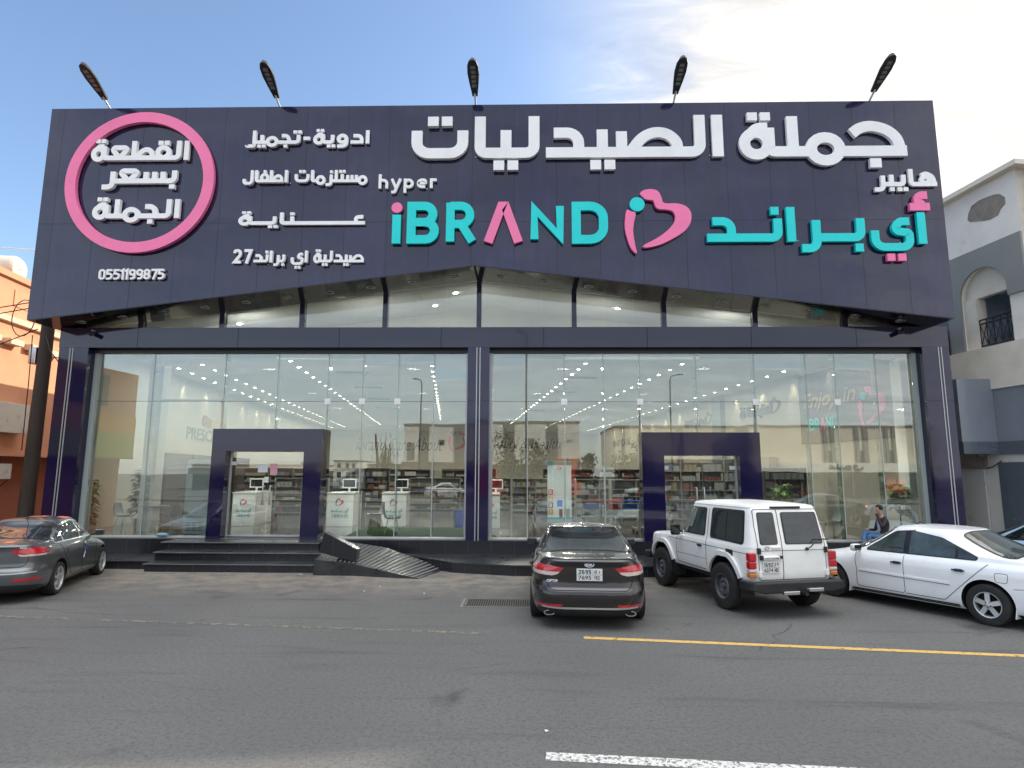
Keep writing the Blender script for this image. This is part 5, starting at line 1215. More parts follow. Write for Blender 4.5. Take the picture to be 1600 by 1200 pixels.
# ------------------------------------------------------------------ ground and markings
def asphalt_material():
    m, nt, b = _nt('asphalt'); N, L = nt.nodes, nt.links
    tc = N.new('ShaderNodeTexCoord'); P = tc.outputs['Object']; sep = N.new('ShaderNodeSeparateXYZ'); L.new(P, sep.inputs[0])
    def noise(scale, det=6, rough=.6, vec=None, dist=0):
        n = N.new('ShaderNodeTexNoise'); L.new(vec or P, n.inputs['Vector']); n.inputs['Scale'].default_value = scale; n.inputs['Detail'].default_value = det; n.inputs['Roughness'].default_value = rough; n.inputs['Distortion'].default_value = dist; return n.outputs[0]
    def mr(x, a, b_, c, d, sm=True):
        n = N.new('ShaderNodeMapRange'); n.interpolation_type = 'SMOOTHSTEP' if sm else 'LINEAR'; L.new(x, n.inputs[0])
        for i, v in enumerate((a, b_, c, d)): n.inputs[i+1].default_value = v
        return n.outputs[0]
    def mt(op, a, bb): 
        n = N.new('ShaderNodeMath'); n.operation = op
        for i, x in enumerate((a, bb)):
            if isinstance(x, (int, float)): n.inputs[i].default_value = x
            else: L.new(x, n.inputs[i])
        return n.outputs[0]
    def mix(f, a, bb):
        n = N.new('ShaderNodeMix'); n.data_type = 'RGBA'; L.new(f, n.inputs[0])
        for i, x in ((6, a), (7, bb)):
            if isinstance(x, tuple): n.inputs[i].default_value = (*x, 1)
            else: L.new(x, n.inputs[i])
        return n.outputs[2]
    rot = N.new('ShaderNodeMapping'); L.new(P, rot.inputs[0]); rot.inputs['Rotation'].default_value = (0, 0, rad(7)); rot.inputs['Scale'].default_value = (.12, 1.0, 1)
    big = noise(.28, 5); mid = noise(2.2, 6, .65); fine = noise(20, 5, .8); grit = noise(60, 3, .7)
    streak = noise(2.6, 5, .6, rot.outputs[0], .3)
    col = mix(mr(big, .35, .65, 0, 1), (.118, .116, .112), (.150, .146, .139))
    # tyre-polished driving lane is darker than the parking strip
    lane = mr(mt('ADD', sep.outputs[1], mt('MULTIPLY', sep.outputs[0], .123)), -8.2, -7.0, 1, 0)
    col = mix(mt('MULTIPLY', lane, .42), col, (.100, .100, .100))
    col = mix(mr(streak, .52, .74, 0, .50), col, (.045, .045, .047))
    # sandy dust gathered along the kerb
    yy = mt('ADD', sep.outputs[1], mt('MULTIPLY', mid, 1.8))
    dust = mt('MULTIPLY', mr(yy, -4.6, -1.6, 0, 1), mr(mid, .30, .62, .15, 1))
    
    dust2 = mt('MULTIPLY', mr(noise(.7, 7, .7), .50, .72, 0, .5), mr(sep.outputs[1], -8, -5, .12, 1))
    col = mix(dust2, col, (.135, .122, .105))
    # oil stains
    spot = mr(noise(.55, 3, .5, None, .5), .66, .74, 0, .7); col = mix(spot, col, (.030, .030, .031))
    drip = mt('MULTIPLY', mr(noise(2.6, 4, .6, None, .8), .66, .76, 0, .75), mr(sep.outputs[1], -8.5, -6.5, .25, 1)); col = mix(drip, col, (.035, .034, .034))
    col = mix(mr(fine, .44, .66, 0, .62), col, (.052, .052, .052))
    col = mix(mt('MULTIPLY', dust, .80), col, (.30, .26, .21))
    col = mix(mr(grit, .56, .70, 0, .60), col, (.27, .265, .25))
    # hairline cracks
    vo = N.new('ShaderNodeTexVoronoi'); vo.feature = 'DISTANCE_TO_EDGE'; wv = N.new('ShaderNodeMapping'); L.new(P, wv.inputs[0]); wv.inputs['Scale'].default_value = (.22, .5, 1)
    wn = N.new('ShaderNodeMix'); wn.data_type = 'RGBA'; wn.inputs[0].default_value = .12; L.new(wv.outputs[0], wn.inputs[6])
    nn = N.new('ShaderNodeTexNoise'); L.new(P, nn.inputs['Vector']); nn.inputs['Scale'].default_value = 1.5; nn.inputs['Detail'].default_value = 6; L.new(nn.outputs[1], wn.inputs[7]); L.new(wn.outputs[2], vo.inputs['Vector']); vo.inputs['Scale'].default_value = 1.0
    crack = mt('MULTIPLY', mr(vo.outputs[0], .0, .006, 1, 0), mr(noise(.35, 3), .52, .62, 0, .8)); col = mix(crack, col, (.018, .018, .018))
    L.new(col, b.inputs['Base Color'])
    L.new(mr(big, .3, .7, .72, .88), b.inputs['Roughness']); b.inputs['Specular IOR Level'].default_value = .35
    bp = N.new('ShaderNodeBump'); L.new(mt('ADD', fine, grit), bp.inputs['Height']); bp.inputs['Strength'].default_value = .5; bp.inputs['Distance'].default_value = .008; L.new(bp.outputs[0], b.inputs['Normal'])
def worn_paint(name, col, lo, hi, scale=14):
    m, nt, b = _nt(name); N, L = nt.nodes, nt.links; tc = N.new('ShaderNodeTexCoord')
    n = N.new('ShaderNodeTexNoise'); L.new(tc.outputs['Object'], n.inputs['Vector']); n.inputs['Scale'].default_value = scale; n.inputs['Detail'].default_value = 8; n.inputs['Roughness'].default_value = .75
    r = N.new('ShaderNodeMapRange'); r.interpolation_type = 'SMOOTHSTEP'; L.new(n.outputs[0], r.inputs[0]); r.inputs[1].default_value = lo; r.inputs[2].default_value = hi
    b.inputs['Base Color'].default_value = (*col, 1); b.inputs['Roughness'].default_value = .75
    t = N.new('ShaderNodeBsdfTransparent'); mx = N.new('ShaderNodeMixShader'); L.new(r.outputs[0], mx.inputs[0]); L.new(b.outputs[0], mx.inputs[1]); L.new(t.outputs[0], mx.inputs[2]); L.new(mx.outputs[0], nt.nodes['Material Output'].inputs[0])
def make_ground():
    asphalt_material(); worn_paint('yellow_paint', (.62, .40, .12), .53, .66, 11); worn_paint('yellow_faded', (.21, .19, .155), .42, .60, 7); worn_paint('white_paint', (.60, .60, .56), .49, .60, 22)
    mb = MB(); mb.quad((-600, -600, 0), (600, -600, 0), (600, 600, 0), (-600, 600, 0)); structure(mb.build('asphalt_road', 'asphalt', recalc=False))
    def line(a, b, w, m, name, z=.004):
        a = Vector((a.x, a.y, 0)); b = Vector((b.x, b.y, 0)); d = (b-a).normalized(); n = Vector((-d.y, d.x, 0))*w/2; Z = Vector((0, 0, z))
        mb = MB(); mb.quad(a-n+Z, b-n+Z, b+n+Z, a+n+Z); structure(mb.build(name, m, recalc=False))
    a = gz(912, 996.5); b = gz(1600, 1025); line(a, a+(b-a)*2.2, .13, 'yellow_paint', 'road_marking')
    c = gz(0, 963.5); d = gz(760, 990); line(c-(d-c)*.6, d, .10, 'yellow_faded', 'road_marking')
    a = gz(853, 1182); b = gz(1260, 1203); line(a, a+(b-a)*1.6, .155, 'white_paint', 'road_marking')
    s = Vector((a.x, a.y, 0)); line(s-SS*9.0, s-SS*5.6, .15, 'white_paint', 'road_marking')
    # drain grate
    mat('grate_iron', (.10, .095, .09), .6, metal=.4, var=.3, vscale=12); mat('concrete', (.22, .20, .18), .9, var=.2, vscale=4)
    p = [gz(722, 949), gz(735, 935), gz(850, 937), gz(845, 951)]
    c = (p[0]+p[1]+p[2]+p[3])/4; t = thing('drain_grate', 'rusty slotted drain grate set in the ground left of the brown saloon', 'drain grate', (c.x, c.y, 0))
    hx, hy = .85, .32; c.x += .12; mb = MB(); mb.prism([(c.x-hx-.06, c.y-hy-.06, .002), (c.x+hx+.06, c.y-hy-.06, .002), (c.x+hx+.06, c.y+hy+.06, .002), (c.x-hx-.06, c.y+hy+.06, .002)], (0, 0, .007)); mb.build('concrete_rim', 'concrete', t)
    mb = MB(); mb.box(c.x-hx+.04, c.x+hx-.04, c.y-hy+.04, c.y+hy-.04, .0085, .0095); mb.build('drain_pit', 'dark_well', t)
    mb = MB(); mb.box(c.x-hx, c.x+hx, c.y-hy, c.y-hy+.04, .010, .018); mb.box(c.x-hx, c.x+hx, c.y+hy-.04, c.y+hy, .010, .018)
    for i in range(41): x = c.x-hx+i*2*hx/40; mb.box(x-.011, x+.011, c.y-hy+.041, c.y+hy-.041, .010, .018)
    mb.build('grate_bars', 'grate_iron', t)

# ------------------------------------------------------------------ neighbours
mat('orange_wall', (.64, .31, .18), .85, var=.08, vscale=1.2, bump=.1, bscale=30, dirt=(.52, .27, .17), dscale=.8, dlo=.55, dhi=.9)
mat('orange_dark', (.36, .125, .065), .85, var=.12, vscale=1.0)  # recessed lower wall: its shade is put into this darker orange
mat('cream_trim', (.66, .52, .38), .8, var=.1, vscale=3)
mat('render_white', (.78, .74, .68), .9, var=.06, vscale=1.5, bump=.3, bscale=60, dirt=(.42, .39, .35), dscale=1.3, dlo=.55, dhi=.85)
mat('render_grey', (.25, .255, .245), .85, var=.06, vscale=1.2, dirt=(.30, .29, .27), dscale=2.5, dlo=.62, dhi=.9)
mat('render_cream', (.72, .66, .56), .9, var=.08, vscale=2, bump=.3, bscale=50)
mat('bare_plaster', (.25, .215, .185), .95, var=.2, vscale=4, bump=.4, bscale=30)
panel_mat('grey_cladding', (.21, .235, .27), .22, 0, 0, 0, 0, .01, coat=.3, spec=.5)
panel_mat('grey_cladding_dark', (.10, .115, .14), .25, 0, 0, 0, 0, .01, coat=.2)
mat('shop_dark', (.02, .022, .025), .3, coat=.3)
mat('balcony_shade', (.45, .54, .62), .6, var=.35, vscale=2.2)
mat('railing_iron', (.03, .03, .035), .5, metal=.5)
mat('door_white', (.62, .60, .57), .6, dirt=(.40, .36, .31), dscale=3, dlo=.55, dhi=.8)
mat('pole_wood', (.055, .042, .034), .85, var=.35, vscale=3, stretch=(1, 1, .15), bump=.4, bscale=12)
mat('cable', (.012, .012, .012), .6)
mat('tank_cream', (.60, .55, .46), .6, var=.1)
mat('ac_cream', (.60, .57, .50), .6, dirt=(.36, .33, .28), dscale=4, dlo=.5, dhi=.8)

def make_left_building():
    O = Vector((-17.15, 2.0, 0)); n = SS
    t = thing('orange_building', 'bright orange plastered building with cream cornice at the left edge', 'building', O)
    def W(s, z, off=0.0): return O+SD*s+SS*off+Vector((0, 0, z))
    def slab(s0, s1, z0, z1, o0, o1, name, m, par=t):
        mb = MB(); mb.prism([W(s0, z0, o0), W(s1, z0, o0), W(s1, z0, o1), W(s0, z0, o1)], (0, 0, z1-z0)); return mb.build(name, m, par)
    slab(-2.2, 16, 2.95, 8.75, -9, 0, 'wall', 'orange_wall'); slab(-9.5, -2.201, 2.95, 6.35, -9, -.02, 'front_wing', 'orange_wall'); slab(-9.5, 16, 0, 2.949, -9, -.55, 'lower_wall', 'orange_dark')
    slab(-2.25, 16, 8.751, 8.95, -9, .12, 'coping', 'orange_wall'); slab(-2.2, 16, 7.30, 7.48, .001, .16, 'cornice', 'cream_trim')
    slab(-9.5, 16, 2.90, 3.02, .002, .07, 'lower_trim', 'orange_wall')
    for i in range(17):
        s = -2.1+i*1.05; slab(s, s+.62, 6.55, 6.74, .002, .30, 'corbel', 'cream_trim')
    for i in range(7): s = -2+i*2.3; slab(s, s+1.5, 7.9, 8.45, -.01, .03, 'parapet_panel', 'orange_wall')
    # reflected part: windows, coloured awning
    for s in (-5.2, -8.0): slab(s, s+1.1, 4.9, 6.1, -.02, .012, 'window', 'shop_dark')
    slab(-9.4, -4.2, 2.96, 3.9, .08, .12, 'shop_sign', mat_once('sign_lime', (.42, .46, .10)))
    slab(-9.4, -4.2, 3.901, 4.6, .08, .12, 'shop_sign', mat_once('sign_orange', (.72, .36, .06)))
    # lower opening with window air conditioner
    slab(.2, 1.4, 1.7, 2.8, -.56, -.50, 'window', 'shop_dark')
    a = thing('air_conditioner', 'old window air conditioner on a bracket under the orange overhang', 'air conditioner', W(.5, 2.2))
    mb = MB(); mb.prism([W(.3, 2.15, -.5), W(1.1, 2.15, -.5), W(1.1, 2.15, .05), W(.3, 2.15, .05)], (0, 0, .5)); mb.build('casing', 'ac_cream', a); 
    mb = MB(); [mb.tube([W(s, 2.13, -.5), W(s, 2.13, .05), W(s, 1.6, -.5)], .02, 6) for s in (.4, 1.0)]; mb.build('bracket', 'railing_iron', a)
    # box on the wall
    p = gpl(16, 655, O, SS); s0 = (p-O).dot(SD); q = [gpl(u, v, O, SS) for u, v in ((-14, 628), (32, 632), (28, 677), (-14, 676))]
    ss = [(x-O).dot(SD) for x in q]; z0, z1 = (q[2].z+q[3].z)/2, (q[0].z+q[1].z)/2
    a = thing('sign_box', 'weathered blank cream sign box hanging on the orange wall', 'sign box', W(ss[1], z0))
    mb = MB(); mb.prism([W(ss[0], z0, .05), W(ss[1], z0, .05), W(ss[1], z0, .32), W(ss[0], z0, .32)], (0, 0, z1-z0)); mb.build('panel', 'ac_cream', a, bevel=.02)
    mb = MB(); mb.box(0, .01, 0, .01, 0, .01) if False else [mb.prism([W(ss[1]-.2-k*.8, z0+.3, 0), W(ss[1]-.15-k*.8, z0+.3, 0), W(ss[1]-.15-k*.8, z0+.3, .05), W(ss[1]-.2-k*.8, z0+.3, .05)], (0, 0, .3)) for k in (0, 1)]; mb.build('bracket', 'railing_iron', a)
    # water tank with railing on the roof
    c = gz(30, 412, 9.6); c = Vector((-18.9, 3.2, 9.35))
    a = thing('water_tank', 'round cream water tank lying on the orange roof', 'water tank', (c.x, c.y, 8.95))
    mb = MB(); mb.lathe([(.02, -.95), (.38, -.93), (.47, -.80), (.48, 0), (.47, .80), (.38, .93), (.02, .95)], (c.x, c.y, c.z+.15), SS, 20, False); mb.build('drum', 'tank_cream', a, smooth=40)
    mb = MB(); [mb.box(c.x+k-.06, c.x+k+.06, c.y-.45, c.y+.45, 8.95, 9.12) for k in (-.5, .5)]; mb.build('cradle', 'concrete', a)
    mb = MB(); mb.tube([(c.x+.3, c.y-.2, 9.9), (c.x+.3, c.y-.2, 10.2), (c.x+2.6, c.y+.3, 10.2)], .02, 6); mb.build('pipe', 'steel', a)
def mat_once(n, c, r=.5):
    if n not in MATS: mat(n, c, r, var=.08)
    return n
def make_utility_pole():
    b = gy(57, 660, .35); x = b.x; t = thing('utility_pole', 'dark brown utility pole rising behind the left end of the sign board', 'pole', (x, .35, 0))
    mb = MB(); mb.tube([(x-.02, .35, 0), (x, .35, 3), (x+.02, .35, 6), (x+.03, .35, 9.5)], [.205, .19, .175, .15], 14); mb.build('shaft', 'pole_wood', t, smooth=50)
    mb = MB(); mb.box(x-.36, x-.14, .20, .48, 5.55, 6.05); mb.build('junction_box', 'steel', t, bevel=.02)
    mb = MB(); mb.ball((x-.3, .3, 7.4), .05); mb.ball((x-.45, .2, 7.15), .06); mb.build('insulator', 'orange_dark', t)
    for i, (a, b_, c) in enumerate((((x-.2, .2, 7.45), (x-1.6, -.2, 7.1), (-24, -3, 7.3)), ((x-.2, .25, 7.3), (x-1.8, -.2, 6.85), (-24, -3.2, 6.9)), ((x-.2, .25, 6.6), (x-1.4, 0, 5.6), (-22, -1.5, 5.2)))):
        pts = [Vector(a).lerp(Vector(c), f)+Vector((0, 0, -.9*math.sin(f*math.pi))) for f in np.linspace(0, 1, 14)]
        mb = MB(); mb.tube(pts, .016, 5); mb.build('overhead_wire', 'cable', t)
    mb = MB(); mb.tube([Vector((x-.55+.35*math.cos(a), .1, 6.9+.55*math.sin(a))) for a in np.linspace(.3, 6.8, 26)], .014, 5); mb.tube([(x-.3, .2, 6.4), (x-.25, .2, 5.0), (x-.22, .2, 3.0)], .014, 5); mb.tube([(x+.1, .2, 6.4), (x+.4, .05, 5.9), (x+1.1, -.1, 5.2)], .016, 5); mb.build('loose_cable', 'cable', t)

def make_right_building():
    O = Vector((13.15, 1.0, 0)); N_ = -SS
    t = thing('white_building', 'weathered white building with arched balcony and grey painted bands at right', 'building', O)
    def P(u, v, off=0.0):
        p = gpl(u, v, O-SS*off, SS); return p
    def W(s, z, off=0.0): return O+SD*s-SS*off+Vector((0, 0, z))
    def sz(u, v): p = gpl(u, v, O, SS); return (p-O).dot(SD), p.z
    s_c = sz(1589, 300)[0]; zt = 10.75
    s_far = 14.0
    # wall with the balcony opening cut out
    ob = [sz(*q) for q in ((1524, 545), (1579, 533), (1575, 447), (1527, 464))]
    a0 = sz(1507, 560); sl, sr = sz(1527, 500)[0], sz(1582, 500)[0]; zlo = sz(1550, 541)[1]; zsp = sz(1550, 456)[1]; ztop = sz(1548, 413)[1]
    sl2 = sz(1506, 500)[0]
    def arch(s0, s1, z0, zs, zt_): 
        c = (s0+s1)/2; r = (s1-s0)/2
        return [(s0, z0)]+[(c-r*math.cos(a), zs+(zt_-zs)*math.sin(a)) for a in np.linspace(0, math.pi, 18)]+[(s1, z0)]
    lo, hi = min(sl2, sr), max(sl2, sr); hole = arch(lo, hi, zlo, zsp+.05, ztop)
    zg = sz(1484, 408)[1]; zg2 = 4.6
    mb = MB(); mb.prism([W(s_c, 0), W(s_far, 0), W(s_far, zt), W(s_c, zt)], -SS*-.0 + SS*.35, [[W(s, z) for s, z in hole]]); mb.build('wall', 'render_white', t)
    # front face towards the street
    F0 = O+SD*s_c
    mb = MB(); mb.prism([F0+SS*2.0, F0+SS*26, F0+SS*26+SD*12, F0+SS*2.0+SD*12], (0, 0, zt-.01)); mb.build('main_block', 'render_cream', t)
    mb = MB(); mb.prism([F0+SS*.001, F0+SS*1.999, F0+SS*1.999+SD*.25, F0+SS*.36+SD*.25, F0+SS*.36+SD*.001], (0, 0, zt-.01)); mb.build('front_wall', 'render_cream', t)
    mb = MB(); G0 = F0+SS*9.5+SD*.5; mb.prism([G0+Vector((0,0,zt)), G0+SS*26+Vector((0,0,zt)), G0+SS*26+SD*6+Vector((0,0,zt)), G0+SD*6+Vector((0,0,zt))], (0, 0, 3.2)); mb.build('sun_block_storey', 'render_white', t)  # unseen upper storey, added to keep the low sun off the road
    # grey painted band, proud by a hair, with the arch left out
    zb0 = sz(1545, 436)[1]
    g = [(s_c-.0, zg), (s_far, zg), (s_far, 2.9), (hi+.02, 2.9), (hi+.02, zlo)]+hole[::-1][1:-1] if False else None
    mb = MB(); mb.prism([W(s_c+.002, zg, .0), W(s_far-.01, zg, .0), W(s_far-.01, 2.9, .0), W(hi, 2.9, .0), W(hi, zlo, .0)]+[W(s, z, .0) for s, z in hole[::-1][1:-1]]+[W(lo, zsp-.25, .0), W(s_c+.002, zsp-.25, .0)], -SS*.06); mb.build('grey_band', 'render_grey', t)
    # coping
    mb = MB(); mb.prism([W(s_c-.25, zt, .22), W(s_far, zt, .22), W(s_far, zt, -.5), W(s_c-.25, zt, -.5)], (0, 0, .14)); mb.prism([W(s_c-.25, zt, -.501), F0+SS*26-SD*.25+Vector((0, 0, zt)), F0+SS*26+SD*.3+Vector((0, 0, zt)), W(s_c+.3, zt, -.501)], (0, 0, .14)); mb.build('coping', 'render_cream', t)
    # bare plaster patch
    pp = [(1513,335),(1518,322),(1530,313),(1542,308),(1553,304),(1562,303),(1570,308),(1571,318),(1563,328),(1560,336),(1548,343),(1538,345),(1528,346),(1516,347),(1512,344)]
    mb = MB(); mb.prism([W(*sz(u, v), 0.0) for u, v in pp], -SS*.008); mb.build('bare_plaster', 'bare_plaster', t)
    # recess behind the arch: filled tympanum, deep balcony room
    mb = MB(); tz = zsp-.02
    mb.prism([W(s, z, -.12) for s, z in arch(lo-.02, hi+.02, tz, zsp+.05, ztop+.02)], SS*.2); mb.build('arch_infill', 'render_cream', t)
    mb = MB(); mb.prism([W(lo-.02, zlo-.1, -1.6), W(hi+.02, zlo-.1, -1.6), W(hi+.02, tz+.3, -1.6), W(lo-.02, tz+.3, -1.6)], SS*.1)
    mb.prism([W(lo-.1, zlo-.1, -.36), W(lo-.02, zlo-.1, -.36), W(lo-.02, zlo-.1, -1.6), W(lo-.1, zlo-.1, -1.6)], (0, 0, tz-zlo+.4)); mb.prism([W(hi+.02, zlo-.1, -.36), W(hi+.1, zlo-.1, -.36), W(hi+.1, zlo-.1, -1.6), W(hi+.02, zlo-.1, -1.6)], (0, 0, tz-zlo+.4))
    mb.prism([W(lo-.1, zlo-.2, -.36), W(hi+.1, zlo-.2, -.36), W(hi+.1, zlo-.2, -1.6), W(lo-.1, zlo-.2, -1.6)], (0, 0, .1)); mb.prism([W(lo-.1, tz+.3, -.36), W(hi+.1, tz+.3, -.36), W(hi+.1, tz+.3, -1.6), W(lo-.1, tz+.3, -1.6)], (0, 0, .1)); mb.build('balcony_room', 'balcony_shade', t)
    # inner cream pier
    mid = lo+(hi-lo)*.0; pier0, pier1 = (hi-(hi-lo)*.27, hi) if sl2 > sr else (lo, lo+(hi-lo)*.27)
    mb = MB(); mb.prism([W(pier0, zlo, -.04), W(pier1, zlo, -.04), W(pier1, zlo, -.36), W(pier0, zlo, -.36)], (0, 0, tz-zlo)); mb.build('pier', 'render_cream', t)
    # railing
    r0, r1 = (lo, pier0) if sl2 > sr else (pier1, hi); zr0 = zlo+.08; zr1 = zlo+.85
    mb = MB(); n = 5
    for z in (zr0, zr1, zr1-.12): mb.tube([W(r0, z, -.1), W(r1, z, -.1)], .022, 6)
    for i in range(n+1): s = r0+(r1-r0)*i/n; mb.tube([W(s, zr0, -.1), W(s, zr1, -.1)], .018, 6)
    for i in range(n): a = r0+(r1-r0)*i/n; b = r0+(r1-r0)*(i+1)/n; mb.tube([W(a, zr0, -.1), W(b, zr1-.12, -.1)], .012, 5); mb.tube([W(b, zr0, -.1), W(a, zr1-.12, -.1)], .012, 5)
    mb.build('balcony_railing', 'railing_iron', t)
    # far, half hidden second balcony
    sf = sz(1490, 520)[0]; mb = MB(); mb.prism([W(sf+.1, zlo-.2, .061), W(sf+2.8, zlo-.2, .061), W(sf+2.8, zsp, .061), W(sf+.1, zsp, .061)], -SS*.01); f = mb.build('window', 'shop_dark', t)
    mb = MB(); [mb.tube([W(sf+.1, z, .12), W(sf+2.8, z, .12)], .02, 6) for z in (zlo, zlo+.75)]; [mb.tube([W(sf+.1+i*.33, zlo, .12), W(sf+.1+i*.33, zlo+.75, .12)], .014, 5) for i in range(9)]; mb.build('balcony_railing', 'railing_iron', t)
    # lower cladding boxes over the shop front at the corner
    yb = .12
    q = [gy(u, v, yb) for u, v in ((1509, 592), (1518, 690), (1521, 708))]
    xw = 13.15-.1226*(yb-1.0)-.02
    mb = MB(); mb.box(q[1].x-.25, xw, yb, yb+.7, q[1].z, q[0].z); mb.build('shop_cladding', 'grey_cladding', t)
    mb = MB(); mb.box(q[1].x-.24, xw, yb-.012, yb+.69, q[2].z-.02, q[1].z-.001); mb.build('cladding_skirt', 'grey_cladding_dark', t)
    za, zc, zd = gpl(1592, 575, F0, SD).z, gpl(1592, 690, F0, SD).z, gpl(1592, 708, F0, SD).z
    def FR(a, b, z0, z1, off, name, m): mb = MB(); mb.prism([F0+SS*a-SD*off+Vector((0, 0, z0)), F0+SS*b-SD*off+Vector((0, 0, z0)), F0+SS*b+SD*.0-SD*.001+Vector((0, 0, z0)), F0+SS*a-SD*.001+Vector((0, 0, z0))], (0, 0, z1-z0)); mb.build(name, m, t)
    def SIDE(z0, z1, off, name, m): sA = (yb+.0-1.0)/SD.y; mb = MB(); mb.prism([W(s_c-.05, z0, off), W(sA, z0, off), W(sA, z0, .001), W(s_c-.05, z0, .001)], (0, 0, z1-z0)); mb.build(name, m, t)
    SIDE(q[1].z, q[0].z, .12, 'shop_cladding', 'grey_cladding'); SIDE(q[2].z-.02, q[1].z-.002, .14, 'cladding_skirt', 'grey_cladding_dark')
    FR(-.06, 12, zc, za, .10, 'shop_cladding', 'grey_cladding'); FR(-.06, 12, zd, zc-.002, .13, 'cladding_skirt', 'grey_cladding_dark'); FR(-.05, .55, 0, zd-.002, .12, 'shop_pilaster', 'grey_cladding_dark'); FR(.9, 6, .1, zd-.1, .02, 'shop_window', 'shop_dark')
    # ledge under the balcony (dark tiled lean-to)
    mb = MB(); mb.prism([W(s_c, zlo-.02, .0), W(hi+.6, zlo-.02, .0), W(hi+.6, q[0].z-.3, .0), W(s_c, q[0].z-.3, .0)], -SS*.16); mb.build('balcony_apron', 'render_cream', t)
    # white service door in the alley and cables
    d0 = sz(1503, 730); d1 = sz(1540, 730)
    mb = MB(); ds0, ds1 = sorted((d0[0], d1[0])); dz = sz(1520, 733)[1]
    mb.prism([W(ds0, 0, .02), W(ds1, 0, .02), W(ds1, dz, .02), W(ds0, dz, .02)], -SS*.05); mb.build('alley_door', 'door_white', t)
    mb = MB(); mb.prism([W(ds0-.1, dz+.01, .02), W(ds1+.3, dz+.01, .02), W(ds1+.3, dz+.35, .02), W(ds0-.1, dz+.35, .02)], -SS*.07); mb.build('door_lintel', 'bare_plaster', t)
    sp0, sp1 = sz(1568, 760)[0], s_c+.02; mb = MB(); mb.prism([W(sp0, 0, .0), W(sp1, 0, .0), W(sp1, 2.75, .0), W(sp0, 2.75, .0)], -SS*.10); mb.build('wall_pilaster', 'grey_cladding_dark', t)
    mb = MB(); mb.tube([W(sz(1490, 655)[0], sz(1490, 655)[1], .1), W(sz(1505, 668)[0], sz(1505, 668)[1]-.1, .12), W(sz(1518, 668)[0], sz(1518, 668)[1], .1)], .02, 6); mb.tube([W(sz(1545, 732)[0], sz(1545, 732)[1], .06), W(sz(1556, 729)[0], sz(1556, 729)[1], .08), W(sz(1568, 720)[0], sz(1568, 720)[1], .06)], .014, 6); mb.build('cable', 'cable', t)
    # blue-purple side box of the store sign seen against the wall
    mb = MB(); p0 = gy(1475, 425, .4); mb.box(XR+.02, XR+.5, -.2, .7, gy(1480, 478, .3).z, gy(1480, 418, .3).z); mb.build('sign_end_box', 'navy_column', store)
    mb = MB(); e = gy(1470, 334, .3); mb.box(XR-.02+.03, XR+.6, .0, .5, e.z-.1, e.z+.04); mb.build('end_bracket', 'navy_panel', store)

# ------------------------------------------------------------------ the far side of the street (seen mirrored in the glass)
mat('opp_white', (.74, .72, .66), .85, var=.06, vscale=.8); mat('opp_cream', (.70, .63, .50), .85, var=.06, vscale=.6); mat('opp_grey', (.20, .19, .175), .8, var=.1)
mat('opp_red', (.42, .03, .03), .6, var=.1); mat('opp_brown', (.16, .135, .11), .8, var=.2); mat('leaf_dark', (.045, .065, .022), .7, var=.5, vscale=3); mat('leaf_mid', (.075, .10, .035), .65, var=.4, vscale=3); mat('bark', (.10, .075, .055), .9, var=.3, bump=.4)
mat('shop_glass', (.03, .035, .04), .1, coat=.5, var=.6, vscale=.5)
def mirrored(u, v, y): p = gy(u, v, y); return Vector((p.x, -y, p.z))
def opp_building(label, u0, u1, vt, dist, wall, strips, band=None, sign=None, zshop=3.2, depth=12, strip_m='opp_grey', roof_extra=None, curve=0):
    a = mirrored(u0, vt, dist); b = mirrored(u1, vt, dist); x0, x1 = a.x, b.x; zt = (a.z+b.z)/2; y = -dist
    t = thing('street_building', label, 'building', ((x0+x1)/2, y, 0), 0, 'shops across the street behind the photographer')
    mb = MB(); mb.box(x0, x1, y-depth, y, zshop, zt); mb.build('wall', wall, t)
    mb = MB(); mb.box(x0, x1, y-depth, y-.35, 0, zshop-.001); mb.build('shop_front', 'shop_glass', t)
    mb = MB(); mb.box(x0-.1, x1+.1, y-depth-.1, y+.15, zt+.001, zt+.18); mb.build('parapet_coping', 'opp_grey', t)
    for us0, us1 in strips:
        p, q = mirrored(us0, vt, dist).x, mirrored(us1, vt, dist).x; mb = MB(); mb.box(p, q, y-.05, y+.12, zshop, zt-.01); mb.build('pilaster', strip_m, t)
    if band:
        mb = MB(); mb.box(x0-.05, x1+.05, y+.001, y+.9, zshop-.55, zshop+.35); mb.build('shop_canopy', band, t)
    n = max(2, int((x1-x0)/2.6))
    for i in range(n):
        xx = x0+(i+.5)*(x1-x0)/n; mb = MB(); mb.box(xx-1.0, xx+1.0, y-.36, y-.30, .2, zshop-.7); mb.build('shop_window', ('shop_glass', 'shop_dark', 'opp_brown')[i % 3], t)
        mb = MB(); mb.box(xx+1.12, xx+1.3, y-.34, y-.2, 0, zshop-.56); mb.build('shop_mullion', 'opp_grey', t)
    return t, x0, x1, y, zt
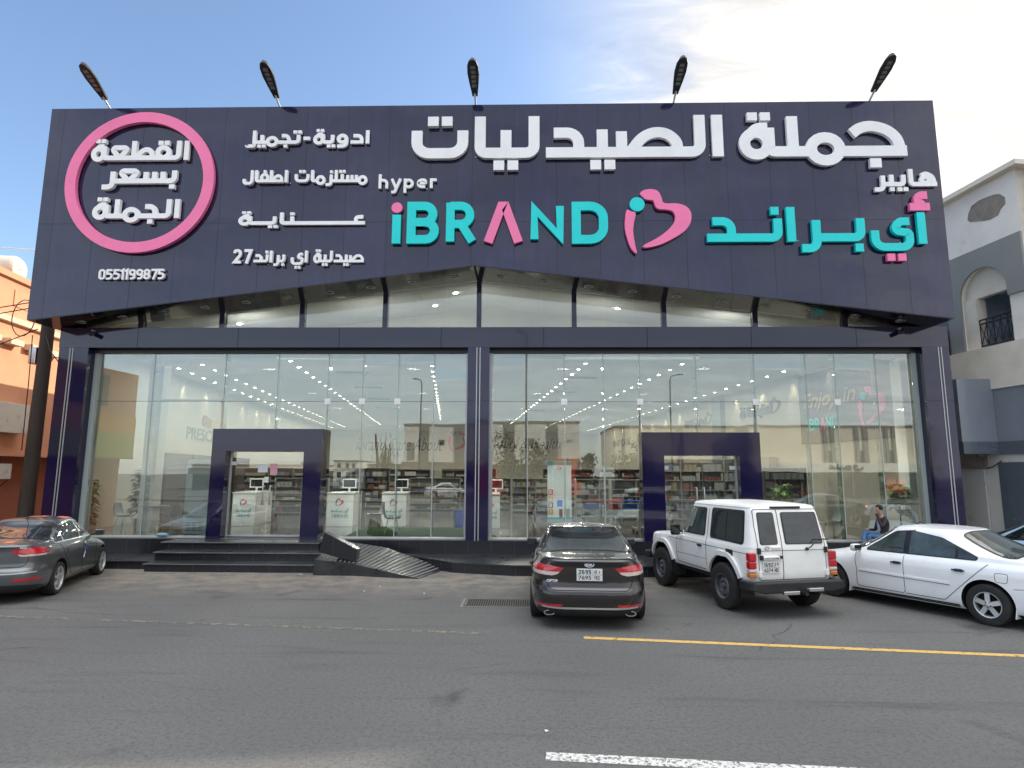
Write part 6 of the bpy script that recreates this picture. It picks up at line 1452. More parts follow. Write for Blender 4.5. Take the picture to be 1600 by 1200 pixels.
def leaf_tree(name, label, x, y, h, r, seed, mat_='leaf_dark', group=None, n=900):
    R = random.Random(seed); t = thing(name, label, 'tree', (x, y, 0), 0, group)
    mb = MB(); th = h*.42; mb.tube([(x, y, 0), (x+.05*r, y, th*.6), (x, y, th), (x+.1, y, h*.75)], [.16, .12, .09, .03], 8)
    for i in range(6):
        a = R.random()*6.28; mb.tube([(x, y, th*.8), (x+.5*r*math.cos(a), y+.5*r*math.sin(a), h*.6), (x+.8*r*math.cos(a), y+.8*r*math.sin(a), h*.72)], [.06, .04, .015], 6)
    mb.build('trunk', 'bark', t, smooth=60)
    mb = MB(); lumps = [(x+R.gauss(0, .45)*r, y+R.gauss(0, .45)*r, h*.70+R.gauss(0, .16)*h, r*R.uniform(.35, .6)) for _ in range(10)]
    for i in range(n):
        cx, cy, cz, cr = R.choice(lumps); d = Vector((R.gauss(0, 1), R.gauss(0, 1), R.gauss(0, 1))).normalized()*cr*R.random()**.4; p = Vector((cx, cy, cz))+d*Vector((1, 1, .8)).length/1.6
        s = R.uniform(.10, .22); u = Vector((R.gauss(0, 1), R.gauss(0, 1), R.gauss(0, 1))).normalized(); v = u.orthogonal().normalized()
        mb.add([p-u*s, p-v*s*.45, p+u*s, p+v*s*.45], [(0, 1, 2, 3)])
    mb.build('crown', mat_, t, recalc=False)
    return t
def make_far_side():
    D1 = 48.0
    G = 'shops across the street behind the photographer'
    t, x0, x1, y, zt = opp_building('white two-storey building with grey strips, mirrored left of the middle column', 632, 742, 665, D1, 'opp_white', ((658, 671), (712, 726)), 'opp_brown')
    for u in (638,): 
        p = mirrored(u, 692, D1); mb = MB(); mb.box(p.x-.1, p.x+.7, y-.02, y+.04, 3.7, 5.6); mb.build('window', 'opp_grey', t)
    p = mirrored(690, 692, D1); mb = MB(); mb.box(p.x-.3, p.x+.3, y-.02, y+.04, p.z-.3, p.z+.3); mb.build('window', 'shop_dark', t)
    t, x0, x1, y, zt = opp_building('white two-storey building over a red shop, mirrored right of the middle column', 745, 905, 661, D1, 'opp_white', ((789, 804), (856, 871)), None)
    a, b = mirrored(863, 712, D1).x, x1; mb = MB(); mb.box(a, b, y+.05, y+.5, 2.9, 3.9); mb.build('shop_sign', mat_once('opp_orange', (.50, .14, .07)), t)
    a, b = mirrored(745, 712, D1).x, mirrored(784, 712, D1).x; mb = MB(); mb.box(a, b, y+.05, y+.6, .1, 3.1); mb.build('shop_surround', 'opp_red', t)
    mb = MB(); mb.box(x1-1.3, x1, y+.05, y+.6, .1, 2.9); mb.build('shop_surround', 'opp_red', t)
    p = mirrored(829, 690, D1); mb = MB(); mb.box(p.x-.35, p.x+.35, y-.02, y+.04, p.z-.35, p.z+.35); mb.build('window', 'opp_grey', t)
    opp_building('long cream building with dark paired strips, mirrored in the right glass', 1170, 1450, 667, D1, 'opp_cream', ((1284, 1290), (1296, 1302), (1334, 1340), (1347, 1354), (1380, 1385), (1392, 1397)), 'opp_white')
    t = bpy.data.objects[[o.name for o in bpy.data.objects if o.get('label', '').startswith('long cream building')][0]]
    xa, xb = mirrored(1285, 728, D1).x, mirrored(1412, 728, D1).x; yy = -D1+.92; mb = MB(); els = ar_word('عليوي')
    w = xb-xa
    els_mesh(mb, els, els_bounds(els), (-(xa+w*.45), -(xa+.2), 2.72, 3.45), (0, yy, 0), (-1,0,0), (0,0,1), (0,1,0), .05); mb.build('sign_lettering', 'shop_dark', t)
    for u in (1293, 1347, 1390): p = mirrored(u, 700, D1); mb = MB(); mb.prism([(p.x-.45, -D1+.01, 3.6)]+[(p.x-.45*math.cos(a), -D1+.01, 4.4+.5*math.sin(a)) for a in np.linspace(0, math.pi, 9)]+[(p.x+.45, -D1+.01, 3.6)], (0, .03, 0)); mb.build('window', 'shop_dark', t)
    xa, xb = mirrored(1382, 740, D1).x, mirrored(1412, 740, D1).x; mb = MB(); mb.box(xa, xb, -D1+.05, -D1+.25, .6, 2.6); mb.build('shop_poster', 'opp_red', t)
    t, x0, x1, y, zt = opp_building('low tan building with an ochre upper wall, mirrored left of the right portal', 960, 1160, 668, D1+2, 'opp_cream', ((972, 976), (1060, 1066)), 'opp_brown')
    t, x0, x1, y, zt = opp_building('small pale flat-roofed house, mirrored right of the left portal', 522, 561, 721, 60.0, 'opp_white', (), None, zshop=.3, depth=8)
    for u in (530, 543, 553):
        for v in (728, 742): p = mirrored(u, v, 60); mb = MB(); mb.box(p.x-.22, p.x+.22, -60.01, -59.96, p.z-.3, p.z+.3); mb.build('window', 'shop_dark', t)
    opp_building('low tan row of shops, mirrored behind the palm between the counters', 562, 632, 727, 64.0, 'opp_cream', (), 'opp_brown', zshop=2.6, depth=8)
    opp_building('pale low shop row mirrored behind the left café tables', 300, 500, 728, 66.0, 'opp_cream', ((340, 346), (420, 426)), 'opp_brown', zshop=2.6, depth=8)
    # trees of the median, mirrored
    for i, (u, v, d, h, r, lb) in enumerate(((790, 735, 40, 4.4, 2.2, 'clipped round tree mirrored just right of the middle column'), (826, 735, 40, 4.4, 2.2, 'clipped round tree mirrored left of the baby banner'), (915, 735, 40, 3.9, 1.2, 'narrow dark tree mirrored right of the baby banner'), (985, 735, 38, 4.2, 1.8, 'dark clipped tree mirrored against the left edge of the right portal'))):
        p = mirrored(u, v, d); leaf_tree('street_tree', lb, p.x, p.y, h, r, 11+i, group='trees along the street median')
    # leaning trimmed palm
    p = mirrored(590, 770, 38); t = thing('palm_tree', 'trimmed leaning palm mirrored between the white counters', 'tree', (p.x, p.y, 0))
    mb = MB(); mb.tube([(p.x+.3, p.y, 0), (p.x, p.y, 2.4), (p.x-.35, p.y, 5.9)], [.18, .15, .09], 8); mb.tube([(p.x+.3, p.y, 0), (p.x+.5, p.y, 3.0), (p.x+.6, p.y, 5.0)], [.18, .14, .06], 8); mb.build('trunk', 'bark', t, smooth=60)
    R = random.Random(5); mb = MB()
    for i in range(220):
        q = Vector((p.x+.7+R.gauss(0, .5), p.y+R.gauss(0, .4), 3.4+R.gauss(0, .9))); u = Vector((R.gauss(0, .3), R.gauss(0, .3), -1)).normalized(); v = u.orthogonal().normalized(); s = R.uniform(.25, .5); mb.add([q-u*s, q-v*.05, q+u*s, q+v*.05], [(0,1,2,3)])
    mb.build('frond_skirt', mat_once('frond_dry', (.20, .16, .07), .8), t, recalc=False)
    # street lamps
    for u, v, d, lb in ((659, 592, 42, 'slim grey street lamp mirrored left of the middle column'), (1046, 586, 42, 'grey street lamp with curved arm mirrored above the right portal'), (822, 560, 30, 'tall dark pole mirrored right of the middle column')):
        p = mirrored(u, v, d); t = thing('street_lamp', lb, 'street lamp', (p.x, p.y, 0), 0, 'street lamps on the median'); h = p.z+(2.0 if u == 822 else 0)
        mb = MB(); mb.tube([(p.x, p.y, 0), (p.x, p.y, h-.6), (p.x-.1 if u < 1000 else p.x+.15, p.y, h-.15), (p.x-.4 if u < 1000 else p.x+.8, p.y, h)], [.09, .06, .05, .04], 8); mb.build('pole', 'railing_iron', t, smooth=50)
        mb = MB(); mb.obox((p.x-.6 if u < 1000 else p.x+1.0, p.y, h+.0), .5, .2, .1); mb.build('lamp_head', 'railing_iron', t)
    # median kerb and railing
    mb = MB(); mb.box(-60, 60, -36.5, -33.5, .002, .14); structure(mb.build('median_pavement', mat_once('median_stone', (.10, .095, .085), .9)))
    mat('pier_dark', (.20, .20, .19), .6); t = thing('street_fence', 'low grey metal fence along the street median', 'fence', (0, -36, .14)); mb = MB()
    for z in (.35, 1.0): mb.tube([(-30, -36, z), (40, -36, z)], .025, 5)
    mb.build('fence_rail', 'railing_iron', t); mb = MB()
    for i in range(180): x = -30+i*.39; mb.box(x-.015, x+.015, -36.015, -35.985, .14, 1.05)
    mb.build('fence_picket', 'pier_dark', t)
    # far cars (mirrored)
    src = [o for o in bpy.data.objects if o.get('label', '').startswith('white saloon')][0]
    p = mirrored(722, 768, 55); dup(src, (p.x, -43, 0), rad(5), 'white saloon across the street, mirrored left of the middle column')
    src = [o for o in bpy.data.objects if o.get('label', '').startswith('dark brown')][0]
    c = dup(src, (14.2, -13.6, 0), rad(183), 'dark saloon at the roadside, mirrored in the right glass behind the seated person')
def blind_material(name, c1, c2):
    m = bpy.data.materials.new(name); m.use_nodes = True; nt = m.node_tree; N, L = nt.nodes, nt.links; N.clear(); MATS[name] = m
    o = N.new('ShaderNodeOutputMaterial'); d = N.new('ShaderNodeBsdfDiffuse'); d.inputs[0].default_value = (*c1, 1); t = N.new('ShaderNodeBsdfTranslucent'); t.inputs[0].default_value = (*c2, 1)
    x = N.new('ShaderNodeMixShader'); x.inputs[0].default_value = .5; L.new(d.outputs[0], x.inputs[1]); L.new(t.outputs[0], x.inputs[2]); L.new(x.outputs[0], o.inputs[0])
# ------------------------------------------------------------------ inside the store
mat('counter_white', (.86, .88, .88), .25, coat=.3); mat('counter_side', (.60, .63, .62), .3)
mat('print_teal', (.02, .38, .40), .5); mat('print_pink', (.70, .07, .22), .5); mat('print_dark', (.10, .08, .13), .6); mat('print_grey', (.23, .23, .26), .6); mat('print_gold', (.62, .46, .25), .5)
mat('chair_grey', (.18, .20, .21), .45); mat('chair_white', (.62, .68, .70), .4); mat('chair_brown', (.10, .07, .06), .6); mat('wood_leg', (.42, .28, .15), .5, var=.2, vscale=6); mat('table_dark', (.16, .13, .11), .4)
mat('leaf_green', (.06, .20, .04), .4, var=.5, vscale=5); mat('leaf_bright', (.13, .26, .045), .4, var=.45, vscale=5); mat('pot_white', (.62, .62, .60), .4); mat('pot_red', (.40, .05, .05), .4)
mat('fridge_white', (.82, .86, .86), .3, coat=.4); mat('screen', (.015, .016, .018), .1, coat=.5)
mat('mat_green', (.022, .075, .018), .95, bump=.8, bscale=160, var=.2, vscale=20); mat('bin_blue', (.015, .09, .50), .4)
mat('shelf_white', (.36, .36, .34), .5); mat('shelf_dark', (.07, .06, .055), .6); blind_material('blind_white', (.74, .82, .86), (.80, .90, .95)); blind_material('blind_bar', (.95, .95, .94), (1, 1, 1))
mat('cart_wire', (.62, .70, .70), .4, metal=.2); mat('plastic_blue', (.05, .22, .75), .35); mat('plastic_red', (.70, .06, .10), .35); mat('paper_white', (.75, .77, .78), .6); mat('paper_pink', (.75, .38, .42), .6)
mat('panel_purple', (.16, .145, .155), .5); mat('banner_pale', (.66, .76, .80), .5, var=.08, vscale=4); mat('wall_panel', (.60, .60, .58), .6); mat('pier_grey', (.28, .32, .33), .6)
mat('skin', (.42, .25, .17), .55); mat('hair_dark', (.015, .012, .010), .6); mat('jeans', (.07, .15, .30), .85, var=.15, vscale=9); mat('jacket', (.035, .025, .032), .8); mat('shirt', (.55, .62, .70), .8); mat('shoe', (.03, .03, .03), .5)
PRODUCT = []
for i, c in enumerate(((.44, .44, .42), (.24, .07, .07), (.12, .16, .24), (.36, .38, .36), (.32, .27, .18), (.24, .18, .20), (.05, .05, .055), (.34, .37, .38))): PRODUCT.append('product_%s' % 'abcdefgh'[i]); mat(PRODUCT[-1], c, .4)

def lamp_light(name, loc, energy, size=.25, col=(1.0, .91, .78), spot=None, blend=.6, aim=(0, 0, -1)):
    l = bpy.data.lights.new(name, 'SPOT' if spot else 'AREA'); l.energy = energy; l.color = col
    if spot: l.spot_size = rad(spot); l.spot_blend = blend; l.shadow_soft_size = .05
    else: l.shape = 'DISK'; l.size = size
    o = bpy.data.objects.new(name, l); COL.objects.link(o); o.location = loc; o.rotation_euler = Vector(aim).to_track_quat('-Z', 'Y').to_euler(); return o
def make_lights():
    mb = MB(); mb.lathe([(.085, 0), (.095, .012), (.075, .016), (.068, .004)], (0, 0, 0), (0, 0, -1), 16, False); mb.cur = 1; mb.lathe([(.070, .004), (.001, .006)], (0, 0, 0), (0, 0, -1), 16, False)
    proto = mb.build('ceiling_downlight', ['downlight_ring', 'lamp_glow'], None, smooth=40)
    rows = [((-8.32, 3.9), 24, 'lit downlight in the ceiling row that ends at the left side of the back wall'), ((-11.86, 4.6), 26, 'lit downlight in the second ceiling row from the left wall'),
            ((-13.05, 4.2), 27, 'lit downlight in the ceiling row washing the left wall'), ((-3.45, 4.9), 20, 'lit downlight in the steep ceiling row just left of the middle column'), ((2.14, 4.4), 23, 'lit downlight in the ceiling row just right of the middle column'),
            ((5.6, 4.5), 27, 'lit downlight in the ceiling row above the right portal'), ((10.02, 4.9), 29, 'lit downlight in the ceiling row washing the right wall')]
    first = True
    for (x, y), n, lb in rows:
        for i in range(n):
            o = proto if first else proto.copy()
            if not first: COL.objects.link(o)
            first = False
            p = Vector((x, y, 0))+SD*(1.235*i); o.location = (p.x, p.y, CEIL_Z-.002); tag(o, lb, 'downlight', 'lit downlights in the store ceiling')
    for (x, y), lb in (((-9.2, 1.7), 'lit downlight in the raised front ceiling above the left bays'), ((-2.2, 1.2), 'lit downlight in the raised front ceiling near the middle column'), ((-3.0, 2.3), 'lit downlight in the raised front ceiling left of the middle column'), ((2.9, 1.6), 'lit downlight in the raised front ceiling right of the middle column'), ((8.8, 1.8), 'lit downlight in the raised front ceiling above the right bays')):
        o = proto.copy(); COL.objects.link(o); o.location = (x, y, edge_z(x)+.075); tag(o, lb, 'downlight', 'lit downlights in the store ceiling')
    # the lamps' light: a few strong emitters stand for the rows they hang in
    for x in (-9.6, -4.2, 1.4, 6.6):
        for k in range(5):
            p = Vector((x, 5.2, 0))+SD*(7.2*k); lamp_light('row_light', (p.x, p.y, CEIL_Z-.06), 60, .5)
    for i in range(13):
        p = SW0+SS*.22+SD*(5.0+2.47*i); lamp_light('wall_washer', (p.x, p.y, CEIL_Z-.03), 22, spot=62, aim=(-.05, 0, -1), col=(1.0, .80, .52))
        p = SE0-SS*.22+SD*(4.6+2.47*i); lamp_light('wall_washer', (p.x, p.y, CEIL_Z-.03), 22, spot=62, aim=(.05, 0, -1), col=(1.0, .80, .52))
    for x in (-9.5, -6.2, -4.4, -1.2): lamp_light('fill_spot', (x, .9, 6.0), 400, spot=38, aim=(0, 2.5, -4.7), col=(1.0, .95, .86))  # added fill without fittings, brightens the counter fronts
    for x in (3.0, 1.4, 7.2, 10.3): lamp_light('fill_spot', (x, .9, 6.0), 330, spot=38, aim=(0, .9 if x > 2 else 4.5, -5.2), col=(1.0, .95, .86))  # added fill without fittings, for carts, banner and the right-hand plants
    for x, y in ((-11.9, .5), (10.4, .5)): lamp_light('fill_spot', (x, y, 5.75), 260, spot=34, aim=(0, .06, -1), col=(1.0, .96, .88))  # added fill without fittings over the two corner plants
    for x in (-8.5, -4.8, -1.4, 2.2, 6.0): lamp_light('fill_disc', (x, .75, 6.35), 9, 1.0, aim=(0, 1, .22), col=(1.0, .97, .93))  # added fill without fittings, washes the bulkhead behind the clerestory

def counter(label, x0, x1, y, text=True, dep=2.0, h=1.08):
    t = thing('checkout_counter', label, 'counter', ((x0+x1)/2, y, FLOOR_Z), 0, 'white checkout counters')
    z = FLOOR_Z; d = SD*dep; mb = MB(); mb.prism([(x0, y, z), (x1, y, z), (x1+d.x, y+d.y, z), (x0+d.x, y+d.y, z)], (0, 0, h)); b = mb.build('counter_body', 'counter_white', t, bevel=.01)
    mb = MB(); mb.prism([(x0-.02, y-.02, z+h), (x1+.02, y-.02, z+h), (x1+d.x+.02, y+d.y, z+h), (x0+d.x-.02, y+d.y, z+h)], (0, 0, .04)); mb.build('counter_top', 'counter_side', t)
    w = x1-x0; s = w*.30; o = Vector((x0+w*.34, y-.004, z+h*.62))
    for mb, m in zip(logo_parts(o, (1,0,0), (0,0,1), s, (0,-1,0), .004), ('print_pink', 'print_dark', 'print_dark')): mb.build('heart_print', m, t)
    els = ar_word('أي ب_ران_د'); mb = MB(); els_mesh(mb, els, els_bounds(els), (x0+w*.18, x1-w*.16, z+h*.42, z+h*.56), (0, y-.004, 0), (1,0,0), (0,0,1), (0,-1,0), .003, .0003); mb.build('arabic_print', 'print_teal', t)
    mb = MB(); tw = w*.64/6; 
    for i, ch in enumerate('iBRAND'):
        els = LAT[ch][0]; xx = x0+w*.19+i*tw*1.0; els_mesh(mb, els, els_bounds(els), (xx+(.35*tw if ch == 'i' else 0), xx+tw*(.55 if ch == 'i' else .86), z+h*.28, z+h*.38), (0, y-.004, 0), (1,0,0), (0,0,1), (0,-1,0), .003, .0003)
    mb.build('latin_print', 'print_teal', t)
    return t, z+h+.04
def monitor(label, x, y, z, rz=0):
    t = thing('cash_register', label, 'cash register', (x, y, z), rz, 'registers on the white counters')
    mb = MB(); mb.box(-.14, .14, -.1, .1, 0, .03); mb.box(-.03, .03, -.02, .02, .03, .16); mb.build('stand', 'counter_white', t, local=True)
    mb = MB(); mb.box(-.24, .24, -.03, .03, .14, .46); s = mb.build('housing', 'counter_white', t, bevel=.012, local=True)
    mb = MB(); mb.box(-.20, .20, -.036, -.0305, .18, .42); mb.build('screen', 'screen', t, local=True)
def make_chair(label, seat_m, leg_m):
    t = thing('shell_chair', label, 'chair', (0, 0, 0), 0, 'chairs inside the store')
    mb = MB(); prof = [(-.24, .45, .20), (-.10, .43, .22), (.10, .43, .23), (.20, .47, .23), (.25, .58, .22), (.28, .72, .20), (.29, .84, .15)]
    vs = []; n = 7
    for y, z, w in prof:
        for j in range(n): a = -1+2*j/(n-1); vs.append((w*a, y-(.05*a*a if y > .15 else 0), z+(.05*a*a if y <= .15 else .0)))
    k = len(vs); vs2 = [(x, y+.012, z-.014) for x, y, z in vs]; fs = []
    for i in range(len(prof)-1):
        for j in range(n-1): a = i*n+j; fs.append((a, a+1, a+n+1, a+n)); fs.append((k+a, k+a+n, k+a+n+1, k+a+1))
    for j in range(n-1): fs.append((j, k+j, k+j+1, j+1)); q = (len(prof)-1)*n+j; fs.append((q, q+1, k+q+1, k+q))
    for i in range(len(prof)-1): a = i*n; fs.append((a, a+n, k+a+n, k+a)); a = i*n+n-1; fs.append((a, k+a, k+a+n, a+n))
    mb.add(vs, fs) if False else mb.add(vs+vs2, fs); mb.build('seat_shell', seat_m, t, smooth=60, local=True)
    for sx in (-1, 1):
        for sy in (-1, 1): mb = MB(); mb.tube([(sx*.14, sy*.12, .42), (sx*.21, sy*.21, 0)], .014, 6); mb.build('leg', leg_m, t, local=True)
    return t
def cafe_table(label, x, y):
    t = thing('cafe_table', label, 'table', (x, y, FLOOR_Z), 0, 'café tables behind the left glass')
    mb = MB(); mb.lathe([(.42, .70), (.44, .715), (.44, .735), (.42, .745)], (0, 0, 0), (0, 0, 1), 30); mb.build('table_top', 'table_dark', t, smooth=40, local=True)
    for i in range(4):
        a = math.pi/4+i*math.pi/2; mb = MB(); mb.tube([(.28*math.cos(a), .28*math.sin(a), 0), (-.16*math.cos(a), -.16*math.sin(a), .70)], .028, 8); mb.build('leg', 'wood_leg', t, local=True)
def leafy_plant(label, x, y, h, seed, kind='broad', pot='pot_white', leafm='leaf_green', lo=.2, z=FLOOR_Z, spread=.3):
    R = random.Random(seed); t = thing('potted_plant', label, 'plant', (x, y, z), 0, 'tall potted plants inside the glass')
    mb = MB(); mb.lathe([(.13, 0), (.17, .28), (.18, .30), (.155, .30), (.15, .26), (.001, .26)], (x, y, z), (0, 0, 1), 20, False); mb.build('pot', pot, t, smooth=40)
    mb = MB(); mb.tube([(x, y, z+.25), (x+.02, y, z+h*.5), (x-.01, y, z+h*.95)], [.022, .016, .008], 6); mb.build('stem', 'bark', t)
    mb = MB()
    if kind == 'palm':
        for i in range(40):
            a = R.random()*6.28; L = R.uniform(.5, .8)*h*.55; b = Vector((x, y, z+R.uniform(.3, .75)*h)); d = Vector((math.cos(a), math.sin(a), 0)); pts = [b+d*(spread*1.6*L*f)+Vector((0, 0, L*(f*1.1-f*f*.9))) for f in np.linspace(0, 1, 12)]
            mb.tube(pts, .005, 3)
            for j in range(2, 12):
                for s in (-1, 1):
                    tng = (pts[min(j, 11)]-pts[j-1]).normalized(); sd = tng.cross(Vector((0, 0, 1))).normalized()*s; l = .22*(1-abs(j-6)/9); p = pts[j]; w = tng*.026
                    q = p+sd*l+tng*l*.5-Vector((0, 0, l*.25)); mb.add([p-w, p+w, q], [(0, 1, 2)])
    else:
        for i in range(int(120*h)):
            f = R.uniform(lo, 1); a = R.random()*6.28; b = Vector((x, y, z+h*f)); d = Vector((math.cos(a), math.sin(a), R.uniform(-.35, .35))).normalized(); L = R.uniform(.20, .38); w = L*.34; sd = d.cross(Vector((0, 0, 1))).normalized(); r0 = R.uniform(.03, spread*.5)
            p = b+d*r0; m = p+d*L*.5+Vector((0, 0, .03)); e = p+d*L-Vector((0, 0, .05)); mb.add([p, m-sd*w, e, m+sd*w, m-Vector((0, 0, .015))], [(0, 1, 4), (1, 2, 4), (2, 3, 4), (3, 0, 4)])
    mb.build('foliage', leafm, t, recalc=False, smooth=60)
def shelf_unit(label, org, U, V, w, h, n, frame='shelf_white', seed=1, dep=.4, header=None):
    """U along the front, V into the unit; goods stand on every shelf"""
    R = random.Random(seed); U = Vector(U); V = Vector(V); org = Vector(org); Z = Vector((0, 0, 1)); t = thing('shelf_unit', label, 'shelf unit', org+U*w/2, 0, 'stocked shelf units in the store')
    def bx(mb, a0, a1, b0, b1, z0, z1): mb.prism([org+U*a0+V*b0+Z*z0, org+U*a1+V*b0+Z*z0, org+U*a1+V*b1+Z*z0, org+U*a0+V*b1+Z*z0], Z*(z1-z0))
    mb = MB(); bx(mb, 0, .03, 0, dep, 0, h); bx(mb, w-.03, w, 0, dep, 0, h); bx(mb, .03, w-.03, dep-.02, dep, 0, h); bx(mb, .03, w-.03, 0, dep-.02, h-.03, h)
    if w > 1.6: bx(mb, w/2-.012, w/2+.012, 0, dep-.02, 0, h-.03)
    mb.build('frame', frame, t)
    sm = MB(); st = MB()
    for i in range(n):
        z = .10+i*(h-.2)/n; mb = MB(); bx(mb, .03, w-.03, .0, dep-.02, z-.025, z); mb.build('shelf', frame, t)
        x = .05; gap = (h-.2)/n
        while x < w-.12:
            pw = R.choice((.05, .07, .10, .16, .24)); ph = R.uniform(.25, .85)*gap; run = R.randint(1, 5); st.cur = R.randrange(len(PRODUCT))
            for q in range(run):
                if x+pw > w-.05: break
                if abs(x+pw/2-w/2) > pw/2+.02 or w <= 1.6: bx(st, x, x+pw*.92, .02, .02+pw*.8, z+.001, z+ph)
                x += pw
            x += R.choice((0, .01, .03, .12))
    g = st.build('goods', PRODUCT, t); g['kind'] = 'stuff'
    if header: mb = MB(); bx(mb, .0, w, -.01, .03, h+.001, h+.32); mb.build('header_board', header, t)
    return t
def wall_sign(label, name, els_list, p, n, U, px, m, parent=None, depth=.03, cat='sign', group='lettering on the store walls'):
    """lettering on an inside wall, placed in the rectangle its photo corners span on that wall"""
    U = Vector(U); x0, y0, x1, y1 = px; a = gpl(x0, (y0+y1)/2, p, n); b = gpl(x1, (y0+y1)/2, p, n); c = gpl((x0+x1)/2, y0, p, n).z; d = gpl((x0+x1)/2, y1, p, n).z
    ua, ub = (a-p).dot(U), (b-p).dot(U); out = Vector(n)
    t = thing(name, label, cat, p+U*(ua+ub)/2+Vector((0, 0, d)), 0, group)
    return t, p, U, (ua, ub, d, c), out
def make_interior():
    # roller blinds behind the panes
    mbn = 0
    for i, (a, b, v) in enumerate(((243,292,570),(292,352,560),(355,432,562),(437,512,558),(517,567,560),(569,622,569),(625,678,567),(681,731,594),(769,823,571),(825,880,560),(885,941,556),(943,998,556),(1002,1085,556),(1092,1177,563),(1180,1256,577),(1262,1303,556),(1305,1366,577),(1368,1428,559))):
        y = .52; p = gy(a, v, y); q = gy(b, v, y)
        where = ('left' if i < 8 else 'right'); drop = 'short' if v < 562 else ('medium' if v < 575 else 'long')
        k = i+1 if i < 8 else i-7; o_ = ['first', 'second', 'third', 'fourth', 'fifth', 'sixth', 'seventh', 'eighth', 'ninth', 'tenth']
        t = thing('roller_blind', '%s pale roller blind with white bar, %s from the left in the %s glass wall' % (drop, o_[k-1], where), 'blind', ((p.x+q.x)/2, y, 5.95), 0, 'roller blinds at the top of the glass')
        mb = MB(); mb.box(p.x, q.x, y-.004, y+.004, p.z+.03, 5.93); mb.build('blind_cloth', 'blind_white', t)
        mb = MB(); mb.box(p.x, q.x, y-.02, y+.02, p.z-.02, p.z+.035); mb.build('bottom_bar', 'blind_bar', t)
        mb = MB(); mb.tube([(p.x, y, 5.96), (q.x, y, 5.96)], .035, 8); mb.build('roller_tube', 'alu_white', t)
    # counters and registers
    for lb, u0, u1, v, tp in (('white checkout counter with heart print behind the left door', 360, 397, 822, 770), ('white checkout counter with heart print just right of the left portal', 508, 551, 823, 772), ('white checkout counter with heart print behind the grey chairs', 595, 634, 823, 772), ('white checkout counter half hidden by the middle column', 755, 781, 826, 775)):
        a, b = gz(u0, v, FLOOR_Z), gz(u1, v, FLOOR_Z); t, zt = counter(lb, a.x, b.x, (a.y+b.y)/2, h=1.07)
        monitor('white cash register on the counter, '+lb.split('print ')[-1].replace('white checkout counter ', ''), (a.x+b.x)/2+.1, (a.y+b.y)/2+.7, zt)
    # chairs and tables
    g = make_chair('grey shell chair beside the white counter right of the left portal', 'chair_grey', 'steel'); p = gz(586, 826, FLOOR_Z); g.location = (p.x, max(p.y, .9), FLOOR_Z); g.rotation_euler = (0, 0, rad(-60))
    p = gz(612, 834, FLOOR_Z); dup(g, (p.x, max(p.y, .8), FLOOR_Z), rad(100), 'grey shell chair in front of the counter behind the chairs')
    cafe_table('round café table on crossed wooden legs nearest the left column', -11.55, 1.9); cafe_table('round café table on crossed wooden legs beside the white cooler', -10.9, 4.3)
    for x, y, r, lb in ((-12.2, 1.5, 90, 'grey shell chair left of the nearest café table'), (-12.0, 2.6, 20, 'grey shell chair behind the nearest café table'), (-10.3, 3.6, -90, 'grey shell chair beside the farther café table'), (-11.3, 5.1, 10, 'grey shell chair behind the farther café table')): dup(g, (x, y, FLOOR_Z), rad(r), lb)
    b = make_chair('dark brown shell chair right of the nearest café table', 'chair_brown', 'wood_leg'); b.location = (-10.85, 1.6, FLOOR_Z); b.rotation_euler = (0, 0, rad(-100))
    w = make_chair('pale shell chair behind the right glass beside the off-road car', 'chair_white', 'wood_leg'); p = gy(1302, 800, .7); w.location = (p.x, .75, FLOOR_Z); w.rotation_euler = (0, 0, rad(-75))
    # plants
    p = gy(127, 780, .75); leafy_plant('broad-leaved potted plant in the far left corner of the glass', p.x+.12, .75, 1.55, 3, lo=.15)
    p = gy(222, 770, 2.6); leafy_plant('tall broad-leaved plant behind the café tables', p.x, 2.6, 1.75, 4, lo=.3)
    p = gy(1221, 770, 2.2); leafy_plant('yellow-green potted plant just right of the right portal', p.x, 2.2, 1.75, 5, 'palm', leafm='leaf_bright')
    p = gy(1412, 800, .8); leafy_plant('feathery potted palm beside the right column', p.x-.05, .9, 1.75, 6, 'palm', 'pot_red')
    # upright cooler seen from behind
    a, c = gy(287, 832, .5), gy(326, 832, .5); zt = gy(306, 718, .5).z
    t = thing('upright_cooler', 'tall white cooler standing against the glass left of the left portal', 'cooler', ((a.x+c.x)/2, .8, FLOOR_Z))
    mb = MB(); mb.box(a.x, c.x, .40, 1.0, FLOOR_Z+.02, zt); mb.build('cabinet', 'fridge_white', t, bevel=.02)
    mb = MB()
    for i in range(3):
        for j in range(4): x = a.x+.10+i*(c.x-a.x-.2)/3; z = FLOOR_Z+.12+j*.07; mb.box(x, x+(c.x-a.x-.2)/3-.04, .393, .401, z, z+.028)
    mb.build('vent_slot', 'print_grey', t); mb = MB(); mb.box(a.x+.1, c.x-.1, .392, .401, zt-.30, zt-.10); mb.build('rating_label', 'paper_white', t)
    # green mat, bin
    q = [gz(540, 838, FLOOR_Z), gz(570, 824.5, FLOOR_Z), gz(728, 825, FLOOR_Z), gz(776, 838, FLOOR_Z)]
    mb = MB(); mb.prism([(max(p.x, -5.4), max(p.y, .25), FLOOR_Z+.002) for p in q], (0, 0, .012)); o = mb.build('grass_mat', 'mat_green'); tag(o, 'long green artificial grass mat on the floor behind the glass', 'mat')
